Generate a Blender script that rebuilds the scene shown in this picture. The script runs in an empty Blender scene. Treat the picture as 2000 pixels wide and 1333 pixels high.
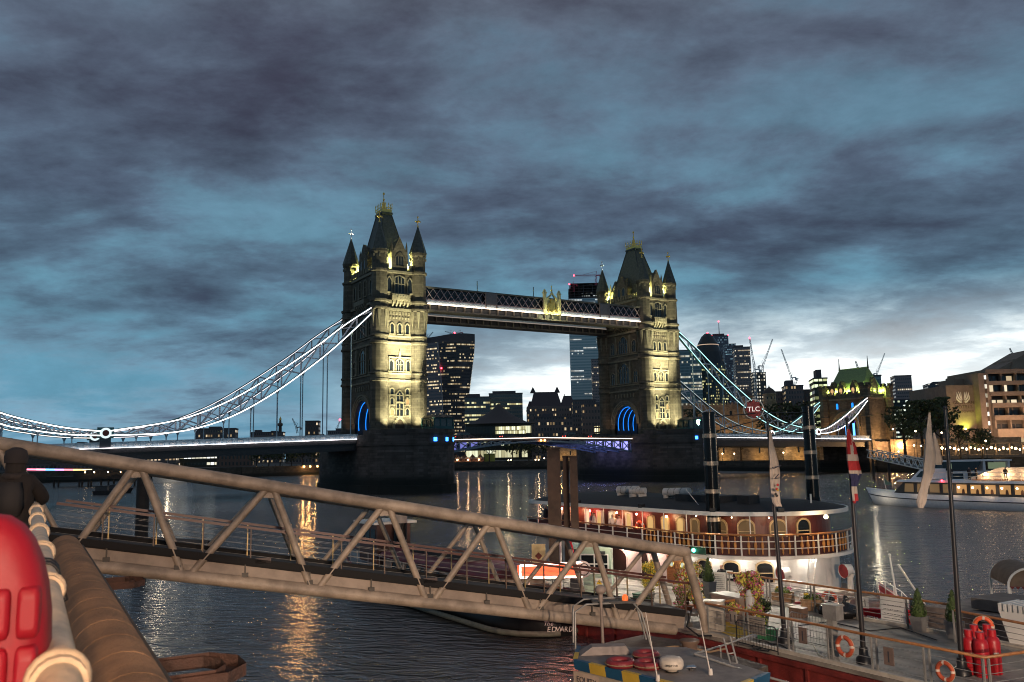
import bpy, bmesh, math, random
from mathutils import Vector, Matrix
S = bpy.context.scene
C = S.collection
PI = math.pi
R = math.radians

# ------------------------------------------------------------------ camera
F, PIT, ROL, YAW, UC, VC = 1664., .133, -.018, .552, -83.63, 197.29
cd = bpy.data.cameras.new('camera')
cam = bpy.data.objects.new('camera', cd); C.objects.link(cam); S.camera = cam
cd.sensor_width = 36.0; cd.lens = F / 2000 * 36; cd.clip_start = .1; cd.clip_end = 12000
cam.matrix_world = Matrix.Rotation(PI/2 + PIT, 4, 'X') @ Matrix.Rotation(ROL, 4, 'Z')
cd.dof.use_dof = True; cd.dof.focus_distance = 70; cd.dof.aperture_fstop = 4.5
S.view_settings.view_transform = 'Standard'; S.view_settings.look = 'None'
S.view_settings.exposure = .38; S.view_settings.gamma = 1
S.cycles.use_denoising = True
S.cycles.filter_width = 1.05; S.cycles.max_bounces = 6; S.cycles.diffuse_bounces = 2; S.cycles.glossy_bounces = 4
S.cycles.sample_clamp_indirect = 4; S.cycles.sample_clamp_direct = 0
S.cycles.caustics_reflective = False; S.cycles.caustics_refractive = False

def ray(px, py):
    x = px-1000; y = py-666; c, s = math.cos(ROL), math.sin(ROL)
    qx = x*c+y*s; qy = -x*s+y*c
    d = (qx/F, 1., -qy/F); c, s = math.cos(PIT), math.sin(PIT)
    return Vector((d[0], d[1]*c-d[2]*s, d[1]*s+d[2]*c))
def at(px, py, Y):                     # point of the world seen at a pixel, at ground distance Y
    d = ray(px, py); return d/d.y*Y
def gp(px, py, z):                     # point of the level z seen at a pixel
    d = ray(px, py); return d*(z/d.z)
X0 = -UC*math.cos(YAW)-VC*math.sin(YAW); Y0 = -UC*math.sin(YAW)+VC*math.cos(YAW)
def br(u, y, z):                       # bridge frame -> world
    return Vector((X0+u*math.cos(YAW)-y*math.sin(YAW), Y0+u*math.sin(YAW)+y*math.cos(YAW), z+6))
WATER = -8.0; QUAY = -3.5; DECK = -6.7; PROM = -1.65
TX, TY = math.sin(YAW), -math.cos(YAW)     # downstream
NX, NY = math.cos(YAW), math.sin(YAW)      # across the river, away from the camera

# ------------------------------------------------------------------ world : dusk sky with cloud deck
W = bpy.data.worlds.new('World'); S.world = W; W.use_nodes = True
nt = W.node_tree; nt.nodes.clear()
class G:                                # tiny node graph helper
    def __init__(s, nt): s.nt = nt
    def n(s, t, **k):
        o = s.nt.nodes.new(t)
        for a, v in k.items(): setattr(o, a, v)
        return o
    def set(s, sock, v):
        if isinstance(v, bpy.types.NodeSocket): s.nt.links.new(v, sock)
        elif v is not None: sock.default_value = v
    def m(s, op, a, b=None, c=None, clamp=False):
        o = s.n('ShaderNodeMath', operation=op, use_clamp=clamp); s.set(o.inputs[0], a); s.set(o.inputs[1], b); s.set(o.inputs[2], c)
        return o.outputs[0]
    def vm(s, op, a, b=None):
        o = s.n('ShaderNodeVectorMath', operation=op); s.set(o.inputs[0], a); s.set(o.inputs[1], b)
        return o.outputs['Value'] if op in ('DOT_PRODUCT', 'LENGTH') else o.outputs[0]
    def mr(s, v, a, b, c=0., d=1., smooth=True):
        o = s.n('ShaderNodeMapRange', interpolation_type='SMOOTHSTEP' if smooth else 'LINEAR'); s.set(o.inputs[0], v)
        for i, k in enumerate((a, b, c, d)): s.set(o.inputs[i+1], k)
        return o.outputs[0]
    def mix(s, f, a, b, bt='MIX'):
        o = s.n('ShaderNodeMix', data_type='RGBA', blend_type=bt); s.set(o.inputs[0], f); s.set(o.inputs[6], a); s.set(o.inputs[7], b)
        return o.outputs[2]
    def noise(s, vec, sc, det=4., rough=.5, dist=0., dim='3D'):
        o = s.n('ShaderNodeTexNoise', noise_dimensions=dim); s.set(o.inputs['Vector'], vec); o.inputs['Scale'].default_value = sc
        o.inputs['Detail'].default_value = det; o.inputs['Roughness'].default_value = rough; o.inputs['Distortion'].default_value = dist
        return o.outputs['Fac']
    def ramp(s, f, st):
        o = s.n('ShaderNodeValToRGB'); s.set(o.inputs[0], f); e = o.color_ramp.elements
        while len(e) < len(st): e.new(.5)
        for i, (p, c) in enumerate(st): e[i].position = p; e[i].color = (*c, 1)
        return o.outputs[0]
    def xyz(s, x, y, z):
        o = s.n('ShaderNodeCombineXYZ'); s.set(o.inputs[0], x); s.set(o.inputs[1], y); s.set(o.inputs[2], z); return o.outputs[0]
g = G(nt)
tc = g.n('ShaderNodeTexCoord').outputs['Generated']
sp = g.n('ShaderNodeSeparateXYZ'); nt.links.new(tc, sp.inputs[0])
el = g.m('MAXIMUM', sp.outputs[2], 0.0)
west = Vector((.52, .86, 0)).normalized()
az = g.vm('DOT_PRODUCT', tc, tuple(west))
# clear dusk sky behind the clouds : teal above, afterglow low in the north-west
clear = g.ramp(el, [(0, (.10, .22, .33)), (.06, (.095, .24, .34)), (.18, (.11, .25, .34)), (.30, (.10, .195, .27)), (.42, (.09, .16, .225)), (1, (.04, .085, .15))])
glow = g.m('MULTIPLY', g.mr(az, .68, .96), g.m('SUBTRACT', 1., g.mr(el, .055, .19)))
clear = g.mix(g.m('MINIMUM', glow, 1.), clear, (1.35, 1.36, 1.30, 1))
# cloud deck, projected on a flat layer
k = g.m('DIVIDE', 1., g.m('ADD', el, .17))
pv = g.xyz(g.m('MULTIPLY', sp.outputs[0], k), g.m('MULTIPLY', sp.outputs[1], k), 0.)
pv2 = g.vm('MULTIPLY', pv, (1.0, 1.25, 1.)); pv2 = g.vm('ADD', pv2, (3.1, 1.7, 0.))
n1 = g.noise(pv2, 1.25, 9., .58, .25)
n2 = g.noise(g.vm('ADD', pv2, (7., 2., 1.)), 3.4, 9., .62, .15)
cl = g.m('ADD', g.m('MULTIPLY', n1, .7), g.m('MULTIPLY', n2, .3))
thr = g.mr(el, .03, .30, .475, .455)
cov = g.mr(cl, g.m('SUBTRACT', thr, .085), g.m('ADD', thr, .08))
thick = g.mr(cl, thr, g.m('ADD', thr, .22))
ccol = g.ramp(el, [(0, (.17, .27, .35)), (.07, (.12, .20, .27)), (.16, (.066, .112, .160)), (.28, (.056, .075, .112)), (.45, (.07, .085, .12)), (.65, (.11, .11, .13)), (1, (.13, .13, .14))])
ccol = g.mix(thick, g.mix(1., ccol, (1.3, 1.42, 1.42, 1), 'MULTIPLY'), g.mix(1., ccol, (.52, .41, .48, 1), 'MULTIPLY'))
ccol = g.mix(g.m('MULTIPLY', g.m('MINIMUM', glow, 1.), .6), ccol, (.60, .66, .68, 1))
sky = g.mix(g.m('MULTIPLY', cov, g.m('SUBTRACT', .95, g.m('MULTIPLY', g.m('MINIMUM', glow, 1.), .30))), clear, ccol)
n3 = g.noise(g.vm('MULTIPLY', tc, (1., 1., 2.2)), 9., 8., .68, .2); tex = g.mr(n3, .25, .75, 0.80, 1.20, False)
sky = g.mix(1., sky, g.xyz(tex, tex, tex), 'MULTIPLY')
sky = g.mix(g.mr(sp.outputs[2], -.02, -.2), sky, (.02, .025, .03, 1))
bg = g.n('ShaderNodeBackground'); nt.links.new(sky, bg.inputs[0]); bg.inputs[1].default_value = 1.0
out = g.n('ShaderNodeOutputWorld'); nt.links.new(bg.outputs[0], out.inputs[0])
W.cycles.sampling_method = 'MANUAL'; W.cycles.sample_map_resolution = 512

# ------------------------------------------------------------------ materials
MATS = {}
def mat(name, col, rough=.7, metal=0., var=.15, scale=3., bump=0., bscale=20., spec=None, coords='Object', stretch=None, alt=None, vein=None):
    if name in MATS: return MATS[name]
    m = bpy.data.materials.new(name); m.use_nodes = True; t = m.node_tree; gg = G(t)
    b = t.nodes['Principled BSDF']; b.inputs['Roughness'].default_value = rough; b.inputs['Metallic'].default_value = metal
    if spec is not None: b.inputs['Specular IOR Level'].default_value = spec
    v = gg.n('ShaderNodeTexCoord').outputs[coords]
    if stretch: v = gg.vm('MULTIPLY', v, stretch)
    if var or alt:
        f = gg.noise(v, scale, 5., .6)
        f = gg.mr(f, .3, .7)
        a = tuple(min(1, c*(1-var)) for c in col)+(1,); c2 = (tuple(min(1, c*(1+var)) for c in col) if alt is None else alt)+(1,)
        t.links.new(gg.mix(f, a, c2), b.inputs['Base Color'])
    else: b.inputs['Base Color'].default_value = (*col, 1)
    if bump:
        bn = gg.n('ShaderNodeBump'); bn.inputs['Strength'].default_value = bump; bn.inputs['Distance'].default_value = .05
        t.links.new(gg.noise(v, bscale, 4., .6), bn.inputs['Height']); t.links.new(bn.outputs[0], b.inputs['Normal'])
    MATS[name] = m; return m
def emit(name, col, st):
    if name in MATS: return MATS[name]
    m = bpy.data.materials.new(name); m.use_nodes = True; b = m.node_tree.nodes['Principled BSDF']
    b.inputs['Base Color'].default_value = (*[c*.08 for c in col], 1); b.inputs['Emission Color'].default_value = (*col, 1); b.inputs['Emission Strength'].default_value = st
    if st < 6: m.cycles.emission_sampling = 'NONE'
    MATS[name] = m; return m
def stone(name, col, bw=.9, bh=.42, mortar=.02, rough=.85, contrast=.25, mcol=.6, bump=.5, dark=None):
    if name in MATS: return MATS[name]
    m = bpy.data.materials.new(name); m.use_nodes = True; t = m.node_tree; gg = G(t); b = t.nodes['Principled BSDF']; b.inputs['Roughness'].default_value = rough
    o = gg.n('ShaderNodeTexCoord').outputs['Object']; s = gg.n('ShaderNodeSeparateXYZ'); t.links.new(o, s.inputs[0])
    v = gg.xyz(gg.m('ADD', s.outputs[0], s.outputs[1]), s.outputs[2], 0.)
    br_ = gg.n('ShaderNodeTexBrick'); t.links.new(v, br_.inputs['Vector']); br_.inputs['Scale'].default_value = 1.
    br_.inputs['Brick Width'].default_value = bw; br_.inputs['Row Height'].default_value = bh; br_.inputs['Mortar Size'].default_value = mortar
    br_.inputs['Color1'].default_value = (*[c*(1-contrast) for c in col], 1); br_.inputs['Color2'].default_value = (*[min(1, c*(1+contrast)) for c in col], 1); br_.inputs['Mortar'].default_value = (*[c*mcol for c in col], 1)
    nz = gg.noise(o, .35, 6., .65)
    cc = gg.mix(gg.mr(nz, .35, .7), br_.outputs['Color'], gg.mix(1., br_.outputs['Color'], (.55, .53, .5, 1), 'MULTIPLY'))
    if dark:      # wet, weed-grown band below a level of the object (tide mark)
        w = gg.mr(gg.m('ADD', s.outputs[2], gg.m('MULTIPLY', nz, 1.2)), dark[0], dark[1])
        cc = gg.mix(w, (.012, .014, .011, 1), cc)
    t.links.new(cc, b.inputs['Base Color'])
    bn = gg.n('ShaderNodeBump'); bn.inputs['Strength'].default_value = bump; bn.inputs['Distance'].default_value = .06
    h = gg.m('ADD', gg.m('MULTIPLY', br_.outputs['Fac'], -1.), gg.m('MULTIPLY', gg.noise(o, 6., 4.), .8))
    t.links.new(h, bn.inputs['Height']); t.links.new(bn.outputs[0], b.inputs['Normal'])
    MATS[name] = m; return m
def facade(name, wall, glass, floor=3.6, bay=1.6, lit=.4, litcol=(1, .72, .35), st=2.2, fv=.55, fu=.8, rowvar=.6, seed=0., rough=.25, bright=(.12, 1.0)):
    """wall with rows of windows; some of them are lit from inside (UV in metres)"""
    if name in MATS: return MATS[name]
    m = bpy.data.materials.new(name); m.use_nodes = True; t = m.node_tree; gg = G(t); b = t.nodes['Principled BSDF']
    u = gg.n('ShaderNodeUVMap').outputs[0]; s = gg.n('ShaderNodeSeparateXYZ'); t.links.new(u, s.inputs[0])
    U = gg.m('DIVIDE', s.outputs[0], bay); V = gg.m('DIVIDE', s.outputs[1], floor)
    iu, iv = gg.m('FLOOR', U), gg.m('FLOOR', V); fu_, fv_ = gg.m('FRACT', U), gg.m('FRACT', V)
    mu = gg.m('LESS_THAN', gg.m('ABSOLUTE', gg.m('SUBTRACT', fu_, .5)), fu/2); mv = gg.m('LESS_THAN', gg.m('ABSOLUTE', gg.m('SUBTRACT', fv_, .5)), fv/2)
    win = gg.m('MULTIPLY', mu, mv)
    def wn(v):
        o = gg.n('ShaderNodeTexWhiteNoise', noise_dimensions='3D'); t.links.new(v, o.inputs['Vector']); return o.outputs['Value']
    r1 = wn(gg.xyz(iu, iv, seed)); r2 = wn(gg.xyz(gg.m('FLOOR', gg.m('DIVIDE', iu, 9.)), iv, seed+3.3)); r3 = wn(gg.xyz(iu, iv, seed+9.7))
    q = gg.m('ADD', gg.m('MULTIPLY', r1, 1-rowvar), gg.m('MULTIPLY', r2, rowvar))
    on = gg.m('LESS_THAN', q, lit)
    br_ = gg.m('MULTIPLY', gg.m('MULTIPLY', on, win), gg.mr(r3, 0., 1., bright[0], bright[1], False))
    t.links.new(gg.mix(win, (*wall, 1), (*glass, 1)), b.inputs['Base Color'])
    t.links.new(gg.m('MULTIPLY_ADD', win, rough-.75, .75), b.inputs['Roughness'])
    c2 = gg.mix(r3, (*litcol, 1), (min(1, litcol[0]*.95), min(1, litcol[1]*1.2), min(1, litcol[2]*1.8), 1))
    t.links.new(c2, b.inputs['Emission Color']); t.links.new(gg.m('MULTIPLY', br_, st), b.inputs['Emission Strength'])
    m.cycles.emission_sampling = 'NONE'
    MATS[name] = m; return m

# ------------------------------------------------------------------ mesh builder
class MB:
    def __init__(s): s.v = []; s.f = []; s.mi = []; s.sm = []; s.uv = {}
    def add(s, vs, fs, mi=0, sm=False, uvs=None):
        o = len(s.v); s.v += [tuple(p) for p in vs]
        for i, f in enumerate(fs):
            if uvs: s.uv[len(s.f)] = uvs[i]
            s.f.append([o+j for j in f]); s.mi.append(mi); s.sm.append(sm)
        return s
    def box(s, x0, x1, y0, y1, z0, z1, mi=0):
        vs = [(x, y, z) for z in (z0, z1) for y in (y0, y1) for x in (x0, x1)]
        h = (x1-x0, y1-y0)
        def q(w, a, b): return [(a, z0), (a+w, z0), (a+w, z1), (a, z1)]
        return s.add(vs, [(0, 1, 5, 4), (1, 3, 7, 5), (3, 2, 6, 7), (2, 0, 4, 6), (4, 5, 7, 6), (0, 2, 3, 1)], mi, False,
                     [q(h[0], x0, 0), q(h[1], x1+y0, 0), q(h[0], x0+3, 0), q(h[1], y0+7, 0), [(0, 0)]*4, [(0, 0)]*4])
    def obox(s, p, d, l, w, h, mi=0, up=(0, 0, 1)):       # beam from p along d
        d = Vector(d).normalized(); u = Vector(up); r = d.cross(u)
        if r.length < 1e-4: r = d.cross(Vector((1, 0, 0)))
        r.normalize(); u = r.cross(d); p = Vector(p)
        vs = [p+d*(l*a)+r*(w*b)+u*(h*c) for a in (0, 1) for b in (-.5, .5) for c in (-.5, .5)]
        return s.add(vs, [(0, 1, 3, 2), (4, 6, 7, 5), (0, 4, 5, 1), (2, 3, 7, 6), (1, 5, 7, 3), (0, 2, 6, 4)], mi)
    def beam(s, a, b, w, h=None, mi=0, up=(0, 0, 1)):
        a, b = Vector(a), Vector(b); return s.obox(a, b-a, (b-a).length, w, h or w, mi, up)
    def tube(s, pts, r, n=8, mi=0, caps=True, sm=True, r2=None):
        pts = [Vector(p) for p in pts]; L = len(pts); rings = []
        ref = Vector((0, 0, 1)) if abs((pts[1]-pts[0]).normalized().z) < .9 else Vector((1, 0, 0))
        for i, p in enumerate(pts):
            d = (pts[min(i+1, L-1)]-pts[max(i-1, 0)]).normalized()
            x = d.cross(ref).normalized(); y = x.cross(d)
            rr = (r[i] if isinstance(r, (list, tuple)) else (r if r2 is None else r+(r2-r)*i/(L-1)))
            rings.append([p+(x*math.cos(2*PI*k/n)+y*math.sin(2*PI*k/n))*rr for k in range(n)])
        vs = [q for ri in rings for q in ri]; fs = []
        for i in range(L-1):
            for k in range(n): fs.append((i*n+k, i*n+(k+1) % n, (i+1)*n+(k+1) % n, (i+1)*n+k))
        s.add(vs, fs, mi, sm)
        if caps: s.add(rings[0], [tuple(range(n))[::-1]], mi); s.add(rings[-1], [tuple(range(n))], mi)
        return s
    def lathe(s, prof, c=(0, 0, 0), n=16, mi=0, sm=True, rot=0., sx=1., sy=1.):
        vs = []; fs = []
        for r, z in prof:
            for k in range(n):
                a = 2*PI*(k+rot)/n; vs.append((c[0]+r*sx*math.cos(a), c[1]+r*sy*math.sin(a), c[2]+z))
        for i in range(len(prof)-1):
            for k in range(n): fs.append((i*n+k, i*n+(k+1) % n, (i+1)*n+(k+1) % n, (i+1)*n+k))
        s.add(vs, fs, mi, sm)
        for i, fl in ((0, True), (len(prof)-1, False)):
            if prof[i][0] > 1e-3:
                idx = list(range(i*n, i*n+n)); s.add([vs[j] for j in idx], [tuple(range(n))[::-1] if fl else tuple(range(n))], mi)
        return s
    def prism(s, poly, z0, z1, mi=0, sm=False):           # poly in xy
        n = len(poly); vs = [(x, y, z0) for x, y in poly]+[(x, y, z1) for x, y in poly]
        L = [0]
        for i in range(n): L.append(L[-1]+(Vector(poly[i])-Vector(poly[(i+1) % n])).length)
        s.add(vs, [(i, (i+1) % n, n+(i+1) % n, n+i) for i in range(n)], mi, sm, [[(L[i], z0), (L[i+1], z0), (L[i+1], z1), (L[i], z1)] for i in range(n)])
        return s.add(vs, [tuple(range(n))[::-1], tuple(range(n, 2*n))], mi, False, [[(0, 0)]*n]*2)
    def loft(s, rings, mi=0, sm=True, caps=True, closed=True):
        n = len(rings[0]); vs = [p for r in rings for p in r]; fs = []
        for i in range(len(rings)-1):
            for k in range(n if closed else n-1): fs.append((i*n+k, i*n+(k+1) % n, (i+1)*n+(k+1) % n, (i+1)*n+k))
        s.add(vs, fs, mi, sm)
        if caps: s.add(rings[0], [tuple(range(n))[::-1]], mi); s.add(rings[-1], [tuple(range(n))], mi)
        return s
    def ext(s, poly, o, ax, ay, d, t, mi=0, sm=False):     # outline in the plane (ax, ay) at o, pushed t along d
        o, ax, ay, d = Vector(o), Vector(ax), Vector(ay), Vector(d); a = [o+ax*x+ay*y for x, y in poly]; b = [p+d*t for p in a]; n = len(poly)
        s.add(a+b, [(i, (i+1) % n, n+(i+1) % n, n+i) for i in range(n)]+[tuple(range(n))[::-1], tuple(range(n, 2*n))], mi, sm); return s
    def frame(s, outer, inner, o, ax, ay, d, t, mi=0):     # ring between two outlines of the same count
        o, ax, ay, d = Vector(o), Vector(ax), Vector(ay), Vector(d); n = len(outer)
        O = [o+ax*x+ay*y for x, y in outer]; I = [o+ax*x+ay*y for x, y in inner]; O2 = [p+d*t for p in O]; I2 = [p+d*t for p in I]
        fs = []
        for i in range(n):
            j = (i+1) % n; fs += [(2*n+i, 2*n+j, 3*n+j, 3*n+i), (i, j, 2*n+j, 2*n+i), (n+j, n+i, 3*n+i, 3*n+j)]
        return s.add(O+I+O2+I2, fs, mi)
    def ball(s, c, r, n=10, m=6, mi=0, sx=1, sy=1, sz=1):
        return s.lathe([(max(r*math.sin(PI*i/m), .0005), -r*sz*math.cos(PI*i/m)) for i in range(m+1)], c, n, mi, True, 0, sx, sy)
    def torus(s, c, R_, r, ax=(0, 0, 1), n=24, m=8, mi=0, mi2=None):
        ax = Vector(ax).normalized(); x = ax.orthogonal().normalized(); y = ax.cross(x); c = Vector(c); rings = []
        for i in range(n):
            a = 2*PI*i/n; d = x*math.cos(a)+y*math.sin(a); rings.append([c+d*(R_+r*math.cos(2*PI*k/m))+ax*(r*math.sin(2*PI*k/m)) for k in range(m)])
        for i in range(n):
            A, B = rings[i], rings[(i+1) % n]; w = mi if mi2 is None or (i*8//n) % 2 or (i % (n//4)) > 0 else mi2
            s.add(A+B, [(k, (k+1) % m, m+(k+1) % m, m+k) for k in range(m)], w, True)
        return s
    def build(s, name, mats, parent=None, loc=None, rz=0.):
        me = bpy.data.meshes.new(name); me.from_pydata([tuple(p) for p in s.v], [], s.f)
        if not isinstance(mats, (list, tuple)): mats = [mats]
        for m_ in mats: me.materials.append(m_)
        me.polygons.foreach_set('material_index', s.mi); me.polygons.foreach_set('use_smooth', s.sm)
        if s.uv:
            ul = me.uv_layers.new(name='UVMap')
            for i, p in enumerate(me.polygons):
                q = s.uv.get(i)
                if q:
                    for k_, li in enumerate(p.loop_indices): ul.data[li].uv = q[k_]
        me.update()
        o = bpy.data.objects.new(name, me); C.objects.link(o)
        if parent is not None: o.parent = parent
        if loc is not None: o.location = loc
        o.rotation_euler = (0, 0, rz)
        return o
def tag(o, label=None, cat=None, group=None, kind=None):
    if label: o['label'] = label
    if cat: o['category'] = cat
    if group: o['group'] = group
    if kind: o['kind'] = kind
    return o
def thing(name, label, cat, loc=(0, 0, 0), rz=0., group=None):
    o = bpy.data.objects.new(name, None); C.objects.link(o); o.location = loc; o.rotation_euler = (0, 0, rz); o.empty_display_size = .5
    return tag(o, label, cat, group)
def dup(o, parent=None, loc=None, rz=None, label=None, group=None):
    c = o.copy(); C.objects.link(c)
    if parent is not None: c.parent = parent
    if loc is not None: c.location = loc
    if rz is not None: c.rotation_euler = (0, 0, rz)
    if label: c['label'] = label
    if group: c['group'] = group
    for ch in list(o.children): dup(ch, c)
    return c
def lamp(name, kind, loc, col, e, parent=None, size=.2, aim=None, angle=60, blend=.5, spec=1.):
    d = bpy.data.lights.new(name, kind); d.color = col; d.energy = e; d.specular_factor = spec
    if kind == 'SPOT': d.spot_size = R(angle); d.spot_blend = blend; d.shadow_soft_size = size
    elif kind == 'AREA': d.size = size
    else: d.shadow_soft_size = size
    o = bpy.data.objects.new(name, d); C.objects.link(o); o.location = loc
    if parent is not None: o.parent = parent
    if aim is not None:
        o.rotation_mode = 'QUATERNION'; o.rotation_quaternion = (Vector(aim)-Vector(loc)).to_track_quat('-Z', 'Y')
    return o
def text(txt, name, m, parent, o, ax, ay, size, depth=.01, shear=0., space=1., align='LEFT'):
    """flat lettering laid in the plane (ax, ay) with its first baseline at o"""
    c = bpy.data.curves.new('lettering', 'FONT'); c.body = txt; c.size = size; c.extrude = depth; c.shear = shear; c.space_character = space; c.align_x = align; c.resolution_u = 3
    t = bpy.data.objects.new('lettering', c); C.objects.link(t); dg = bpy.context.evaluated_depsgraph_get()
    me = bpy.data.meshes.new_from_object(t.evaluated_get(dg)); bpy.data.objects.remove(t); bpy.data.curves.remove(c)
    ax, ay, o = Vector(ax).normalized(), Vector(ay).normalized(), Vector(o); az_ = ax.cross(ay)
    me.transform(Matrix(((ax.x, ay.x, az_.x, o.x), (ax.y, ay.y, az_.y, o.y), (ax.z, ay.z, az_.z, o.z), (0, 0, 0, 1))))
    me.materials.clear(); me.materials.append(m); ob = bpy.data.objects.new(name, me); C.objects.link(ob); ob.parent = parent
    return ob
def arch(w, h, rise, n=6, pointed=False):     # outline of an arched opening, base centred at 0
    p = [(-w/2, 0), (w/2, 0), (w/2, h-rise)]
    for i in range(1, n):
        a = PI*i/n
        if pointed: x = w/2*math.cos(a); z = rise*(1-abs(math.cos(a))**1.5)
        else: x = w/2*math.cos(a); z = rise*math.sin(a)
        p.append((x, h-rise+z))
    p.append((-w/2, h-rise)); return p
# ------------------------------------------------------------------ common materials
STONE = stone('tower_stone', (.13, .112, .082), 1.1, .5, .02)
STONED = stone('pier_granite', (.11, .088, .078), 1.6, .62, .02, contrast=.3, dark=(-10.8, -8.6), bump=.8)
TRIM = mat('dressed_stone', (.19, .168, .118), .8, var=.18, scale=1.2, bump=.25)
SLATE = mat('roof_slate', (.075, .08, .065), .6, var=.3, scale=2, bump=.4, bscale=9)
GOLD = mat('gilded_metal', (.75, .52, .15), .3, .9, var=.1)
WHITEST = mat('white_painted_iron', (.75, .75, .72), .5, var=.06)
TEAL = mat('teal_painted_steel', (.02, .085, .09), .45, var=.2, scale=.8)
PALEBL = mat('pale_blue_painted_steel', (.42, .53, .58), .45, var=.12, scale=1.5)
DARKST = mat('dark_painted_steel', (.02, .024, .027), .5, var=.25)
GLASSD = mat('dark_window_glass', (.012, .014, .017), .08, var=0)
LED = emit('white_light_strip', (1, .93, .93), 2.8); LED.cycles.emission_sampling = 'AUTO'; LEDP = emit('parapet_light_strip', (1, .90, .92), 6.)
LEDW = emit('warm_light_strip', (1, .74, .56), 6.)
LEDT = emit('cool_chain_light_strip', (.45, .85, .85), 1.5)
BLUE = emit('blue_lamp_glass', (.03, .22, 1.0), 7.)
BLUET = emit('blue_tube_light', (.01, .20, .85), 1.7)
VIOL = emit('violet_glow_panel', (.36, .36, 1.0), 1.35)
WARM = emit('warm_window', (1, .66, .28), 1.5)
WARMD = emit('dim_warm_window', (1, .60, .25), .55)
REDL = emit('red_aviation_lamp', (1, .03, .05), 14)
ASPH = mat('road_asphalt', (.045, .045, .047), .9, var=.2, scale=5)
FLOODC = (1.0, .94, .56)

# ------------------------------------------------------------------ setting : water, banks
def water_mat():
    m = bpy.data.materials.new('river_water'); m.use_nodes = True; t = m.node_tree; gg = G(t); b = t.nodes['Principled BSDF']
    b.inputs['Roughness'].default_value = .07; b.inputs['IOR'].default_value = 3.1
    o = gg.n('ShaderNodeTexCoord').outputs['Object']
    rot = gg.n('ShaderNodeMapping'); t.links.new(o, rot.inputs[0]); rot.inputs['Rotation'].default_value = (0, 0, .25)
    v = rot.outputs[0]
    b.inputs['Base Color'].default_value = (.06, .055, .05, 1); b.inputs['Specular Tint'].default_value = (1, .95, .93, 1)
    h1 = gg.noise(gg.vm('MULTIPLY', v, (.55, 1.6, 1)), 1.05, 4., .55, .8)
    h2 = gg.noise(gg.vm('MULTIPLY', v, (.5, 1.3, 1)), .22, 3., .5, .4)
    h3 = gg.noise(gg.vm('MULTIPLY', v, (.8, 1.3, 1)), 3.4, 3., .55, .2)
    calm = gg.mr(gg.noise(v, .03, 3., .5), .36, .62, .45, 1.15)
    h = gg.m('ADD', gg.m('ADD', gg.m('MULTIPLY', gg.m('POWER', h1, 1.6), .62), gg.m('MULTIPLY', h2, .16)), gg.m('MULTIPLY', h3, .07))
    bn = gg.n('ShaderNodeBump'); bn.inputs['Distance'].default_value = 1.0; t.links.new(calm, bn.inputs['Strength'])
    t.links.new(h, bn.inputs['Height']); t.links.new(bn.outputs[0], b.inputs['Normal'])
    return m
w = MB(); w.add([(-5000, -400, WATER), (5000, -400, WATER), (5000, 6000, WATER), (-5000, 6000, WATER)], [(0, 1, 2, 3)])
tag(w.build('river_water', water_mat()), kind='structure')
QST = stone('embankment_stone', (.09, .075, .06), 1.3, .5, .02, dark=(-6.6, -5.2))
GRD = mat('city_ground', (.05, .047, .043), .9, var=.3, scale=.2)
def uw(u, v): p = br(u, -v, 0); return (p.x, p.y)
bank = [uw(178, 900), uw(178, 0), uw(178, -200), (-31, 482), (-95, 432), (-128, 404), (-166, 388), (-215, 345), (-420, 250), (-4500, 400), (-4500, 5600), (4600, 5600), (4600, 300)]
b_ = MB(); b_.prism(bank[::-1], WATER-2, QUAY); tag(b_.build('north_bank', [GRD]), kind='structure')
e_ = MB()                                # facing of the embankment with its parapet
for a, b in zip(bank[:8], bank[1:9]):
    a, b = Vector((*a, 0)), Vector((*b, 0)); d = (b-a).normalized(); n = Vector((d.y, -d.x, 0)); n = n if n.y < 0 else -n
    p = [a+n*.6, b+n*.6, b, a]; e_.prism([(q.x, q.y) for q in (p if n.x*d.y-n.y*d.x > 0 else p[::-1])], WATER-2, QUAY+.2)
o = e_.build('embankment_wall', [QST]); tag(o, 'long dark stone embankment wall along the far waterline of the river', 'river wall')

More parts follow.
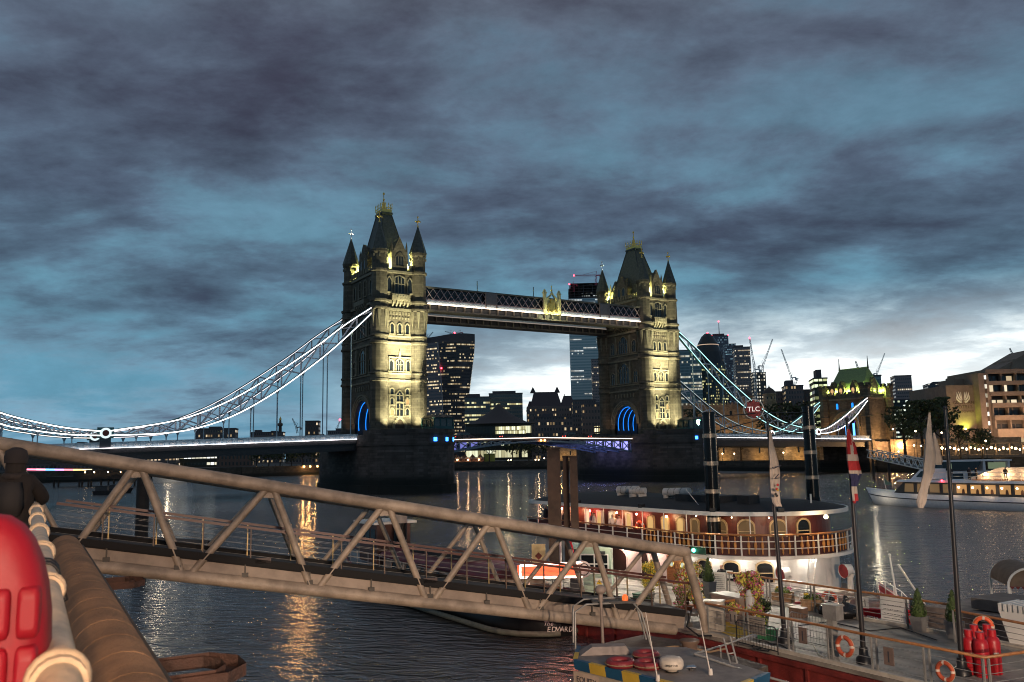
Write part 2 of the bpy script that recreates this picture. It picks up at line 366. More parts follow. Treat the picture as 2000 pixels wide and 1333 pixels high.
# ------------------------------------------------------------------ one bridge tower (x along the bridge, y upstream, z from the pier top)
a_, b__ = 5.12, 9.46
def ring_pts(hw, hh): return [(-hw, -hh), (hw, -hh), (hw, hh), (-hw, hh)]
def tower():
    t = thing('bridge_tower', 'nearer stone bridge tower, the taller looking one where the long lit chain ends', 'bridge tower', br(0, 0, 0), YAW, 'gothic bridge towers')
    m = MB(); ex, ey = a_+.35, b__+.35; H = 39.3
    for s in (-1, 1):                       # river faces
        m.box(-a_, a_, s*ey-(.6 if s > 0 else -.0), s*ey+(.6 if s < 0 else 0), 0, H)
        for z0, z1, d in ((11.9, 12.35, .35), (13.6, 13.95, .28), (20.9, 21.4, .38), (22.6, 22.95, .3), (29.0, 29.6, .45), (30.9, 31.5, .5), (38.3, 38.9, .4), (0, .7, .3)):
            m.box(-a_, a_, min(s*ey, s*(ey+d)), max(s*ey, s*(ey+d)), z0, z1, 1)
        for k in range(9):                  # dentils and carved band under the third cornice
            x = -3.2+.8*k
            m.box(x-.2, x+.2, min(s*ey, s*(ey+.3)), max(s*ey, s*(ey+.3)), 28.1, 28.75, 1); m.box(x-.25, x+.15, min(s*ey, s*(ey+.18)), max(s*ey, s*(ey+.18)), 27.0, 27.5, 1)
        for x in (-4.3, -3.1, -1.2, 1.2, 3.1, 4.3):    # merlons
            m.box(x-.35, x+.35, min(s*ey, s*(ey-.4)), max(s*ey, s*(ey-.4)), H, H+1.3, 1)
        for q in ((-2.6, 6.2), (2.6, 6.2)):  # buttress-like quoins beside the window group
            m.box(q[0]-.14, q[0]+.14, min(s*ey, s*(ey+.14)), max(s*ey, s*(ey+.14)), 3.2, 10.4, 1)
    Rr, zs, zc = 5.0, 2.4, 9.6
    for s in (-1, 1):                       # road faces with the portal arch
        X = s*ex; Xi = s*(ex-.6); x0, x1 = min(X, Xi), max(X, Xi)
        m.box(x0, x1, -b__, -Rr, -1.7, H); m.box(x0, x1, Rr, b__, -1.7, H); m.box(x0, x1, -Rr, Rr, zc, H)
        N = 16; ys = [-Rr+2*Rr*i/N for i in range(N+1)]; zz = [zs+5.3*math.sqrt(max(0, 1-(y/Rr)**2)) for y in ys]
        for i in range(N):
            m.add([(X, ys[i], zz[i]), (X, ys[i+1], zz[i+1]), (X, ys[i+1], zc), (X, ys[i], zc)], [(0, 1, 2, 3)])
        for z0, z1, d in ((11.9, 12.35, .35), (13.6, 13.95, .28), (20.9, 21.4, .38), (22.6, 22.95, .3), (29.0, 29.6, .45), (30.9, 31.5, .5), (38.3, 38.9, .4)):
            m.box(min(X, X+s*d), max(X, X+s*d), -b__, b__, z0, z1, 1)
        for k in range(3):                  # moulded rings of the portal
            r0, r1, dp = Rr+.12+.55*k, Rr+.55+.55*k, .25+.13*k
            oa = [(r1*math.cos(PI*i/20), zs+(r1+.3)*math.sin(PI*i/20)) for i in range(21)]; ia = [(r0*math.cos(PI*i/20), zs+(r0+.3)*math.sin(PI*i/20)) for i in range(21)]
            m.ext(oa+ia[::-1], (X, 0, 0), (0, 1, 0), (0, 0, 1), (s, 0, 0), dp, 1)
        for k in range(7):
            y = -4.2+1.4*k; m.box(min(X, X+s*.25), max(X, X+s*.25), y-.2, y+.2, 10.2, 11.3, 1)
        for k in range(13):
            y = -7+14*k/12; m.box(min(X, X+s*.4), max(X, X+s*.4), y-.25, y+.25, H, H+1.3, 1)
        for y in (-3.2, 3.2):               # carved shafts beside the great window
            m.box(min(X, X+s*.55), max(X, X+s*.55), y-.35, y+.35, 14.2, 20.6, 1); m.box(min(X, X+s*.4), max(X, X+s*.4), y-.3, y+.3, 23.2, 28.6, 1)
        for k in range(6):                  # corbels of the balcony
            y = -3+1.2*k; m.ext([(0, 0), (1.1, 1.6), (1.1, 2.1), (0, 2.1)], (X, y-.2, 29.4), (s, 0, 0), (0, 0, 1), (0, 1, 0), .4, 1)
        m.box(min(X, X+s*1.2), max(X, X+s*1.2), -3.4, 3.4, 31.5, 32.6, 1)
    N = 16                                  # lining of the passage
    for i in range(N):
        y0, y1 = -Rr+2*Rr*i/N, -Rr+2*Rr*(i+1)/N; z0 = zs+5.3*math.sqrt(max(0, 1-(y0/Rr)**2)); z1 = zs+5.3*math.sqrt(max(0, 1-(y1/Rr)**2))
        m.add([(-ex, y0, z0), (ex, y0, z0), (ex, y1, z1), (-ex, y1, z1)], [(0, 1, 2, 3)], 2)
    for s in (-1, 1): m.box(-ex, ex, min(s*Rr, s*(Rr+.3)), max(s*Rr, s*(Rr+.3)), -1.7, zs, 2)
    m.box(-ex, ex, -ey, ey, H-.8, H-.4)      # leads
    m.build('shaft', [STONE, TRIM, mat('passage_brick', (.10, .08, .07), .9)], t)
    for k in range(6):                       # blue lit ribs under the vault
        x = -4.6+1.9*k; q = MB(); q.tube([(x, 4.78*math.cos(PI*i/18), zs+5.08*math.sin(PI*i/18)) for i in range(-2, 21)], .085, 6); q.build('vault_rib', BLUET, t)
    # corner turrets
    prof = [(2.45, -.2), (2.45, .6), (2.15, .9), (2.1, 11.8), (2.42, 11.95), (2.42, 12.4), (2.2, 12.6), (2.15, 13.5), (2.35, 13.65), (2.35, 13.95), (2.08, 14.2), (2.05, 20.8), (2.4, 20.95), (2.4, 21.4), (2.15, 21.6), (2.1, 22.5), (2.3, 22.65), (2.3, 22.95), (2.05, 23.2),
            (2.0, 28.9), (2.45, 29.15), (2.45, 29.6), (2.15, 29.9), (2.1, 30.8), (2.4, 31), (2.4, 31.5), (1.95, 31.7), (1.9, 38.2), (2.2, 38.4), (2.2, 38.9), (1.8, 39.1), (1.78, 42.6), (2.1, 43.1), (2.1, 43.7)]
    for sx in (-1, 1):
        for sy in (-1, 1):
            q = MB(); q.lathe(prof, (sx*a_, sy*b__, 0), 12, 0, False, .5)
            for k in range(8):              # spear-shaped corbelling under the third cornice
                a = 2*PI*(k+.5)/8; cx, cy = sx*a_+2.02*math.cos(a), sy*b__+2.02*math.sin(a)
                q.lathe([(.02, 24.6), (.42, 27.6), (.5, 28.9)], (cx, cy, 0), 4, 1, False, .5+a*4/(2*PI))
                q.box(sx*a_+1.86*math.cos(a)-.17, sx*a_+1.86*math.cos(a)+.17, sy*b__+1.86*math.sin(a)-.17, sy*b__+1.86*math.sin(a)+.17, 41.9, 42.6, 1)
            tu = q.build('turret', [STONE, TRIM], t)
            q = MB(); q.lathe([(2.25, 43.7), (2.15, 44.0), (1.25, 47.0), (.16, 50.6)], (sx*a_, sy*b__, 0), 8, 0, False, .5); q.build('turret_roof', SLATE, tu)
            q = MB(); c = (sx*a_, sy*b__); q.lathe([(.16, 50.5), (.3, 50.7), (.12, 51.0), (.1, 53.2), (.02, 53.4)], (*c, 0), 6)
            q.box(c[0]-.62, c[0]+.62, c[1]-.1, c[1]+.1, 51.95, 52.2); q.box(c[0]-.1, c[0]+.1, c[1]-.62, c[1]+.62, 51.95, 52.2)
            for dx in (-.62, .62): q.ball((c[0]+dx, c[1], 52.07), .2, 6, 4); q.ball((c[0], c[1]+dx, 52.07), .2, 6, 4)
            q.ball((*c, 53.2), .24, 6, 4); q.build('finial', WHITEST if (sx, sy) == (-1, 1) else GOLD, tu)  # upstream left finial: its floodlit brightness given as white paint
    # windows of the river faces and the road faces
    def win(o, ax, d, w, h, rise, lights=1, lit=False, hood=True, transom=False):
        q = MB(); ot = arch(w+.5, h+.28, rise+.1, 8, True); it = arch(w, h, rise, 8, True); az_ = (0, 0, 1)
        q.frame(ot, it, o, ax, az_, d, .22, 0); q.ext(it, Vector(o)+Vector(d)*.03, ax, az_, d, .02, 1)
        for k in range(1, lights):
            x = -w/2+w*k/lights; q.ext([(x-.09, 0), (x+.09, 0), (x+.09, h-rise*.5), (x-.09, h-rise*.5)], Vector(o)+Vector(d)*.06, ax, az_, d, .1, 0)
        if transom: q.ext([(-w/2, h*.52), (w/2, h*.52), (w/2, h*.52+.16), (-w/2, h*.52+.16)], Vector(o)+Vector(d)*.06, ax, az_, d, .1, 0)
        q.ext([(-w/2-.4, -.25), (w/2+.4, -.25), (w/2+.4, 0), (-w/2-.4, 0)], o, ax, az_, d, .34, 0)
        q.build('window', [TRIM, WARMD if lit else GLASSD], t)
    for s in (-1, 1):
        Y = s*ey; ax = (-s, 0, 0); d = (0, s, 0)
        for x, w, z, h, r, n, l in ((0, 1.7, 3.7, 3.0, .1, 2, 0), (0, 1.7, 7.1, 2.6, 1.1, 2, 0), (-2.0, .8, 3.8, 1.7, .5, 1, 1), (2.0, .8, 3.8, 1.7, .5, 1, 0), (-2.0, .8, 6.4, 1.5, .4, 1, 0), (2.0, .8, 6.4, 1.5, .4, 1, 1),
                               (-2.0, .8, 8.8, 1.4, .3, 1, 0), (2.0, .8, 8.8, 1.4, .3, 1, 0), (0, 1.7, 14.4, 2.9, .7, 3, 0), (-2.2, .85, 14.4, 2.6, .5, 1, 0), (2.2, .85, 14.4, 2.6, .5, 1, 0),
                               (0, .85, 23.4, 2.5, .5, 1, 0), (-2.0, .85, 23.4, 2.5, .5, 1, 0), (2.0, .85, 23.4, 2.5, .5, 1, 0), (0, 2.4, 33.4, 4.2, .5, 3, 0), (-2.7, 1.0, 33.6, 3.6, .9, 1, 0), (2.7, 1.0, 33.6, 3.6, .9, 1, 0)):
            win((x, Y, z), ax, d, w, h, r, n, l, True, n > 1)
        q = MB(); q.ext([(-2.9, 0), (2.9, 0), (2.9, .22), (-2.9, .22)], (0, Y, 17.6), ax, (0, 0, 1), d, .3); q.ext([(-.3, .2), (.3, .2), (.18, 1.2), (0, 2.2), (-.18, 1.2)], (0, Y, 17.6), ax, (0, 0, 1), d, .25)
        for x in (-2.9, 2.7): q.ext([(x, -1.1), (x+.2, -1.1), (x+.2, 0), (x, 0)], (0, Y, 17.6), ax, (0, 0, 1), d, .3)
        q.build('window_hood', TRIM, t)
        q = MB(); q.frame(arch(3.7, 3.6, 1.9, 8, True), arch(2.5, 2.9, 1.5, 8, True), (0, Y, .1), ax, (0, 0, 1), d, .3, 0); q.ext(arch(2.5, 2.9, 1.5, 8, True), (0, Y+s*.02, .1), ax, (0, 0, 1), d, .03, 1); q.build('door', [TRIM, mat('oak_door', (.05, .032, .02), .6)], t)
        q = MB(); q.box(-2.4, 2.4, min(Y, Y+s*1.1), max(Y, Y+s*1.1), 31.5, 33.0)
        for k in range(5):
            x = -1.9+.95*k; q.ext([(0, 0), (.95, 1.2), (.95, 1.75), (0, 1.75)], (x-.2, Y, 29.75), d, (0, 0, 1), (1, 0, 0), .4)
        for k in range(7): q.box(-2.3+.7*k-.1, -2.3+.7*k+.25, min(Y+s*1.1, Y+s*1.2), max(Y+s*1.1, Y+s*1.2), 31.8, 32.6)
        q.build('balcony', TRIM, t)
        # gabled dormers
        q = MB(); q.ext([(-2.1, 0), (2.1, 0), (2.1, 4.9), (1.7, 5.0), (0, 8.6), (-1.7, 5.0), (-2.1, 4.9)], (0, Y+s*.1, 38.9), ax, (0, 0, 1), (0, -s, 0), .9)
        q.ext([(-1.6, 0), (1.6, 0), (1.6, 4.9), (0, 8.0), (-1.6, 4.9)], (0, Y-s*.6, 38.9), ax, (0, 0, 1), (0, -s, 0), 4.2, 1)
        for x in (-1.95, 1.95): q.lathe([(.28, 43.5), (.28, 45.0), (.02, 46.4)], (x, Y-s*.2, 0), 6, 0)
        q.frame(arch(2.7, 3.5, 1.6, 8, True), arch(2.2, 3.2, 1.4, 8, True), (0, Y+s*.1, 40.2), ax, (0, 0, 1), d, .12)
        dm = q.build('dormer', [STONE, SLATE], t)
        q = MB()
        for k in range(3): q.ext([(-.95+.68*k, 0), (-.41+.68*k, 0), (-.41+.68*k, 2.2), (-.95+.68*k, 2.2)], (0, Y+s*.12, 40.3), ax, (0, 0, 1), d, .03)
        q.build('window', GLASSD, dm)
    for s in (-1, 1):
        X = s*ex; ax = (0, s, 0); d = (s, 0, 0)
        for y, w, z, h, r, n in ((0, 4.6, 14.4, 6.0, 2.0, 4), (-5.3, 1.7, 14.4, 3.4, .6, 2), (5.3, 1.7, 14.4, 3.4, .6, 2), (0, 4.0, 23.4, 5.0, 1.6, 4), (-5.0, 1.6, 23.4, 3.4, .6, 2), (5.0, 1.6, 23.4, 3.4, .6, 2), (-1.7, 1.4, 33.6, 4.0, .6, 2), (1.7, 1.4, 33.6, 4.0, .6, 2), (-5.3, 1.2, 33.6, 3.4, .6, 1), (5.3, 1.2, 33.6, 3.4, .6, 1)):
            win((X, y, z), ax, d, w, h, r, n, False, True, n > 1)
        q = MB(); q.ext([(-2.8, 0), (2.8, 0), (2.8, 4.4), (2.3, 4.5), (0, 8.2), (-2.3, 4.5), (-2.8, 4.4)], (X+s*.1, 0, 38.9), ax, (0, 0, 1), (-s, 0, 0), .9); q.ext([(-2.3, 0), (2.3, 0), (2.3, 4.4), (0, 7.6), (-2.3, 4.4)], (X-s*.6, 0, 38.9), ax, (0, 0, 1), (-s, 0, 0), 2.2, 1)
        for y in (-2.6, 2.6): q.lathe([(.28, 43.0), (.28, 44.6), (.02, 46.0)], (X-s*.2, y, 0), 6, 0)
        dm = q.build('dormer', [STONE, SLATE], t)
        for y in (-1.1, 1.1):
            q = MB(); q.frame(arch(1.6, 3.4, 1.0, 8, True), arch(1.2, 3.1, .8, 8, True), (X+s*.1, y, 40.0), ax, (0, 0, 1), d, .12); q.ext(arch(1.2, 3.1, .8, 8, True), (X+s*.12, y, 40.0), ax, (0, 0, 1), d, .03, 1); q.build('window', [TRIM, GLASSD], dm)
    # great roof with cresting
    q = MB(); rings = [[(x*hx, y*hy, z) for x, y in ((-1, -1), (1, -1), (1, 1), (-1, 1))] for hx, hy, z in ((3.9, 7.4, 38.7), (3.75, 7.2, 40.5), (2.45, 4.6, 48.0), (1.25, 2.0, 55.2))]
    q.loft(rings, 0, False)
    for i, (sx, sy) in enumerate(((-1, -1), (1, -1), (1, 1), (-1, 1))): q.tube([(sx*3.9, sy*7.4, 39), (sx*2.48, sy*4.64, 48), (sx*1.27, sy*2.03, 55.2)], .12, 6, 1)
    rf = q.build('roof', [SLATE, DARKST], t)
    q = MB(); q.box(-1.5, 1.5, -2.3, 2.3, 55.2, 55.7); q.box(-1.3, 1.3, -2.1, 2.1, 55.7, 56.5, 1)
    for x in (-1.35, -.45, .45, 1.35):
        for y in (-2.15, -1.1, 0, 1.1, 2.15):
            if abs(x) > 1 or abs(y) > 2: q.lathe([(.09, 56.4), (.09, 57.6), (.17, 57.8), (.02, 58.3)], (x, y, 0), 5, 1)
    q.box(-1.4, 1.4, -2.2, -2.1, 56.9, 57.05, 1); q.box(-1.4, 1.4, 2.1, 2.2, 56.9, 57.05, 1); q.box(-1.4, -1.3, -2.2, 2.2, 56.9, 57.05, 1); q.box(1.3, 1.4, -2.2, 2.2, 56.9, 57.05, 1)
    q.build('cresting', [DARKST, GOLD], rf)
    q = MB(); q.lathe([(.9, 56.3), (.6, 57.6), (.28, 58.6), (.12, 59.2), (.1, 60.8), (.28, 60.9), (.28, 61.2), (.02, 61.5)], (0, 0, 0), 8); q.ball((0, 0, 59.5), .3, 8, 5); q.build('finial', GOLD, rf)
    # floodlights : heads on the pier, on the ledges and behind the parapet
    def flood(p, aim, e, ang=70, col=FLOODC, size=.15):
        q = MB(); dv = (Vector(aim)-Vector(p)).normalized(); q.obox(Vector(p)-dv*.35, dv, .3, .4, .3); q.build('floodlight', DARKST, t)
        lamp('floodlight_beam', 'SPOT', p, col, e, t, size, aim, ang, .8)
    s = -1; Y = s*ey
    for x in (-3.6, 0, 3.6): flood((x, Y-4.2, .5), (x*.8, Y, 9.5), 6200, 105)
    for x, z, e in ((-3, 16.5, 88000), (3, 16.5, 88000), (0, 26, 165000)): flood((x, Y-13, .4), (x*.5, Y, z), e, 34)
    flood((0, Y-2.6, 29.9), (0, Y, 37), 420, 120)
    for sx in (-1, 1):
        for sy in (-1, 1):
            q = MB(); q.box(sx*3.0-.25, sx*3.0+.25, sy*7.6-.25, sy*7.6+.25, 38.9, 39.3); q.build('floodlight', DARKST, t)
            lamp('turret_lamp', 'POINT', (sx*2.9, sy*7.3, 41.0), (.95, .95, .30), 6500, t, .3)
    flood((-2.6, 7.0, 44.5), (-a_, b__, 52.5), 6000, 16, (1, 1, .9))
    flood((-ex-2.5, -5.5, -.5), (-ex, -7.2, 7), 240, 90, (1, .62, .4)); flood((-ex-2.5, 5.5, -.5), (-ex, 7.2, 7), 240, 90, (1, .62, .4))
    return t
TS = tower()
TN = dup(TS, None, br(82.3, 0, 0), YAW, 'farther stone bridge tower beyond the bascule span, its portal ribs glowing blue')

# ------------------------------------------------------------------ piers
def pier(u, label, cabx, lab2):
    t = thing('bridge_pier', label, 'bridge pier', br(u, 0, 0), YAW, 'granite bridge piers')
    def outline(g): 
        P = []
        for i in range(0, 13):
            a = PI*i/12; P.append(((10.7+g)*math.cos(a), 14+(12+g)*math.sin(a)))
        for i in range(0, 13):
            a = PI+PI*i/12; P.append(((10.7+g)*math.cos(a), -14+(12+g)*math.sin(a)))
        return P
    m = MB()
    m.prism(outline(0), -15.5, -.9); m.prism(outline(.25), -3.4, -2.9, 1); m.prism(outline(.7), -15.5, -12.2)
    m.build('body', [STONED, STONED], t)
    o2 = outline(.15); i2 = outline(-.5)
    for h0, h1 in ((0, 13), (13, 26)):       # one curved parapet round each nose
        m = MB(); O, I = o2[h0:h1], i2[h0:h1]; n = len(O); vs = [(x, y, z) for z in (-.9, .15) for x, y in O]+[(x, y, .15) for x, y in I]+[(x, y, -.9) for x, y in I]
        fs = []
        for i in range(n-1): j = i+1; fs += [(i, j, n+j, n+i), (n+i, n+j, 2*n+j, 2*n+i), (2*n+i, 2*n+j, 3*n+j, 3*n+i)]
        m.add(vs, fs); m.build('parapet', [STONED], t)
    for px in lab2:                         # blue lamps let into the masonry
        a, = (px,)
        x, y = 10.7*math.cos(a), -14+12*math.sin(a); nrm = Vector((math.cos(a)/10.7, math.sin(a)/12, 0)).normalized(); tg = Vector((-nrm.y, nrm.x, 0))
        q = MB(); q.ext([(-.38, -.42), (.38, -.42), (.38, .42), (-.38, .42)], Vector((x, y, -2.2))-nrm*.2, tg, (0, 0, 1), nrm, .3); q.build('blue_lamp', BLUE, t)
    return t
pier(0, 'massive dark granite pier carrying the nearer bridge tower', 1, [R(-82), R(-62), R(-42), R(-14)])
pier(82.3, 'massive dark granite pier carrying the farther bridge tower, behind the two-funnel boat', 1, [R(-102), R(-62), R(-42), R(-12)])
def cabin(u, y, label):
    t = thing('pier_cabin', label, 'control cabin', br(u, y, 0), YAW, 'control cabins on the bridge piers')
    q = MB(); q.box(-2.6, 2.6, -3.4, 3.4, 0, .9, 0); q.box(-2.5, 2.5, -3.3, 3.3, 2.5, 2.9, 0)
    for x in (-2.4, -.8, .8, 2.4):
        for y in (-3.2, 3.2): q.box(x-.12, x+.12, y-.12, y+.12, .9, 2.5)
    for y in (-1.1, 1.1):
        for x in (-2.4, 2.4): q.box(x-.12, x+.12, y-.12, y+.12, .9, 2.5)
    q.build('cabin_body', TEAL, t)
    q = MB(); q.box(-2.35, 2.35, -3.15, 3.15, .9, 2.5); q.build('glazing', [mat('cabin_glass', (.05, .06, .06), .1)], t)
    q = MB(); q.loft([[(-2.9, -3.7, 2.9), (2.9, -3.7, 2.9), (2.9, 3.7, 2.9), (-2.9, 3.7, 2.9)], [(-1.2, -2, 3.7), (1.2, -2, 3.7), (1.2, 2, 3.7), (-1.2, 2, 3.7)]], 0, False); q.build('roof', DARKST, t)
    return t
cabin(6.2, -17.5, 'low dark glazed cabin on the nearer pier, right of the lit tower foot')
cabin(82.3+3.5, -18.2, 'low dark glazed cabin on the farther pier, before the lit tower foot')

# ------------------------------------------------------------------ high level walkways
def walkway(ysgn, label, near):
    t = thing('high_walkway', label, 'walkway', br(0, 0, 0), YAW, 'walkways between the tower tops')
    ya, yb = (ysgn*9.9, ysgn*6.3); y0, y1 = min(ya, yb), max(ya, yb); x0, x1 = 7.0, 75.3; L = x1-x0
    q = MB(); q.box(x0, x1, y0+.1, y1-.1, 29.7, 30.1); q.box(x0, x1, y0, y1, 31.3, 31.6); q.box(x0, x1, y0+.5, y1-.5, 30.1, 31.3, 1); q.box(x0, x1, y0-.1, y1+.1, 35.4, 35.8)
    for i in range(28): x = x0+L*(i+.5)/28; q.box(x-.12, x+.12, y0-.02, y1+.02, 29.9, 31.3)
    q.build('box_girder', [mat('walkway_steel', (.13, .12, .10), .6, var=.2), DARKST], t)
    for ys, fs in ((y0, -1), (y1, 1)):
        q = MB(); n = 34
        for i in range(n):
            xa, xb = x0+L*i/n, x0+L*(i+1)/n
            q.beam((xa, ys, 32.6), (xb, ys, 35.3), .16, .12, 0); q.beam((xa, ys+fs*.04, 35.3), (xb, ys+fs*.04, 32.6), .16, .12, 0)
        q.box(x0, x1, ys-.1, ys+.1, 32.4, 32.65); q.build('lattice', [mat('lattice_steel', (.34, .26, .27), .5)], t)
        q = MB(); q.box(x0, x1, ys-.06, ys+.06, 31.6, 32.42)
        for i in range(68): q.torus((x0+L*(i+.5)/68, ys+fs*.07, 32.0), .3, .07, (0, 1, 0), 8, 4)
        q.build('fascia', [PALEBL], t)
        q = MB(); q.box(x0, x1, ys+fs*.5-.025, ys+fs*.5+.025, 31.42, 31.47); q.box(x0, x1, min(ys, ys+fs*.55), max(ys, ys+fs*.55), 31.36, 31.41); q.build('light_strip', LEDW if ysgn < 0 else emit('dim_walkway_strip', (1, .84, .72), .25), t)
    q = MB(); q.box(x0, x1, y0+.6, y1-.6, 32.5, 35.4); q.build('inner_glazing', [mat('walkway_glass', (.014, .017, .022), .12)], t)
    if near:
        for px in (.272, .81):
            q = MB(); x = x0+L*px; q.box(x-1.6, x+1.6, y0-.25, y0-.05, 32.4, 35.5); q.box(x-1.75, x-1.45, y0-.35, y0-.02, 31.6, 35.8); q.box(x+1.45, x+1.75, y0-.35, y0-.02, 31.6, 35.8); q.build('panel', [mat('lattice_panel', (.22, .18, .17), .5)], t)
        for px in (.235, .49):
            q = MB(); x = x0+L*px; q.tube([(x, y1-1, 35.8), (x, y1-1, 39)], .1, 6); q.build('mast', DARKST, t)
        # coat of arms at mid span
        x = x0+L*.548; yy = y0-.35
        q = MB()
        for dx in (-2.35, 2.35):
            q.box(x+dx-.4, x+dx+.4, yy-.3, yy+.3, 31.2, 36.9); q.box(x+dx-.55, x+dx+.55, yy-.4, yy+.4, 36.9, 37.2); q.lathe([(.38, 37.2), (.46, 37.6), (.05, 38.1)], (x+dx, yy, 0), 8)
        og = [(-2.0, 0), (2.0, 0), (2.0, 4.0), (1.3, 4.9), (.6, 5.4), (0, 6.4), (-.6, 5.4), (-1.3, 4.9), (-2.0, 4.0)]; ig = [(x_*.82, z_*.84+.35) for x_, z_ in og]
        q.frame(og, ig, (x, yy+.2, 31.2), (1, 0, 0), (0, 0, 1), (0, -1, 0), .4)
        q.box(x-2, x+2, yy+.1, yy+.2, 31.3, 35.4)
        cr = q.build('crest', [mat('crest_stone', (.62, .55, .30), .5, var=.15)], t)
        q = MB(); q.ext([(-.95, 2.5), (-.95, 1.1), (-.5, .4), (0, .1), (.5, .4), (.95, 1.1), (.95, 2.5)], (x, yy+.1, 31.9), (1, 0, 0), (0, 0, 1), (0, -1, 0), .25)
        q.box(x-.12, x+.12, yy-.25, yy-.12, 32.1, 34.3); q.box(x-.9, x+.9, yy-.25, yy-.12, 33.2, 33.45)
        for sg in (-1, 1): q2 = MB(); q2.tube([(x+sg*1.5, yy, 31.8), (x+sg*1.15, yy-.1, 32.8), (x+sg*1.45, yy-.1, 33.6), (x+sg*1.1, yy-.1, 34.4)], [.2, .28, .22, .14], 6); q2.build('supporter', GOLD, cr)
        q.lathe([(.6, 34.2), (.75, 34.9), (.5, 35.4), (.1, 35.6)], (x, yy, 0), 8); q.build('shield', GOLD, cr); q = MB(); q.ball((x, yy+.1, 37.9), .3, 8, 5); q.lathe([(.16, 37.5), (.08, 38.6), (.2, 38.9), (.02, 39.3)], (x, yy+.1, 0), 6)
        q.build('finial', GOLD, cr)
        for dx in (-1.6, 1.6): lamp('crest_lamp', 'POINT', (x+dx, yy-1.6, 31.0), (1, .95, .45), 330, t, .1)
    return t
walkway(-1, 'high latticed walkway nearest the camera with gilded coat of arms at mid span', True)
walkway(1, 'darker high walkway on the upstream side, seen below the lit one', False)

# ------------------------------------------------------------------ side spans, bascules, chains
def roadz(u):
    if u < -10.7: return -1.75+(u+10.7)*.0285
    if u > 93: return -1.75-(u-93)*.0130
    return -1.9
def side_span(u0, u1, label, n, tint):
    t = thing('side_span', label, 'bridge deck', br(0, 0, 0), YAW, 'side spans of the road bridge')
    q = MB(); z0, z1 = roadz(u0), roadz(u1)
    def slab(y0, y1, d0, d1, mi=0): q.add([(u, y, z+d) for u, z in ((u0, z0), (u1, z1)) for y in (y0, y1) for d in (d0, d1)], [(0, 1, 3, 2), (4, 6, 7, 5), (0, 4, 5, 1), (2, 3, 7, 6), (1, 5, 7, 3), (0, 2, 6, 4)], mi)
    slab(-10, 10, -1.0, 0); slab(-9.8, -9.2, -2.6, -1.0, 1); slab(9.2, 9.8, -2.6, -1.0, 1)
    for i in range(14):
        u = u0+(u1-u0)*(i+.5)/14; q.box(u-.15, u+.15, -9.2, 9.2, roadz(u)-2.3, roadz(u)-1.0, 1)
    q.build('deck', [ASPH, DARKST], t)
    for s in (-1, 1):
        q = MB(); y = s*9.9
        L = abs(u1-u0)
        for i in range(n+1):
            u = u0+(u1-u0)*i/n; z = roadz(u); q.box(u-.38, u+.38, y-.16, y+.16, z-.1, z+1.18, 0)
            if i < n:
                ua, ub = u+(u1-u0)/n*.25, u+(u1-u0)/n*.75; um = (ua+ub)/2; w = abs(ub-ua)/2
                if s < 0:
                    for k in (-1, 1): q.torus((um+k*w*.45, y-.03, z+.55), w*.36, .09, (0, 1, 0), 10, 4, 1)
                    q.torus((um, y-.03, z+.55), w*.3, .08, (0, 1, 0), 8, 4, 1)
                q.beam((ua, y, z+.16), (ub, y, z+.95), .1, .14, 1); q.beam((ua, y, z+.95), (ub, y, z+.16), .1, .14, 1)
        q.add([(u, y+dy, z+dz) for u, z in ((u0, z0), (u1, z1)) for dy in (-.18, .18) for dz in (1.02, 1.22)], [(0, 1, 3, 2), (4, 6, 7, 5), (0, 4, 5, 1), (2, 3, 7, 6), (1, 5, 7, 3), (0, 2, 6, 4)], 0)
        q.add([(u, y+dy, z+dz) for u, z in ((u0, z0), (u1, z1)) for dy in (-.06, .06) for dz in (0, 1.05)], [(0, 1, 3, 2), (4, 6, 7, 5), (0, 4, 5, 1), (2, 3, 7, 6), (1, 5, 7, 3), (0, 2, 6, 4)], 2)
        q.build('parapet', [PALEBL, WHITEST, tint], t)
        q = MB(); q.beam((u0, y+s*.42, z0+.02), (u1, y+s*.42, z1+.02), .09, .07); q.build('light_strip', LEDP if s < 0 else emit('far_parapet_strip', (1, .84, .72), 1.5), t)
    return t
TINTB = mat('parapet_blue', (.30, .42, .50), .5, var=.1)
side_span(-93, -10.9, 'side span with bright lit parapet left of the nearer tower', 36, TINTB)
side_span(93.2, 176, 'side span with lit parapet right of the farther tower', 36, TINTB)
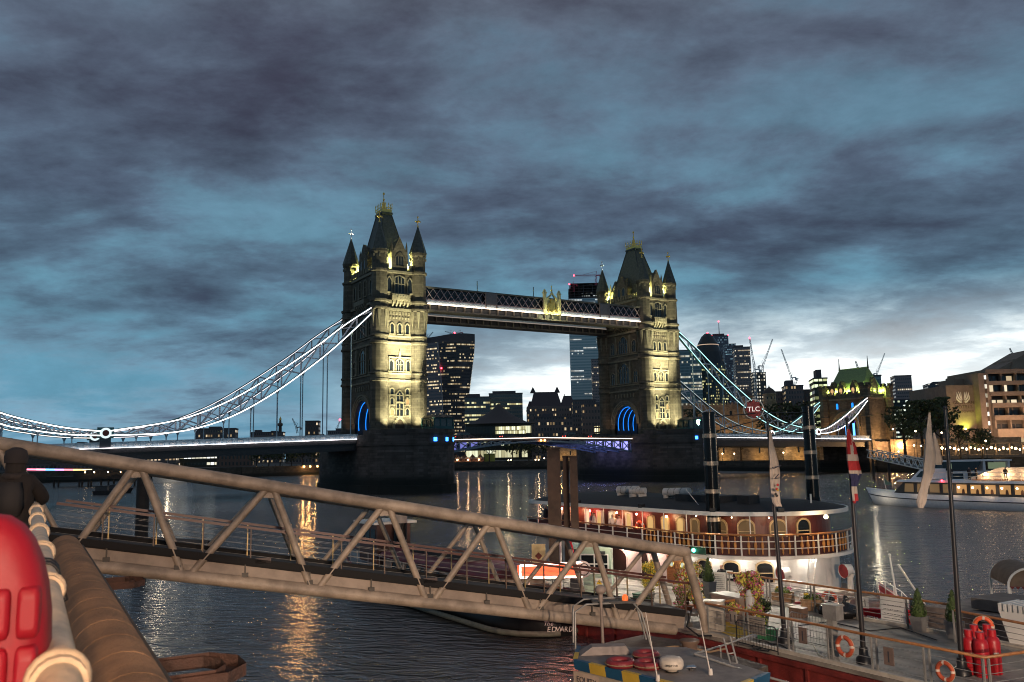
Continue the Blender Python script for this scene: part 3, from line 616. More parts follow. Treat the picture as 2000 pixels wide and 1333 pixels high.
def bascule(s, label):                     # s=+1 : leaf hinged at the near pier
    t = thing('bascule_leaf', label, 'bascule', br(41.15, 0, 0), YAW, 'opening leaves of the bascule span')
    xs = lambda k: -s*(30.4-30.3*k)          # k 0 at the pier, 1 at the middle
    zt = lambda k: -2.05+.42*k
    zb = lambda k: -2.5-3.2*(1-k)**1.7
    q = MB(); q.add([(xs(k), y, zt(k)+d) for k in (0, 1) for y in (-8.6, 8.6) for d in (-.55, 0)], [(0, 1, 3, 2), (4, 6, 7, 5), (0, 4, 5, 1), (2, 3, 7, 6), (1, 5, 7, 3), (0, 2, 6, 4)]); q.build('deck', ASPH, t)
    for y in (-8.4, -2.8, 2.8, 8.4):
        q = MB(); n = 10; ks = [i/n for i in range(n+1)]
        for a, b in zip(ks, ks[1:]):
            q.beam((xs(a), y, zb(a)), (xs(b), y, zb(b)), .35, .4)
            if zt(a)-.6-zb(a) > .7:
                q.beam((xs(a), y, zb(a)), (xs(a), y, zt(a)-.5), .25, .3); q.beam((xs(a), y, zt(a)-.6), (xs(b), y, zb(b)), .18, .25); q.beam((xs(a), y, zb(a)), (xs(b), y, zt(b)-.6), .18, .25)
        q.build('truss', [mat('bascule_steel', (.16, .22, .27), .5)], t)
    q = MB()
    for k in range(9):
        a, b = k/10+.015, (k+1)/10-.015
        for ya, yb in ((-8, -3.1), (-2.5, 2.5), (3.1, 8)):
            q.add([(xs(c), y, zb(c)+.42) for c in (a, b) for y in (ya, yb)], [(0, 1, 3, 2)])
    q.build('soffit_panel', [mat('soffit_paint', (.25, .30, .40), .4)], t)
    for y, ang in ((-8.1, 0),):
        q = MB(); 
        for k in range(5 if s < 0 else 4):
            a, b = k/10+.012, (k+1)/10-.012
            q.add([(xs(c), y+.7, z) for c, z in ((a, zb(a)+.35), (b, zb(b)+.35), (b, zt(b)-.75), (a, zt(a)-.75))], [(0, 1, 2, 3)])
        q.build('glow_panel', VIOL if s < 0 else emit('violet_glow_panel_dim', (.30, .32, 1.0), .45), t)  # violet lamplight inside the truss given as the panels' own glow
    for k in (.06, .25, .45):
        for y in (-5.5, 0, 5.5): lamp('violet_lamp', 'POINT', (xs(k), y, zb(k)-.9), (.35, .38, 1.0), 60 if s < 0 else 22, t, .2)
    q = MB(); q.beam((xs(0), -8.95, zt(0)+.02), (xs(1), -8.95, zt(1)+.02), .12, .14); q.build('light_strip', emit('peach_light_strip', (1, .78, .62), 3.2), t)
    for y in (-8.7, 8.7):
        q = MB()
        for k in range(23): x = xs(k/22); q.box(x-.06, x+.06, y-.06, y+.06, zt(k/22), zt(k/22)+1.1)
        for d in (.35, .75, 1.1): q.beam((xs(0), y, zt(0)+d), (xs(1), y, zt(1)+d), .07, .07)
        q.build('railing', DARKST, t)
    if s > 0:
        for dx in (-.6, .6): q = MB(); q.ball((.2+dx, -9.0, -2.3), .28, 8, 6); q.build('navigation_lamp', emit('orange_navigation_lamp', (1, .28, .06), 14), t)
    return t
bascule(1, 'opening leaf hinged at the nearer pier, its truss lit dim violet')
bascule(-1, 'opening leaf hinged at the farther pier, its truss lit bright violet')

def interp(tab, u):
    for (a, b), (c, d) in zip(tab, tab[1:]):
        if min(a, c)-1e-6 <= u <= max(a, c)+1e-6: return b+(d-b)*(u-a)/(c-a)
    return tab[-1][1]
def smooth(tab, n=26):
    out = []
    for i in range(n+1):
        u = tab[0][0]+(tab[-1][0]-tab[0][0])*i/n
        j = 0
        while j < len(tab)-2 and not min(tab[j][0], tab[j+1][0])-1e-6 <= u <= max(tab[j][0], tab[j+1][0])+1e-6: j += 1
        p0, p1, p2, p3 = tab[max(j-1, 0)], tab[j], tab[j+1], tab[min(j+2, len(tab)-1)]
        h = p2[0]-p1[0]; x = (u-p1[0])/h
        m1 = (p2[1]-p0[1])/(p2[0]-p0[0])*h; m2 = (p3[1]-p1[1])/(p3[0]-p1[0])*h
        out.append((u, (2*x**3-3*x*x+1)*p1[1]+(x**3-2*x*x+x)*m1+(-2*x**3+3*x*x)*p2[1]+(x**3-x*x)*m2))
    return out
UP = [(-6.5, 29.9), (-14, 24.7), (-20, 19.9), (-30.5, 12.4), (-40, 6.5), (-49.6, 2.6), (-63.5, .1)]
LO = [(-6.5, 28.8), (-14, 21.5), (-20, 16.2), (-30.5, 8.3), (-40, 2.9), (-49.6, .1), (-63.5, -.7)]
UPS = [(-63.5, .1), (-70, .75), (-76, 2.0), (-82, 3.8), (-93, 9.2)]
LOS = [(-63.5, -.7), (-70, -.45), (-76, .35), (-82, 1.8), (-93, 8.6)]
def chain(up, lo, y, label, n, strip, flip=False, stretch=1., bright=True):
    t = thing('suspension_chain', label, 'chain', br(0, 0, 0), YAW, 'truss-shaped suspension chains')
    f = (lambda u: 82.3-u*stretch) if flip else (lambda u: u)
    U, L = [(f(u), z) for u, z in smooth(up)], [(f(u), z) for u, z in smooth(lo)]
    s = -1 if y < 0 else 1
    for nm, P in (('upper_chord', U), ('lower_chord', L)):
        q = MB()
        for (a, b), (c, d) in zip(P, P[1:]): q.beam((a, y, b), (c, y, d), .75, .42)
        q.build(nm, TEAL, t)
        q = MB()
        for i, ((a, b), (c, d)) in enumerate(zip(P, P[1:])):
            q.beam((a, y-.46, b-.05), (c, y-.46, d-.05), .08, .2 if bright else .12)
        q.build('light_strip', strip, t)
    q = MB(); k = 13
    for i in range(k+1):
        u = U[0][0]+(U[-1][0]-U[0][0])*i/k; u2 = U[0][0]+(U[-1][0]-U[0][0])*(i+1)/k
        za, zb = interp(U, u), interp(L, u)
        if 0 < i < k: q.beam((u, y, za), (u, y, zb), .3, .3, 0, (1, 0, 0))
        if i < k:
            if i % 2: q.beam((u, y, za), (u2, y, interp(L, u2)), .3, .3)
            else: q.beam((u, y, zb), (u2, y, interp(U, u2)), .3, .3)
            if 1 <= i < k-1: q.beam((u, y+.1, zb if i % 2 else za), (u2, y+.1, interp(U, u2) if i % 2 else interp(L, u2)), .24, .2)
    q.build('bracing', [mat('chain_bracing', (.70, .66, .68), .5)], t)
    for i in range(1, n):
        u = U[0][0]+(U[-1][0]-U[0][0])*i/n; zl = interp(L, u); zr = roadz(u)
        if zl-zr < 1.0: continue
        q = MB(); q.tube([(u, y, zl), (u, y, zr)], .13, 6); q.lathe([(.5, 0), (.16, -.9)], (u, y, zl), 6); q.build('hanger_rod', PALEBL, t)
    return t
chain(UP, LO, -9.7, 'long brightly lit chain sweeping down left from the nearer tower', 10, LED)
chain(UP, LO, 9.7, 'long dark green chain behind the bright one, left of the nearer tower', 10, emit('dim_far_strip', (1, .92, .95), 1.2), False, 1, False)
chain(UPS, LOS, -9.7, 'short lit chain rising to the left picture edge', 5, LED)
chain(UPS, LOS, 9.7, 'short chain at the left picture edge behind the lit one', 5, emit('far_short_strip', (1, .9, .85), 1.5), False, 1, False)
UPN = [(u*1.05, z) for u, z in UP]; LON = [(u*1.05, z) for u, z in LO]
chain(UPN, LON, -9.7, 'long pale green lit chain descending right from the farther tower', 10, LEDT, True)
chain(UPN, LON, 9.7, 'long dark chain descending right behind the farther tower', 10, emit('dim_far_strip2', (.8, .95, 1), .5), True, 1, False)
UPNS = [(-66.7, .1), (-72, 1.2), (-79, 4.2), (-86, 7.8), (-93.5, 11.5)]; LONS = [(-66.7, -.7), (-72, -.5), (-79, 1.2), (-86, 4.8), (-93.5, 10.6)]
chain(UPNS, LONS, -9.7, 'short bright chain rising to the green-roofed gate tower', 5, LED, True)
chain(UPNS, LONS, 9.7, 'short pale chain rising to the far side of the gate tower', 5, LEDT, True)
def link(u, y, label, red):
    t = thing('chain_link', label, 'link pin', br(u, y, 0), YAW, 'link pins joining the chains')
    q = MB(); q.box(-1.5, 1.5, -.35, .35, -1.2, .9); q.build('link_plate', TEAL, t)
    z = -.25
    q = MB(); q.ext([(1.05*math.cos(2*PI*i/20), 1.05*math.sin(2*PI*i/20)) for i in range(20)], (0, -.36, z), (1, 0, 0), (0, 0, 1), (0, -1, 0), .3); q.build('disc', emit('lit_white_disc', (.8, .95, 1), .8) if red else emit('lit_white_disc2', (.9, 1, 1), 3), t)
    q = MB(); q.ext([(.62*math.cos(2*PI*i/20), .62*math.sin(2*PI*i/20)) for i in range(20)], (0, -.67, z), (1, 0, 0), (0, 0, 1), (0, -1, 0), .1); q.build('boss', [mat('red_boss', (.30, .06, .04), .5)], t)
    q = MB(); q.box(-1.0, 1.0, -.5, .5, roadz(u)-.2, -1.2); q.build('post', [mat('link_post', (.05, .06, .07), .5)], t)
link(-63.5, -9.7, 'white disc with red centre joining the two lit chains on the left', True)
link(-63.5, 9.7, 'darker link disc with red centre just behind the white disc on the left', True)
link(82.3+66.7, -9.7, 'small white glowing link before the gate tower arch', False)
link(82.3+66.7, 9.7, 'small white link on the far side of the right side span', False)
random.seed(7)
# ------------------------------------------------------------------ background buildings
def pxw(Y): return Y/F
def block(name, label, cat, px0, px1, ytop, Y, m, depth=28, group=None, z0=QUAY, ang=0., roofm=None, extra=None, setback=None):
    A, B = at(px0, 850, Y), at(px1, 850, Y); zt = at((px0+px1)/2, ytop, Y).z; w = B.x-A.x
    t = thing(name, label, cat, ((A.x+B.x)/2, Y, z0), ang - math.atan2((A.x+B.x)/2, Y)*.6, group); h = zt-z0
    q = MB(); q.prism([(-w/2, 0), (w/2, 0), (w/2, depth), (-w/2, depth)], 0, h); q.build('facade', m, t)
    rm = roofm or mat('flat_roof', (.10, .09, .10), .9)
    q = MB(); q.box(-w/2-.3, w/2+.3, -.3, depth+.3, h, h+.8)
    q.build('parapet', rm, t)
    if setback: 
        q = MB()
        for fx, fw, hh in setback: q.box(-w/2+fx*w, -w/2+(fx+fw)*w, depth*.25, depth*.8, h+.8, h+.8+hh)
        q.build('plant_room', rm, t)
    return t, w, h
DK = (.022, .024, .028)
f_office = facade('facade_office', (.15, .16, .16), (.06, .085, .095), 3.9, 2.2, .42, (1, .78, .30), .85, .42, .92, .8, 1.)
f_glass = facade('facade_glass', (.22, .32, .34), (.10, .17, .19), 3.9, 1.6, .26, (1, .8, .45), .6, .62, .85, .85, 5.)
f_bish = facade('facade_tall', (.46, .56, .58), (.26, .39, .43), 3.9, 2.0, .22, (1, .88, .68), .6, .42, .97, .92, 8.)
f_dark = facade('facade_dark', (.13, .105, .105), (.05, .048, .055), 3.6, 1.9, .30, (1, .64, .28), .8, .5, .6, .35, 11.)
f_slab = facade('facade_slab', (.26, .21, .21), (.09, .09, .10), 3.7, 2.0, .32, (1, .70, .36), .75, .42, .7, .7, 13.)
f_blue = facade('facade_blue', (.14, .15, .19), (.05, .06, .085), 3.5, 1.7, .42, (.5, .72, 1.0), .5, .4, .45, .3, 17.)
f_old = facade('facade_old', (.10, .075, .068), (.03, .028, .028), 4.2, 2.4, .16, (1, .62, .28), 1.2, .5, .42, .2, 19.)
f_ware = facade('facade_ware', (.16, .12, .11), (.05, .045, .045), 4.5, 2.2, .36, (1, .62, .26), .9, .4, .5, .55, 23.)
f_scaf = facade('facade_scaffold', (.10, .09, .085), (.03, .028, .026), 3.6, 2.6, .55, (1, .78, .46), .9, .5, .5, .2, 29.)
f_gherk = facade('facade_gherkin', (.06, .085, .095), (.04, .07, .08), 3.9, 2.6, .45, (1, .80, .26), .8, .5, .62, .35, 31.)
f_walk = facade('facade_curved', (.22, .19, .195), (.09, .085, .10), 3.9, 1.7, .42, (1, .68, .30), 1.0, .42, .9, .7, 37.)
f_left = facade('facade_riverside', (.12, .10, .10), (.05, .05, .055), 3.2, 1.8, .40, (1, .66, .34), 1.4, .5, .6, .6, 41.)

def lathe_uv(prof, n, sc=1.):
    q = MB(); R0 = max(r for r, z in prof)
    for (r0, z0), (r1, z1) in zip(prof, prof[1:]):
        for k in range(n):
            a, b = 2*PI*k/n, 2*PI*(k+1)/n; u0, u1 = R0*a, R0*b
            q.add([(r0*math.cos(a), r0*math.sin(a), z0), (r0*math.cos(b), r0*math.sin(b), z0), (r1*math.cos(b), r1*math.sin(b), z1), (r1*math.cos(a), r1*math.sin(a), z1)], [(0, 1, 2, 3)], 0, True, [[(u0, z0), (u1, z0), (u1, z1), (u0, z1)]])
    return q
def aviation(t, *ps):
    for p in ps: q = MB(); q.ball(p, 1.0, 6, 4); q.build('warning_lamp', REDL, t)
# curved top-heavy tower behind the near tower
def fenchurch():
    Y = 1000; t = thing('curved_skyscraper', 'top-heavy curved office tower with rows of lit floors, just right of the nearer bridge tower', 'skyscraper', (0, 0, 0))
    lev = [(840, 822, 866, 911), (780, 818, 864, 915), (730, 815, 861, 921), (690, 812, 857, 926), (668, 812, 855, 927.5)]
    q = MB(); prev = None; rings = []
    for y, a, c, b in lev:
        A, Cc, B = at(a, y, Y+18), at(c, y, Y), at(b, y, Y+4); z = at(870, y, Y).z if y < 840 else QUAY
        rings.append([(A.x, A.y, z), (Cc.x, Cc.y, z), ((Cc.x+B.x)/2, Y-4, z), (B.x, B.y, z), (B.x-2, Y+45, z), (A.x+2, Y+48, z)])
    for r0, r1 in zip(rings, rings[1:]):
        L = 0
        for k in range(6):
            p, q2 = Vector(r0[k]), Vector(r0[(k+1) % 6]); d = (q2-p).length
            q.add([r0[k], r0[(k+1) % 6], r1[(k+1) % 6], r1[k]], [(0, 1, 2, 3)], 0, False, [[(L, r0[k][2]), (L+d, r0[k][2]), (L+d, r1[k][2]), (L, r1[k][2])]]); L += d+3
    q.build('facade', f_walk, t)
    top = rings[-1]; zt = at(905, 651, Y).z; z0 = top[0][2]; q = MB()
    def up(p, k): return (p[0], p[1], z0+k)
    h = zt-z0
    ts = [up(top[0], .25*h), up(top[1], .35*h), up(top[2], 1.05*h), up(top[3], .55*h), up(top[4], .5*h), up(top[5], .3*h)]
    # arched crown of fins
    N = 14; f0 = [Vector(top[1]).lerp(Vector(top[3]), i/N) for i in range(N+1)]; b0 = [Vector(top[0]).lerp(Vector(top[4]), i/N) for i in range(N+1)]
    hh = [h*(.55+.5*math.sin(PI*(.1+.62*i/N))) for i in range(N+1)]
    for i in range(N):
        q.add([f0[i], f0[i+1], f0[i+1]+Vector((0, 0, hh[i+1])), f0[i]+Vector((0, 0, hh[i]))], [(0, 1, 2, 3)])
        q.add([f0[i]+Vector((0, 0, hh[i])), f0[i+1]+Vector((0, 0, hh[i+1])), b0[i+1]+Vector((0, 0, hh[i+1]*.9)), b0[i]+Vector((0, 0, hh[i]*.9))], [(0, 1, 2, 3)])
        q.add([b0[i+1], b0[i], b0[i]+Vector((0, 0, hh[i]*.9)), b0[i+1]+Vector((0, 0, hh[i+1]*.9))], [(0, 1, 2, 3)])
    q.add([f0[0], f0[0]+Vector((0, 0, hh[0])), b0[0]+Vector((0, 0, hh[0]*.9)), b0[0]], [(0, 1, 2, 3)])
    q.build('crown', mat('crown_cladding', (.075, .055, .06), .5), t)
    q = MB()
    for i in range(0, 30):                     # vertical fins down the front
        for r0, r1 in zip(rings, rings[1:]):
            for k in (1, 2):
                w = i/30; a = Vector(r0[k]).lerp(Vector(r0[k+1]), w); b = Vector(r1[k]).lerp(Vector(r1[k+1]), w); q.beam(a+Vector((0, -.3, 0)), b+Vector((0, -.3, 0)), .22, .5, 0, (0, 1, 0))
    q.build('fins', mat('facade_fins', (.08, .07, .075), .5), t)
    q = MB()
    for r0, r1 in zip(rings, rings[1:]): q.beam(Vector(r0[1])+Vector((0, -.6, 0)), Vector(r1[1])+Vector((0, -.6, 0)), 1.2, 1.0, 0, (0, 1, 0))
    q.build('corner_strip', mat('pale_edge', (.35, .3, .3), .5), t)
    aviation(t, at(862, 719, Y-3))
fenchurch()
def crane(label, pts, Y, col=(.6, .58, .55), red=False, th=1.0, group='tower cranes on the skyline', mastto=None):
    # pts : jib tip, jib foot, mast foot (pixels)
    T_, J, B = (at(*p, Y) for p in pts); t = thing('tower_crane', label, 'crane', (B.x, B.y, B.z), 0, group)
    m = mat('crane_paint_%d' % int(col[0]*100), col, .5); q = MB(); o = B
    def lat(a, b, w, nm, par, k):
        a, b = a-o, b-o; q = MB(); d = (b-a); n = max(3, int(d.length/(w*1.4))); s = d.normalized().cross(Vector((0, 1, 0))).normalized()*w/2
        for e in (-1, 1): q.beam(a+s*e, b+s*e*(1 if k else .5), w*.28, None, 0, (0, 1, .1))
        for i in range(n):
            c = (-1)**i; q.beam(a+d*(i/n)+s*c, a+d*((i+1)/n)-s*c, w*.2, None, 0, (0, 1, .1))
        return q.build(nm, m, par)
    if (J-B).length > 1: lat(B, J, 1.9*th, 'mast', t, 1)
    lat(J, T_, 1.5*th, 'jib', t, 0)
    d = (T_-J).normalized(); q = MB(); e = J-o-Vector((d.x, 0, 0)).normalized()*(5*th) if abs(d.x) > .05 else J-o-Vector((4*th, 0, 0))
    q.beam(J-o, e+Vector((0, 0, .5)), 1.0*th, 1.2*th); q.obox(e, (0, 0, -1), 2.6*th, 2.0*th, 2.0*th); q.beam(J-o, J-o+Vector((-.8 if d.x > 0 else .8, 0, 5*th)), .5*th); q.beam(J-o+Vector((-.8 if d.x > 0 else .8, 0, 5*th)), J-o+(T_-J)*.7, .2*th)
    q.build('counter_jib', m, t)
    if red: aviation(t, T_-o)
    return t
crane('small dark crane on the roof edge left of the curved tower', ((846, 648), (836, 660), (832, 668)), 1005, (.05, .04, .05), False, .8)
crane('dark roof crane lying low on the curved tower crown', ((869, 647), (880, 651), (880, 655)), 1010, (.06, .04, .05), False, .7)
crane('red-lit roof crane at the right on the curved tower crown', ((888, 650), (898, 650), (897, 655)), 1012, (.4, .03, .05), True, .7)
block('office_block', 'dark glass office block with lit bands right beside the curved tower', 'office building', 908, 958, 776, 800, f_office, 30, 'riverside office blocks', setback=[(.1, .5, 3)])
block('office_block', 'taller glass office block with lit bands before the bright gap of sky', 'office building', 956, 1022, 769, 830, f_office, 30, 'riverside office blocks', setback=[(.1, .7, 2.5)])
# tent-roofed hall behind the middle span
def hall():
    Y = 640; A, B = at(902, 842, Y), at(1045, 842, Y); w = B.x-A.x; t = thing('tent_roof_hall', 'low hall with dark sweeping pointed roof and a lit glass front, behind the bascule span', 'hall', ((A.x+B.x)/2, Y, QUAY))
    zt = at(990, 786, Y).z-QUAY; ze = at(990, 826, Y).z-QUAY; q = MB()
    rings = []
    for i in range(9):
        r = 1-i/8; rings.append([(math.cos(a)*w/2*(r**1.0 if i else 1.05)*1, 20+math.sin(a)*18*r, ze+(zt-ze)*(1-r)**1.5) for a in [2*PI*k/24 for k in range(24)]])
    q.loft(rings[:-1]+[[(math.cos(2*PI*k/24)*1.2, 20+math.sin(2*PI*k/24)*1, zt) for k in range(24)]], 0, True); q.build('roof', mat('hall_roof', (.08, .065, .065), .8), t)
    q = MB(); q.prism([(-w/2*.9, 6), (w/2*.9, 6), (w/2*.9, 34), (-w/2*.9, 34)], 0, ze); q.build('facade', facade('facade_hall', (.03, .028, .02), (.02, .02, .015), 9., 2.2, .55, (1, .85, .4), .9, .6, .9, .9, 43.), t)
    q = MB(); q.box(-w*.04, w*.38, 5.2, 5.6, ze-8, ze-2.5); q.build('lit_glazing', facade('lit_glazing', (.2, .18, .08), (.2, .18, .1), 5.5, 1.4, .95, (1, .85, .38), 1.2, .9, .86, .2, 47.), t)
hall()
# dark gothic-roofed block
def gothic():
    Y = 760; A, B = at(1030, 840, Y), at(1136, 840, Y); w = B.x-A.x; t = thing('gabled_office', 'dark brick office with steep pointed roofs and lit windows, left of the farther tower', 'office building', ((A.x+B.x)/2, Y, QUAY))
    H = lambda y: at(1080, y, Y).z-QUAY
    q = MB(); q.prism([(-w/2, 0), (w/2, 0), (w/2, 30), (-w/2, 30)], 0, H(793)); q.build('facade', f_ware, t)
    q = MB(); X = lambda px: at(px, 800, Y).x-(A.x+B.x)/2
    def tent(pa, pb, ye, yt, pinch=.55):
        xa, xb = X(pa), X(pb); ze, z2 = H(ye), H(yt); q.loft([[(xa, 1, ze), (xb, 1, ze), (xb, 26, ze), (xa, 26, ze)], [(xa+(xb-xa)*(1-pinch)/2, 8, z2), (xb-(xb-xa)*(1-pinch)/2, 8, z2), (xb-(xb-xa)*(1-pinch)/2, 18, z2), (xa+(xb-xa)*(1-pinch)/2, 18, z2)]], 0, False)
    tent(1036, 1098, 793, 764, .75); tent(1096, 1124, 793, 772, .5); tent(1028, 1045, 800, 782, .3)
    for px in (1042, 1090): q.ext([(-2.6, 0), (2.6, 0), (0, 5.5)], (X(px), 8, H(765)), (1, 0, 0), (0, 0, 1), (0, 1, 0), 8)
    q.build('roof', mat('gothic_roof', (.075, .055, .06), .8), t)
    q = MB(); q.tube([(X(1104), 10, H(776)), (X(1104), 10, H(768))], .5, 5); q.build('flagpole', DARKST, t)
gothic()
# tall tower under construction, behind the farther tower
def tall():
    Y = 1150; t, w, h = block('tall_skyscraper', 'tallest glass skyscraper with unfinished open floors on top, rising behind the walkway', 'skyscraper', 1118, 1196, 582, Y, f_bish, 45)
    q = MB(); zt = at(1150, 551, Y).z-QUAY
    for i in range(6): z = h+.8+(zt-h)*(i+.3)/6; q.box(-w/2+(3 if i > 3 else 0), w/2-(5 if i > 4 else 0), 0, 40, z, z+.7)
    for i in range(9): x = -w/2+2+(w-4)*i/8; q.box(x-.4, x+.4, .5, 1.3, h, zt-3); q.box(x-.4, x+.4, 20, 21, h, zt)
    q.build('open_floors', mat('concrete_frame', (.06, .06, .06), .8), t)
    q = MB(); q.box(-w*.15, w*.35, 12, 34, h, zt+1); q.build('core', facade('facade_core', (.04, .04, .04), (.03, .03, .03), 4.2, 3.4, .5, (.95, .95, .8), .8, .4, .6, .5, 53.), t)
tall()
crane('red-lit crane with level jib on the tallest skyscraper', ((1121, 538), (1164, 538), (1164, 557)), 1140, (.5, .06, .12), True, 1.2)
crane('short red-lit crane arm at the left edge of the open floors', ((1112, 555), (1120, 556), (1121, 570)), 1145, (.4, .06, .10), True, .9)
block('office_tower', 'dark slab tower with warm lit windows against the farther bridge tower', 'office building', 1160, 1200, 702, 1050, f_slab, 30)
block('office_block', 'low building with a bright white fascia left of the farther tower base', 'office building', 1138, 1186, 790, 620, f_ware, 20, setback=[(.0, .95, 1.2)])
t, w, h = block('shop_block', 'small lit shop front seen just left of the farther tower base', 'shop building', 1162, 1182, 832, 560, facade('facade_shop', (.06, .03, .02), (.03, .02, .01), 3.4, 1.2, .8, (1, .72, .3), 1.6, .7, .7, .1, 59.), 12)
block('office_block', 'dark low office in the gap between gabled office and tall skyscraper', 'office building', 1120, 1166, 782, 700, f_dark, 26)
block('riverside_block', 'dark low building behind the right half of the bascule span', 'building', 1045, 1120, 815, 560, f_dark, 26, setback=[(.2, .3, 2)])
# right of the farther tower
block('glass_tower', 'teal glass tower directly right of the farther bridge tower', 'skyscraper', 1333, 1376, 684, 1100, f_glass, 35)
def gherkin():
    Y = 1120; c = at(1397, 800, Y); zt = at(1397, 645, Y).z-QUAY; Rm = 37*Y/F
    t = thing('bullet_skyscraper', 'bullet-shaped glass skyscraper with a dark pointed top', 'skyscraper', (c.x, Y+Rm, QUAY))
    pr = [(.84, 0), (.93, .15), (.99, .32), (1, .45), (.95, .6), (.85, .73)]; top = [(.85, .73), (.70, .835), (.52, .915), (.34, .965), (.16, .992), (.01, 1.0)]
    lathe_uv([(r*Rm, z*zt) for r, z in pr], 28).build('facade', f_gherk, t)
    lathe_uv([(r*Rm, z*zt) for r, z in top], 28).build('dome', mat('dark_dome_glass', (.02, .03, .035), .15, var=0), t)
    q = MB()
    for k in range(14):
        for sg in (-1, 1):
            pts = []
            for i in range(21):
                f = i/20; rr = interp([(z, r) for r, z in pr+top[1:-1]], min(.97, f))*Rm*1.005; a = 2*PI*k/14+sg*f*1.9; pts.append((rr*math.cos(a), rr*math.sin(a), f*zt*.97))
            q.tube(pts, .42, 4, 0, False)
    q.build('diagonal_frame', mat('diagrid', (.03, .035, .04), .4), t)
    q = MB(); q.torus((0, 0, zt*.895), Rm*.575, .5, (0, 0, 1), 28, 5); q.build('light_ring', emit('dim_ring', (1, .7, .5), .5), t)
    aviation(t, (0, -2, zt))
gherkin()
t, w, h = block('mast_skyscraper', 'dark stepped skyscraper with tall roof mast behind the bullet-shaped one', 'skyscraper', 1400, 1432, 656, 1300, f_blue, 35, setback=[(.1, .7, 4)])
q = MB(); q.tube([(0, 10, h), (0, 10, h+24)], [.9, .3], 6); q.build('mast', DARKST, t); aviation(t, (0, 10, h+24), (w/2, 0, h+1), (-w/2, 0, h+1))
block('slab_tower', 'dark slab tower with bluish windows, shoulder of the mast skyscraper', 'skyscraper', 1424, 1446, 672, 1250, f_blue, 30)
block('slab_tower', 'stone-coloured lit tower with a bright band high up, right end of the cluster', 'skyscraper', 1444, 1474, 678, 1150, f_slab, 30, setback=[(.0, .6, 3)])
block('scaffolded_block', 'scaffolded concrete frame glowing on every floor, under the crossed cranes', 'building site', 1477, 1502, 728, 900, f_scaf, 20)
crane('tall white crane standing left of the scaffolded frame', ((1464, 660), (1474, 722), (1478, 800)), 880, (.75, .72, .68), True, 1.1)
crane('white luffing crane leaning right above the scaffolded frame', ((1509, 662), (1490, 715), (1489, 730)), 890, (.65, .63, .6), False, .9)
crane('white luffing crane leaning left over the dark block', ((1526, 682), (1546, 738), (1549, 756)), 760, (.7, .7, .68), False, .8)
crane('short dark crane right of the leaning white crane', ((1559, 738), (1553, 752), (1552, 758)), 770, (.25, .25, .25), False, .7)
crane('grey crane tip over the left part of the green roof', ((1671, 705), (1681, 735), (1682, 745)), 600, (.3, .3, .3), False, .8)
crane('faint pale crane right of the green roof', ((1728, 690), (1713, 730), (1711, 745)), 1000, (.7, .7, .7), False, .8)
crane('grey crane above the hotel roof in the right corner', ((1972, 680), (1983, 703), (1984, 720)), 600, (.3, .28, .28), False, .8)
block('office_block', 'dark flat-topped block right of the domed castle turret', 'office building', 1540, 1574, 754, 620, f_dark, 22, 'dark blocks by the castle', setback=[(.1, .4, 4)])
block('office_block', 'long dark block with two warm windows left of the gate tower', 'office building', 1566, 1612, 762, 640, f_old, 22, 'dark blocks by the castle')
block('office_block', 'low dark building behind the castle trees', 'office building', 1508, 1545, 766, 640, f_dark, 22, 'dark blocks by the castle')
block('office_block', 'dark lit office behind the ridge of the green roof', 'office building', 1692, 1728, 735, 480, f_glass, 22)
block('yellow_lit_block', 'office corner with yellow lit windows left of the green roof', 'office building', 1597, 1622, 740, 480, facade('facade_yellow', (.03, .035, .02), (.03, .03, .01), 3.4, 2.4, .7, (.9, .95, .35), 1.1, .5, .8, .8, 61.), 20, setback=[(.3, .4, 5)])
block('round_cornered_tower', 'isolated dark tower with lit floors standing over the trees', 'skyscraper', 1757, 1788, 734, 900, f_slab, 26)
block('glass_block', 'blue-grey glass block left of the hotel', 'office building', 1822, 1853, 750, 800, facade('facade_bluegrey', (.06, .075, .10), (.03, .04, .06), 3.6, 1.6, .2, (1, .8, .5), 1., .6, .8, .4, 67.), 26, setback=[(.4, .5, 2)])
block('glass_block', 'low glass block with green lit floors above the trees', 'office building', 1730, 1812, 781, 700, facade('facade_greenlit', (.02, .03, .03), (.01, .02, .02), 3.6, 2., .6, (.9, .95, .5), 1.0, .4, .8, .5, 71.), 26)
# castle : domed turrets, keep and curtain wall
CAST = stone('castle_stone', (.34, .27, .19), 1.0, .5, .02)
def turret(px, ytop, ybot, wpx, Y, label):
    c = at(px, ybot, Y); k = Y/F; t = thing('castle_turret', label, 'castle turret', (c.x, Y, c.z), 0, 'domed castle turrets'); H = (ybot-ytop)*k; r = wpx*k/2
    q = MB(); q.lathe([(r, -8), (r, H*.52), (r*1.08, H*.53), (r*1.08, H*.58)], (0, 0, 0), 14, 0, False); q.build('drum', CAST, t)
    q = MB(); q.lathe([(r*1.05, H*.58), (r*.95, H*.68), (r*.6, H*.8), (r*.3, H*.86), (r*.12, H*.9), (.08, H)], (0, 0, 0), 14); q.build('dome', mat('lead_dome', (.07, .05, .045), .6), t)
    for a in (-2.2, -1.57, -.95): q = MB(); q.box(-.3, .3, -.1, .1, 0, 1.5); o = q.build('window', GLASSD, t, (r*math.cos(a), r*math.sin(a), H*.3), a+PI/2)
turret(1504, 752, 792, 24, 520, 'domed round castle turret lit warm, the clearer of two')
turret(1460, 758, 794, 22, 540, 'domed castle turret half hidden behind the lit chain')
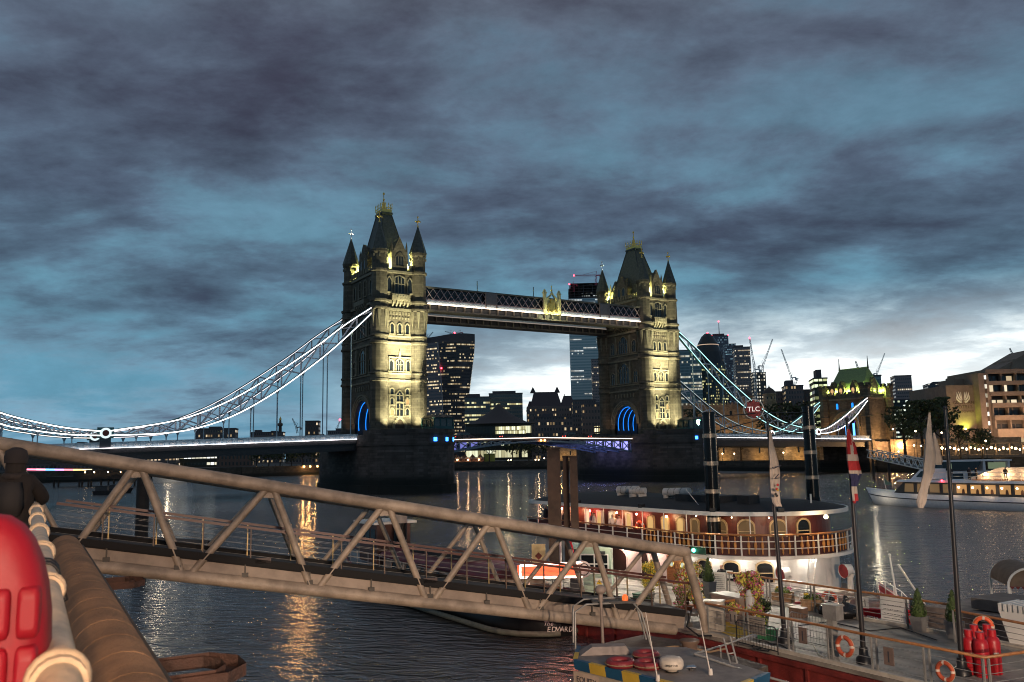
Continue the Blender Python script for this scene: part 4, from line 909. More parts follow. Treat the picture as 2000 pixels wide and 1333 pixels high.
def keep():
    Y = 545; A, B = at(1334, 800, Y), at(1520, 800, Y); t = thing('castle_keep', 'warm-lit square stone keep below the domed turrets, crossed by bridge chains', 'castle', ((A.x+B.x)/2, Y, QUAY)); w = B.x-A.x; h = at(1420, 790, Y).z-QUAY
    q = MB(); q.box(-w/2, w/2, 0, 25, 0, h)
    for i in range(24): x = -w/2+w*(i+.25)/24; q.box(x, x+w/48, 0, 1, h, h+1.2)
    q.build('wall', CAST, t)
    for i in range(7):
        q = MB(); q.ext(arch(1.6, 3, .8), (-w/2+w*(i+.5)/7, 0, h-7), (1, 0, 0), (0, 0, 1), (0, -1, 0), .1); q.build('window', GLASSD, t)
    for x in (-.42, -.1, .2, .45): lamp('keep_floodlight', 'POINT', (x*w, -7, 4), (1, .55, .22), 5200, t, .5)
keep()
def curtain(pxa, pxb, ytop, Ya, Yb, label):
    A, B = at(pxa, ytop, Ya), at(pxb, ytop, Yb); t = thing('castle_wall', label, 'castle wall', (A.x, A.y, QUAY), math.atan2(B.y-A.y, B.x-A.x), 'golden-lit castle walls'); L = math.hypot(B.x-A.x, B.y-A.y); h = A.z-QUAY
    q = MB(); q.box(0, L, 0, 2, 0, h)
    for i in range(int(L/2.4)): q.box(i*2.4, i*2.4+1.3, 0, .8, h, h+1.0)
    q.build('wall', CAST, t)
    for i in range(max(1, int(L/14))):
        q = MB(); q.ext(arch(.7, 2, .3), (L*(i+.5)/max(1, int(L/14)), 0, h*.4), (1, 0, 0), (0, 0, 1), (0, -1, 0), .06); q.build('loophole', GLASSD, t)
    n = max(2, int(L/13))
    for i in range(n): lamp('wall_lamp', 'POINT', (L*(i+.5)/n, -3.2, 1.0), (1, .56, .18), 520, t, .3)
curtain(1380, 1600, 866, 330, 290, 'long golden-lit castle wall under the right side span')
curtain(1088, 1140, 872, 450, 440, 'golden-lit castle wall block under the violet bascule')

# ------------------------------------------------------------------ gate tower on the far bank
def gate():
    t = thing('gate_tower', 'stone gate tower with green floodlit roof at the far end of the bridge', 'gate tower', br(183, 0, 0), YAW)
    H = 13.2; m = MB(); Rr = 4.6
    for s in (-1, 1):
        X = s*6.2; x0, x1 = min(X, X-s*1), max(X, X-s*1)
        m.box(x0, x1, -8.4, -Rr, -2.8, H); m.box(x0, x1, Rr, 8.4, -2.8, H); m.box(x0, x1, -Rr, Rr, 6.6, H)
        for i in range(12):
            ya, yb = -Rr+2*Rr*i/12, -Rr+2*Rr*(i+1)/12; za, zb = (1.2+4.7*math.sqrt(max(0, 1-(y/Rr)**2)) for y in (ya, yb)); m.add([(X, ya, za), (X, yb, zb), (X, yb, 6.6), (X, ya, 6.6)], [(0, 1, 2, 3)])
        for k in range(3):
            r0, r1 = Rr+.1+.5*k, Rr+.5+.5*k; m.ext([(r1*math.cos(PI*i/16), 1.2+r1*math.sin(PI*i/16)) for i in range(17)]+[(r0*math.cos(PI*i/16), 1.2+r0*math.sin(PI*i/16)) for i in range(16, -1, -1)], (X, 0, 0), (0, 1, 0), (0, 0, 1), (s, 0, 0), .2+.1*k, 1)
        m.box(min(X, X+s*.35), max(X, X+s*.35), -8.4, 8.4, 11.3, 11.9, 1)
        for i in range(14): y = -8.2+16.4*i/13; m.box(x0, x1, y-.35, y+.35, H, H+1.0, 1)
    for s in (-1, 1):
        m.box(-6.2, 6.2, min(s*8.4, s*7.4), max(s*8.4, s*7.4), -10, H); m.box(-6.2, 6.2, min(s*8.4, s*8.7), max(s*8.4, s*8.7), 11.3, 11.9, 1)
    m.box(-6, 6, -8, 8, H-.5, H); m.build('wall', [STONE, TRIM], t)
    for sx in (-1, 1):
        for sy in (-1, 1):
            q = MB(); q.lathe([(2.3, -12), (2.3, -3.2), (2.0, -2.8), (1.9, 5), (2.1, 5.2), (1.9, 5.5), (1.85, 11.3), (2.2, 11.6), (2.2, 12.2), (1.9, 12.4), (1.9, 15.0), (2.15, 15.3), (2.15, 16)], (sx*6.2, sy*8.6, 0), 8, 0, False, .5)
            for k in range(6): a = 2*PI*k/6; q.box(sx*6.2+1.7*math.cos(a)-.4, sx*6.2+1.7*math.cos(a)+.4, sy*8.6+1.7*math.sin(a)-.4, sy*8.6+1.7*math.sin(a)+.4, 16, 16.9)
            q.build('turret', [STONE], t)
    q = MB(); q.loft([[(x*5.4, y*8, 13.2) for x, y in ((-1, -1), (1, -1), (1, 1), (-1, 1))], [(x*3.6, y*6.9, 17.5) for x, y in ((-1, -1), (1, -1), (1, 1), (-1, 1))], [(x*.35, y*6.0, 22.5) for x, y in ((-1, -1), (1, -1), (1, 1), (-1, 1))]], 0, False)
    q.box(-.25, .25, -6.1, 6.1, 22.5, 23.0); rf = q.build('roof', mat('copper_roof', (.20, .27, .12), .7, var=.2, bump=.3), t)
    for y in (-6, 6): q = MB(); q.lathe([(.35, 22.5), (.2, 24), (.1, 26.8), (.01, 27)], (0, y, 0), 6); q.build('finial', DARKST, rf)
    for s, wd in ((-1, 5.2), (1, 5.2)):
        for y in (-3.6, 1.5, 5.2) if s < 0 else (0,):
            q = MB(); q.ext([(-1.3, 0), (1.3, 0), (1.3, 2.6), (0, 5.0), (-1.3, 2.6)], (s*5.9, y, 13.2), (0, 1, 0), (0, 0, 1), (-s, 0, 0), 2.2); d = q.build('dormer', STONE, t)
            q = MB(); q.ext(arch(1.2, 2, .6), (s*5.92, y, 13.6), (0, 1, 0), (0, 0, 1), (s, 0, 0), .06); q.build('window', WARMD, d)
    q = MB(); q.ext([(-1.8, 0), (1.8, 0), (1.8, 3.0), (0, 6), (-1.8, 3)], (0, -8.2, 13.2), (1, 0, 0), (0, 0, 1), (0, 1, 0), 2.4); d = q.build('dormer', STONE, t)
    for y in (-3.2, 3.2): q = MB(); q.ext(arch(.8, 2.0, .4), (-6.25, y, 8.2), (0, 1, 0), (0, 0, 1), (-1, 0, 0), .06); q.build('lit_slit', BLUET, t)
    for k in range(4):
        x = -5+2.8*k; q = MB(); q.tube([(x, 4.3*math.cos(PI*i/14), 1.2+4.5*math.sin(PI*i/14)) for i in range(0, 15)], .1, 5); q.build('vault_rib', emit('violet_rib', (.2, .1, .8), .7), t)
    for y in (-2.5, .5): q = MB(); q.box(-5.6, -5.3, y-.35, y+.35, -1.5, 3.0); q.build('lit_banner', emit('blue_lit_banner', (.1, .4, 1), 2.2), t)
    for y in (-6.2, -1, 3.5, 6.5): lamp('roof_lamp', 'POINT', (-5.6, y, 14.4), (.8, 1, .22), 1300, t, .3)
    for x in (-4, 0, 4): lamp('roof_lamp', 'POINT', (x, -8.2, 14.4), (.8, 1, .22), 900, t, .3)
    for p, e in (((-3, -14, -5), 3800), ((4, -14, -5), 3800), ((-10.5, -6, -1), 900), ((-10.5, 5, -1), 800)): lamp('base_lamp', 'POINT', p, (1, .52, .2), e, t, .3)
    q = MB(); q.prism([(-9, -10.5), (9, -10.5), (9, 10.5), (-9, 10.5)], -16, -3.6); q.build('abutment', [STONED], t)
gate()
# approach wall right of the gate
A = br(186, -10.5, 0); q = MB(); q.box(0, 40, -1, 1, QUAY-A.z-1, .5)
for i in range(4): q.ext(arch(4, 4.5, 2), (5+9*i, -1.0, QUAY-A.z), (1, 0, 0), (0, 0, 1), (0, -1, 0), .06, 1)
o = q.build('approach_wall', [CAST, GLASSD], None, (A.x, A.y, A.z-3.5), YAW-.9); tag(o, 'warm-lit stone approach wall with dark arches right of the gate tower', 'wall')

# ------------------------------------------------------------------ trees
BARK = mat('tree_bark', (.05, .038, .028), .9)
LEAF = mat('tree_leaves', (.055, .07, .03), .8, var=.5, scale=.6)
def tree(px, Y, ytop, wpx, label, group, z0=QUAY, n=420, leaf=None, bare=.35, seed=0, ground=None):
    rnd = random.Random(seed+px); p = at(px, 850, Y); zt = at(px, ytop, Y).z; h = zt-z0; w = wpx*Y/F; t = thing('broadleaf_tree', label, 'tree', (p.x, Y, z0), 0, group)
    q = MB(); q.tube([(0, 0, -.2), (.1, 0, h*.25), (-.1, .1, h*.5), (.05, 0, h*.8)], [h*.03+.08, h*.022+.06, h*.016+.04, .04], 6)
    lobes = []
    for k in range(9):
        a = 2*PI*k/9+rnd.random(); zz = h*(bare+.1+.5*rnd.random()); rr = w*.5*(.35+.4*rnd.random())*(1.15-abs(zz/h-.6)); e = (rr*math.cos(a), rr*math.sin(a)*.8, zz+h*.08)
        q.tube([(0, 0, zz*.72), (e[0]*.5, e[1]*.5, zz*.85), e], [h*.012+.03, h*.008+.02, .02], 4); lobes.append((e, w*(.16+.12*rnd.random())))
    lobes.append(((0, 0, h*.85), w*.2)); q.build('trunk', BARK, t)
    q = MB(); s = max(.22, w*.045)
    for i in range(n):
        (cx, cy, cz), rad = rnd.choice(lobes); v = Vector((rnd.gauss(0, 1), rnd.gauss(0, 1), rnd.gauss(0, .75))).normalized()*rad*(.35+.75*rnd.random()**.5)
        c = Vector((cx, cy, cz))+v; c.z = min(c.z, h); nn = Vector((rnd.gauss(0, 1), rnd.gauss(0, 1), rnd.gauss(0, 1))).normalized(); a = nn.orthogonal().normalized()*s*(.7+.8*rnd.random()); b = nn.cross(a)*.7
        q.add([c-a, c-b*.8, c+a, c+b], [(0, 1, 2, 3)])
    q.build('crown', leaf or LEAF, t); return t
for i, (px, Y, yt, w, lb) in enumerate(((1400, 318, 842, 34, 'dark tree under the side span, beside the left black funnel'), (1445, 316, 846, 44, 'dark spreading tree against the middle of the golden wall'), (1500, 312, 846, 36, 'dark tree over the golden wall behind the white flag'), (1548, 300, 842, 36, 'dark tree at the right end of the golden wall'),
        (1515, 350, 790, 66, 'big dark tree rising over the side span right of the domed turret'), (1560, 350, 786, 64, 'big dark tree behind the right black funnel top'), (1355, 350, 800, 44, 'dark tree filling the corner right of the farther tower foot'), (1590, 345, 805, 40, 'small dark tree left of the gate tower wall'))):
    tree(px, Y, yt, w, lb, 'trees along the castle bank', n=500, seed=i)
for i, (px, Y, yt, w, lb) in enumerate(((1765, 262, 795, 60, 'leafy tree right beside the gate tower, lit yellow at its foot'), (1800, 268, 784, 74, 'broad dark tree left of the white furled flag'), (1838, 272, 778, 66, 'tall dark tree with rounded top beside the hotel wall'), (1872, 262, 832, 40, 'low tree in front of the hotel side wall'), (1915, 262, 838, 44, 'low tree lit from below before the hotel stair tower'))):
    tree(px, Y, yt, w, lb, 'trees by the hotel', n=900, seed=20+i, leaf=mat('hotel_tree_leaves', (.06, .075, .03), .8, var=.5, scale=.5))
for i, px in enumerate((502, 526, 548, 570, 592, 614, 634)):
    tree(px, 436-.1*i, 880-2*(i % 3), 34, 'dark riverside tree in the lamp-lit row left of the nearer pier, %s' % ('first of the row', 'second in the row', 'third in the row', 'middle of the row', 'fifth in the row', 'sixth in the row', 'last, against the pier')[i], 'trees of the lamp-lit riverside row', n=420, seed=50+i, bare=.3)
for i, (px, w, lb) in enumerate(((955, 26, 'bare-branched tree before the yellow-lit wall under the bascule'), (1000, 44, 'dark tree under the middle of the bascule span'), (1032, 40, 'dark tree right of the middle under the bascule span'), (1062, 40, 'dark tree left of the golden wall under the bascule'))):
    tree(px, 498, 862, w, lb, 'trees under the bascule span', n=420 if i else 120, seed=70+i)

# lamps along the banks
def street_lamp(px, y, Y, label, group, e=60, col=(1, .58, .25), r=.32, light=True, z0=QUAY):
    c = at(px, y, Y); t = thing('street_lamp', label, 'street lamp', (c.x, Y, z0), 0, group); h = c.z-z0
    q = MB(); q.tube([(0, 0, 0), (0, 0, h-.3)], .07, 5); q.lathe([(.16, 0), (.1, .8)], (0, 0, 0), 6); q.build('post', DARKST, t)
    q = MB(); q.ball((0, 0, h), r, 8, 5); q.build('lantern', emit('lantern_%d_%d' % (int(col[1]*100), int(col[2]*100)), col, 8), t)
    if light: lamp('lantern_light', 'POINT', (0, -.6, h), col, e, t, .3, spec=.25)
    return t
row = (501, 513, 525, 538, 552, 566, 579, 594, 606, 620, 630)
for i, px in enumerate(row):
    street_lamp(px, 913-.25*i, 424, 'lantern of the row under the riverside trees, %s' % ('first at its left end', 'second from its left end', 'third from its left end', 'fourth from its left end', 'fifth from its left end', 'sixth, at its middle', 'fifth from the pier', 'fourth from the pier', 'third from the pier', 'second from the pier', 'last beside the pier')[i], 'lanterns of the lamp-lit riverside row', 420, (1, .50, .16), .48, True)
for px, y, lb in ((993, 899, 'left lantern of the pair under the middle of the bascule'), (998, 898, 'right lantern of the pair under the middle of the bascule'), (1046, 898, 'left one of three lanterns before the golden wall under the bascule'), (1052, 898, 'middle one of three lanterns before the golden wall under the bascule'), (1063, 895, 'right one of three lanterns before the golden wall under the bascule')):
    street_lamp(px, y, 485, lb, 'lanterns under the bascule span', 260, (1, .66, .36), .38, px in (993, 1052))
for px, y, lb in ((1411, 886, 'lantern before the golden wall, left of the first tree trunk pair'), (1434, 886, 'lantern before the golden wall, beside the spreading tree'), (1530, 884, 'lantern before the golden wall, left of the right funnel')):
    street_lamp(px, y, 300, lb, 'lanterns before the castle wall', 200, (1, .66, .34), .28, True)
for px, y, lb in ((1744, 838, 'lantern at the tree edge beside the gate tower'), (1788, 842, 'white lantern in the dark tree left of the furled flag'), (1839, 845, 'white lantern in the dark tree right of the furled flag'), (1785, 870, 'low lantern on the quay under the trees'), (1799, 871, 'brightest lantern on the quay left of the furled flag'), (1886, 838, 'white lamp on a tall post before the hotel side wall'), (1925, 861, 'bright white lamp at the hotel corner'), (1755, 882, 'small lantern at the head of the white jetty bridge')):
    street_lamp(px, y, 252, lb, 'lanterns by the hotel', 150, (1, .75, .45), .26, px in (1799, 1925, 1755))

# boathouses under the bascule
t, w, h = block('brick_boathouse', 'small gabled brick building with warm wall lamps, right of the nearer pier', 'building', 884, 945, 896, 490, facade('facade_boat', (.10, .05, .035), (.03, .02, .02), 3.4, 3., .2, (1, .7, .4), 1.6, .6, .4, .1, 73.), 14)
q = MB()
for k in range(4): q.ext([(-w/8, 0), (w/8, 0), (0, w/7)], (-w/2+w*(k+.5)/4, 0, h), (1, 0, 0), (0, 0, 1), (0, 1, 0), 14)
q.build('gables', mat('boathouse_roof', (.05, .035, .03), .8), t)
for k in range(3): q = MB(); q.ball((-w*.35+w*.34*k, -.6, h*.7), .4, 8, 5); q.build('wall_lamp', emit('wall_lamp_glow', (1, .62, .32), 14), t); lamp('wall_lamp_light', 'POINT', (-w*.35+w*.34*k, -1.6, h*.7), (1, .55, .25), 160, t, .3)
A = at(945, 905, 502); q = MB(); q.box(0, 6.5, 0, 5, QUAY-A.z, 5.2); q.box(-.2, 6.7, -.2, 5.2, 5.2, 5.6)
o = q.build('yellow_kiosk', [mat('yellow_wall', (.5, .5, .12), .8)], None, (A.x, A.y, A.z)); tag(o, 'small wall lit bright yellow-green behind the bare tree under the bascule', 'building'); lamp('kiosk_lamp', 'POINT', (3, -3, 0), (1, .95, .25), 500, o, .3)

# ------------------------------------------------------------------ hotel
def hotel():
    Y = 320; t = thing('hotel', 'brown concrete hotel with stepped lit floors and big white emblem on its side wall', 'hotel', (0, 0, 0)); CON = mat('hotel_concrete', (.24, .18, .14), .85, var=.15, scale=.4, bump=.3)
    P = lambda px, y, d=0: at(px, y, Y+d)
    q = MB(); a, b = P(1857, 870), P(1917, 870); zt = P(1887, 752).z; q.box(a.x, b.x, Y, Y+30, QUAY, zt)
    a2, b2 = P(1911, 870), P(1931, 870); q.box(a2.x, b2.x, Y-4, Y+20, QUAY, P(1920, 730).z); q.box(a2.x-4, a2.x, Y+6, Y+18, zt, P(1920, 737).z)
    q.build('stair_block', CON, t)
    q = MB(); q.box(P(1916, 800).x, P(1919.5, 800).x, Y-4.15, Y-4, P(1918, 860).z, P(1918, 735).z); q.build('stair_window', facade('facade_stair', (.1, .07, .05), (.1, .07, .05), 3.4, .8, .9, (1, .85, .55), 1.6, .45, .9, .1, 79.), t)
    f0 = P(1931, 870); z = QUAY
    lv = [870, 838, 812, 788, 766, 745, 722]
    for i, (ya, yb) in enumerate(zip(lv, lv[1:])):
        za, zb = P(1960, ya).z if i else QUAY, P(1960, yb).z; s = -2.5-(5-i)*.9
        q = MB(); q.box(f0.x, f0.x+46, Y+s, Y+26, zb-(zb-za)*.36, zb); 
        for k in range(8): q.box(f0.x+5.6*k, f0.x+5.6*k+.5, Y+s+.4, Y+2, za, zb-(zb-za)*.3)
        q.build('floor_band', CON, t)
        q = MB(); q.prism([(f0.x+.6, Y+s+2.2), (f0.x+46, Y+s+2.2), (f0.x+46, Y+20), (f0.x+.6, Y+20)], za, zb-(zb-za)*.36); q.build('window_row', facade('facade_hotel%d' % (i % 3), (.07, .055, .045), (.02, .02, .022), 9., 2.6, .3 if i else .8, (1, .70, .35), 1.1, .8, .8, .2, 83.+i), t)
    q = MB(); a = P(1952, 722); q.ext([(0, 0), (12, 0), (30, 0), (30, 8), (15, 8)], (a.x, Y+2, P(1960, 722).z), (1, 0, 0), (0, 0, 1), (0, 1, 0), 16); a = P(1976, 700); q.ext([(0, 0), (1.5, 4.5), (20, 4.5), (20, 0)], (a.x, Y+1.5, P(1980, 724).z), (1, 0, 0), (0, 0, 1), (0, 1, 0), 14); q.build('roof_storey', CON, t)
    # emblem and lettering on the side wall
    LM = mat('cream_lettering', (.85, .80, .7), .5, var=0)
    q = MB(); c = P(1880, 774); k = Y/F; Yf = Y-.12
    def petal(x0, z0, x1, z1, w, bend):
        A, B = Vector((x0, z0)), Vector((x1, z1)); d = B-A; nrm = Vector((-d.y, d.x)).normalized(); L = []
        for i in range(9): f = i/8; p = A+d*f+nrm*bend*math.sin(PI*f); L.append((p, w*math.sin(PI*min(f*1.0+.0, 1))**.7))
        poly = [(p+nrm*ww) for p, ww in L]+[(p-nrm*ww) for p, ww in L[::-1]]
        q.ext([(p.x*k, p.y*k) for p in poly[1:-1]], (c.x, Yf, c.z), (1, 0, 0), (0, 0, 1), (0, -1, 0), .1)
    for s in (-1, 1):
        petal(s*1, -10, s*11.5, 8, 1.5, s*-3); petal(s*.6, -9, s*7.5, 9.5, 1.2, s*-1.5); petal(s*4, -10, s*13, 2, 1.2, s*-3.5); petal(s*1.6, -8, s*3.5, 9, .9, s*-.6); petal(s*1, -10.5, s*10, -9.5, 1.2, s*-1.2)
    q.build('emblem', LM, t)
    for tx, y, sz in (('GUOMAN', 789, 1.65), ('HOTELS', 797.5, 1.65), ('THE TOWER', 806, 1.25)):
        c = P(1882, y); text(tx, 'lettering', mat('brown_lettering', (.10, .055, .04), .5, var=0), t, (c.x, Yf, c.z), (1, 0, 0), (0, 0, 1), sz, .05, 0, 1.15, 'CENTER')
    c = P(1886, 846); q = MB(); q.box(c.x-.5, c.x+.5, Y-1.8, Y-1.2, c.z-.4, c.z+.2); q.build('floodlight', DARKST, t)
    lamp('hotel_floodlight', 'SPOT', (c.x, Y-1.5, c.z+.5), (.8, .95, .1), 4200, t, .2, (c.x, Y-.1, c.z+9), 120, 1)
    for px in (1862, 1905, 1940, 1975, 2010): c = P(px, 862); lamp('terrace_light', 'POINT', (c.x, Y-16, c.z+3), (1, .62, .36), 2600, t, .4)
hotel()
for i, px in enumerate(range(1816, 2001, 8)):
    c = at(px, 876+(i*37 % 5)-2, 262); t = thing('terrace_lamp', 'warm bulb of the terrace light string below the hotel, %s' % (['seen beside the furled flag', 'under the hotel side wall', 'under the stair tower', 'under the stepped floors'][min(3, i//6)]), 'lamp', c, 0, 'bulbs of the terrace light string %d' % min(3, i//6))
    q = MB(); q.ball((0, 0, 0), .26 if i % 3 else .4, 6, 4); q.build('bulb', emit('bulb_glow', (1, .66, .32), 18), t)
    q = MB(); q.tube([(0, 0, .2), (0, 0, .9)], .05, 4); q.build('stem', DARKST, t)
c = at(1905, 884, 262); q = MB(); q.box(-14, 24, 0, 6, QUAY-c.z, QUAY-c.z+1.0); q.box(-14, 24, .5, 6, 2.6, 2.9)
for k in range(10): q.box(-13.8+4.1*k, -13.5+4.1*k, .6, .9, QUAY-c.z, 2.6)
o = q.build('terrace_pavilion', mat('pavilion_paint', (.22, .16, .11), .7), None, c); tag(o, 'low open terrace pavilion glowing under the hotel', 'pavilion')
lamp('terrace_glow', 'POINT', (2, 2, 1.6), (1, .6, .25), 700, o, .3); lamp('terrace_glow', 'POINT', (18, 2, 1.6), (1, .6, .25), 700, o, .3); lamp('terrace_glow', 'POINT', (-10, 2, 1.6), (1, .6, .25), 500, o, .3)
# jetty bridge to the boats
def jetty():
    A, B = at(1702, 893, 232), at(1830, 921, 190); t = thing('jetty_bridge', 'white lattice footbridge sloping down to the moored boats on the right', 'footbridge', A); d = B-A; WM = WHITEST
    for s in (-1, 1):
        o = Vector((-d.y, d.x, 0)).normalized()*1.1*s; q = MB(); n = 11; q.beam(o, d+o, .22); q.beam(o+Vector((0, 0, 2)), d+o+Vector((0, 0, 2)), .22)
        for i in range(n): q.beam(d*(i/n)+o, d*((i+.5)/n)+o+Vector((0, 0, 2)), .16); q.beam(d*((i+.5)/n)+o+Vector((0, 0, 2)), d*((i+1)/n)+o, .16)
        q.build('truss', WM, t)
    q = MB(); q.beam((0, 0, 0), d, 2.1, .14); q.build('walkway', DARKST, t)
    for f in (.02, .3): 
        q = MB(); p = d*f; q.tube([(p.x, p.y, p.z), (p.x, p.y, WATER-A.z-1)], .35, 8); q.build('pile', mat('jetty_pile', (.05, .04, .035), .8), t)
jetty()

# ------------------------------------------------------------------ left skyline and far left bank
block('low_building', 'dark low building on the skyline above the lit parapet, left of the hangers', 'building', 384, 458, 838, 700, f_dark, 20, 'dark low buildings on the left skyline', setback=[(.3, .3, 1.5)])
block('low_building', 'dark roofline with red lamps between two hangers on the left skyline', 'building', 490, 552, 845, 800, f_dark, 20, 'dark low buildings on the left skyline', setback=[(.1, .2, 2), (.6, .2, 1)])
block('low_building', 'square dark block with a few lit windows on the left skyline', 'building', 596, 622, 823, 800, f_old, 20, 'dark low buildings on the left skyline')
block('low_building', 'dark stepped roofs just left of the nearer tower', 'building', 640, 690, 842, 800, f_dark, 20, 'dark low buildings on the left skyline', setback=[(.3, .2, 2)])
crane('thin crane leaning left beside a hanger on the left skyline', ((571, 817), (579, 835), (581, 846)), 820, (.2, .16, .16), False, .8)
crane('thin red-tipped crane just left of the nearer tower', ((664, 820), (657, 843), (656, 850)), 820, (.2, .12, .12), True, .7)
c = at(547, 850, 820); t = thing('monument_column', 'slender monument column with gilded urn on the left skyline', 'monument', (c.x, c.y, QUAY)); k = 820/F
hh = at(547, 815, 820).z-QUAY; q = MB(); q.box(-2.6, 2.6, -2.6, 2.6, 0, hh*.4); q.lathe([(1.9, hh*.4), (1.5, hh*.8), (2.5, hh*.82), (2.5, hh*.86), (1.2, hh*.88), (1.0, hh*.93)], (0, 0, 0), 12); q.build('column', mat('monument_stone', (.12, .1, .09), .8), t)
q = MB(); q.lathe([(.8, hh*.93), (1.3, hh*.96), (.6, hh*.99), (.1, hh*1.02)], (0, 0, 0), 8); q.build('urn', GOLD, t)
for px0, px1, yt, Y, m, lb in ((426, 492, 883, 460, facade('facade_custom', (.15, .09, .07), (.02, .02, .02), 3.3, 1.9, .12, (1, .6, .3), 1.2, .55, .42, .1, 91.), 'brown stone riverside palace with rows of windows, left of the lamp-lit trees'),
        (340, 428, 868, 470, facade('facade_fish', (.05, .05, .04), (.03, .03, .02), 3.6, 2., .62, (1, .88, .55), 1.6, .4, .85, .8, 97.), 'office with long white lit floors under the left side span'),
        (262, 342, 876, 450, f_left, 'glittering riverside building behind the grey ship'), (180, 262, 880, 440, f_left, 'lit riverside building above the dark jetty, under the tube chord'), (96, 180, 874, 430, f_left, 'lit riverside block beside the person, above the coloured bridge'), (0, 96, 880, 420, f_left, 'lit riverside block at the left picture edge')):
    block('riverside_building', lb, 'building', px0, px1, yt, Y, m, 18, 'buildings on the far left bank', setback=[(.2, .2, 1.2), (.6, .15, 2)])
block('low_building', 'pale sheds seen over the lamp-lit trees below the side span', 'building', 560, 640, 872, 600, f_ware, 18, 'dark low buildings on the left skyline')
def farbridge():
    A, B = at(60, 917, 396), at(186, 918, 398); t = thing('far_bridge', 'distant low bridge edged with pink, blue and orange light on the left', 'bridge', A); d = B-A
    q = MB(); q.beam((0, 0, -.8), d+Vector((0, 0, -.8)), 6, 1.3)
    for f in (.15, .5, .85): p = d*f; q.box(p.x-1.2, p.x+1.2, -2, 4, WATER-A.z-1, -1.2)
    q.build('deck', mat('far_bridge_concrete', (.12, .11, .11), .8), t)
    cs = [('pink', (1, .25, .4)), ('rose', (1, .4, .6)), ('blue', (.2, .55, 1)), ('mauve', (.6, .3, .9)), ('red', (1, .2, .25)), ('orange', (1, .55, .2)), ('amber', (1, .7, .35))]
    for i, (nm, c) in enumerate(cs): q = MB(); q.beam(d*(i/7)+Vector((0, -3.1, .1)), d*((i+1)/7)+Vector((0, -3.1, .1)), .3, .75); q.build('light_strip', emit('bridge_light_'+nm, c, 2.2), t)
farbridge()
def pilejetty():
    A = at(90, 938, 290); B = at(292, 938, 300); t = thing('timber_jetty', 'long dark jetty on piles in the river on the left', 'jetty', (A.x, A.y, 0)); L = B.x-A.x; q = MB(); q.box(0, L, 0, 9, -5.6, -4.5); q.box(L*.42, L*.86, 1, 7, -4.5, -2.4); q.box(L*.3, L, -.1, 0, -4.5, -3.7); q.build('deck', mat('jetty_timber', (.035, .03, .028), .9), t)
    for f in (.08, .13, .36, .39, .46, .49, .6, .68, .74, .82, .9, .97): q = MB(); q.tube([(L*f, .5, -5.6), (L*f, .5, -9)], .3, 6); q.build('pile', mat('jetty_timber', (.035, .03, .028), .9), t)
    for f in (.45, .55, .7, .84): lamp('jetty_lamp', 'POINT', (L*f, -1.5, -3.2), (1, .7, .4), 60, t, .2); q = MB(); q.ball((L*f, -1.5, -3.2), .22, 6, 4); q.build('jetty_lamp_bulb', emit('bulb_glow', (1, .66, .32), 18), t)
pilejetty()
def greyship():
    A, B = at(304, 946, 330), at(377, 945, 330); t = thing('grey_ship', 'pale grey moored ship with glowing open deck on the left, seen under the tube chord', 'ship', ((A.x+B.x)/2, 330, WATER)); L = B.x-A.x
    q = MB(); q.loft([[(-L/2, -2.4, 0), (L/2-1.5, -2.4, 0), (L/2-1.5, 2.4, 0), (-L/2, 2.4, 0)], [(-L/2-.3, -3, 2.9), (L/2, -2.6, 3.1), (L/2, 2.6, 3.1), (-L/2-.3, 3, 2.9)]], 0, False); q.build('hull', mat('ship_grey', (.55, .57, .60), .6), t)
    q = MB(); q.prism([(-L/2+1, -2.2), (L/2-3, -2.2), (L/2-3, 2.2), (-L/2+1, 2.2)], 3.1, 4.6); q.build('cabin', facade('facade_ship', (.3, .28, .25), (.1, .09, .06), 1.6, .9, .75, (1, .8, .45), 1.8, .6, .7, .2, 101.), t)
    q = MB(); q.box(-L/2+.6, L/2-2.5, -2.5, 2.5, 4.6, 4.9); q.box(-L*.3, -L*.1, -1.5, 1.5, 4.9, 6.4); q.tube([(-L*.2, 0, 6), (-L*.2, 0, 12)], .12, 5); q.tube([(-L*.32, 0, 9), (-L*.08, 0, 9)], .08, 5); lamp('ship_fill_light', 'POINT', (0, -6, 3.5), (1, .8, .55), 260, t, .4, spec=.05); q.build('superstructure', mat('ship_grey2', (.25, .26, .28), .6), t)  # lamp added off the ship's side to brighten its hull
greyship()
for px, y, lb in ((206, 960, 'small dark moored launch left of the slanting tube, nearer the person'), (232, 957, 'small dark moored launch just left of the black pile')):
    c = at(px, y, 215 if px < 220 else 225); t = thing('moored_launch', lb, 'boat', (c.x, c.y, WATER), .2, 'small launches moored on the left')
    q = MB(); q.loft([[(-2.6, -.9, 0), (2, -.9, 0), (3, 0, 0), (2, .9, 0), (-2.6, .9, 0)], [(-2.8, -1.1, 1), (2.2, -1.1, 1.1), (3.6, 0, 1.3), (2.2, 1.1, 1.1), (-2.8, 1.1, 1)]], 0, False); q.build('hull', mat('launch_hull', (.03, .03, .035), .6), t)
    q = MB(); q.box(-2.2, .6, -.8, .8, 1, 2.1); q.box(-2.4, .8, -.9, .9, 2.1, 2.25); q.build('cabin', mat('launch_cabin', (.06, .06, .065), .5), t)

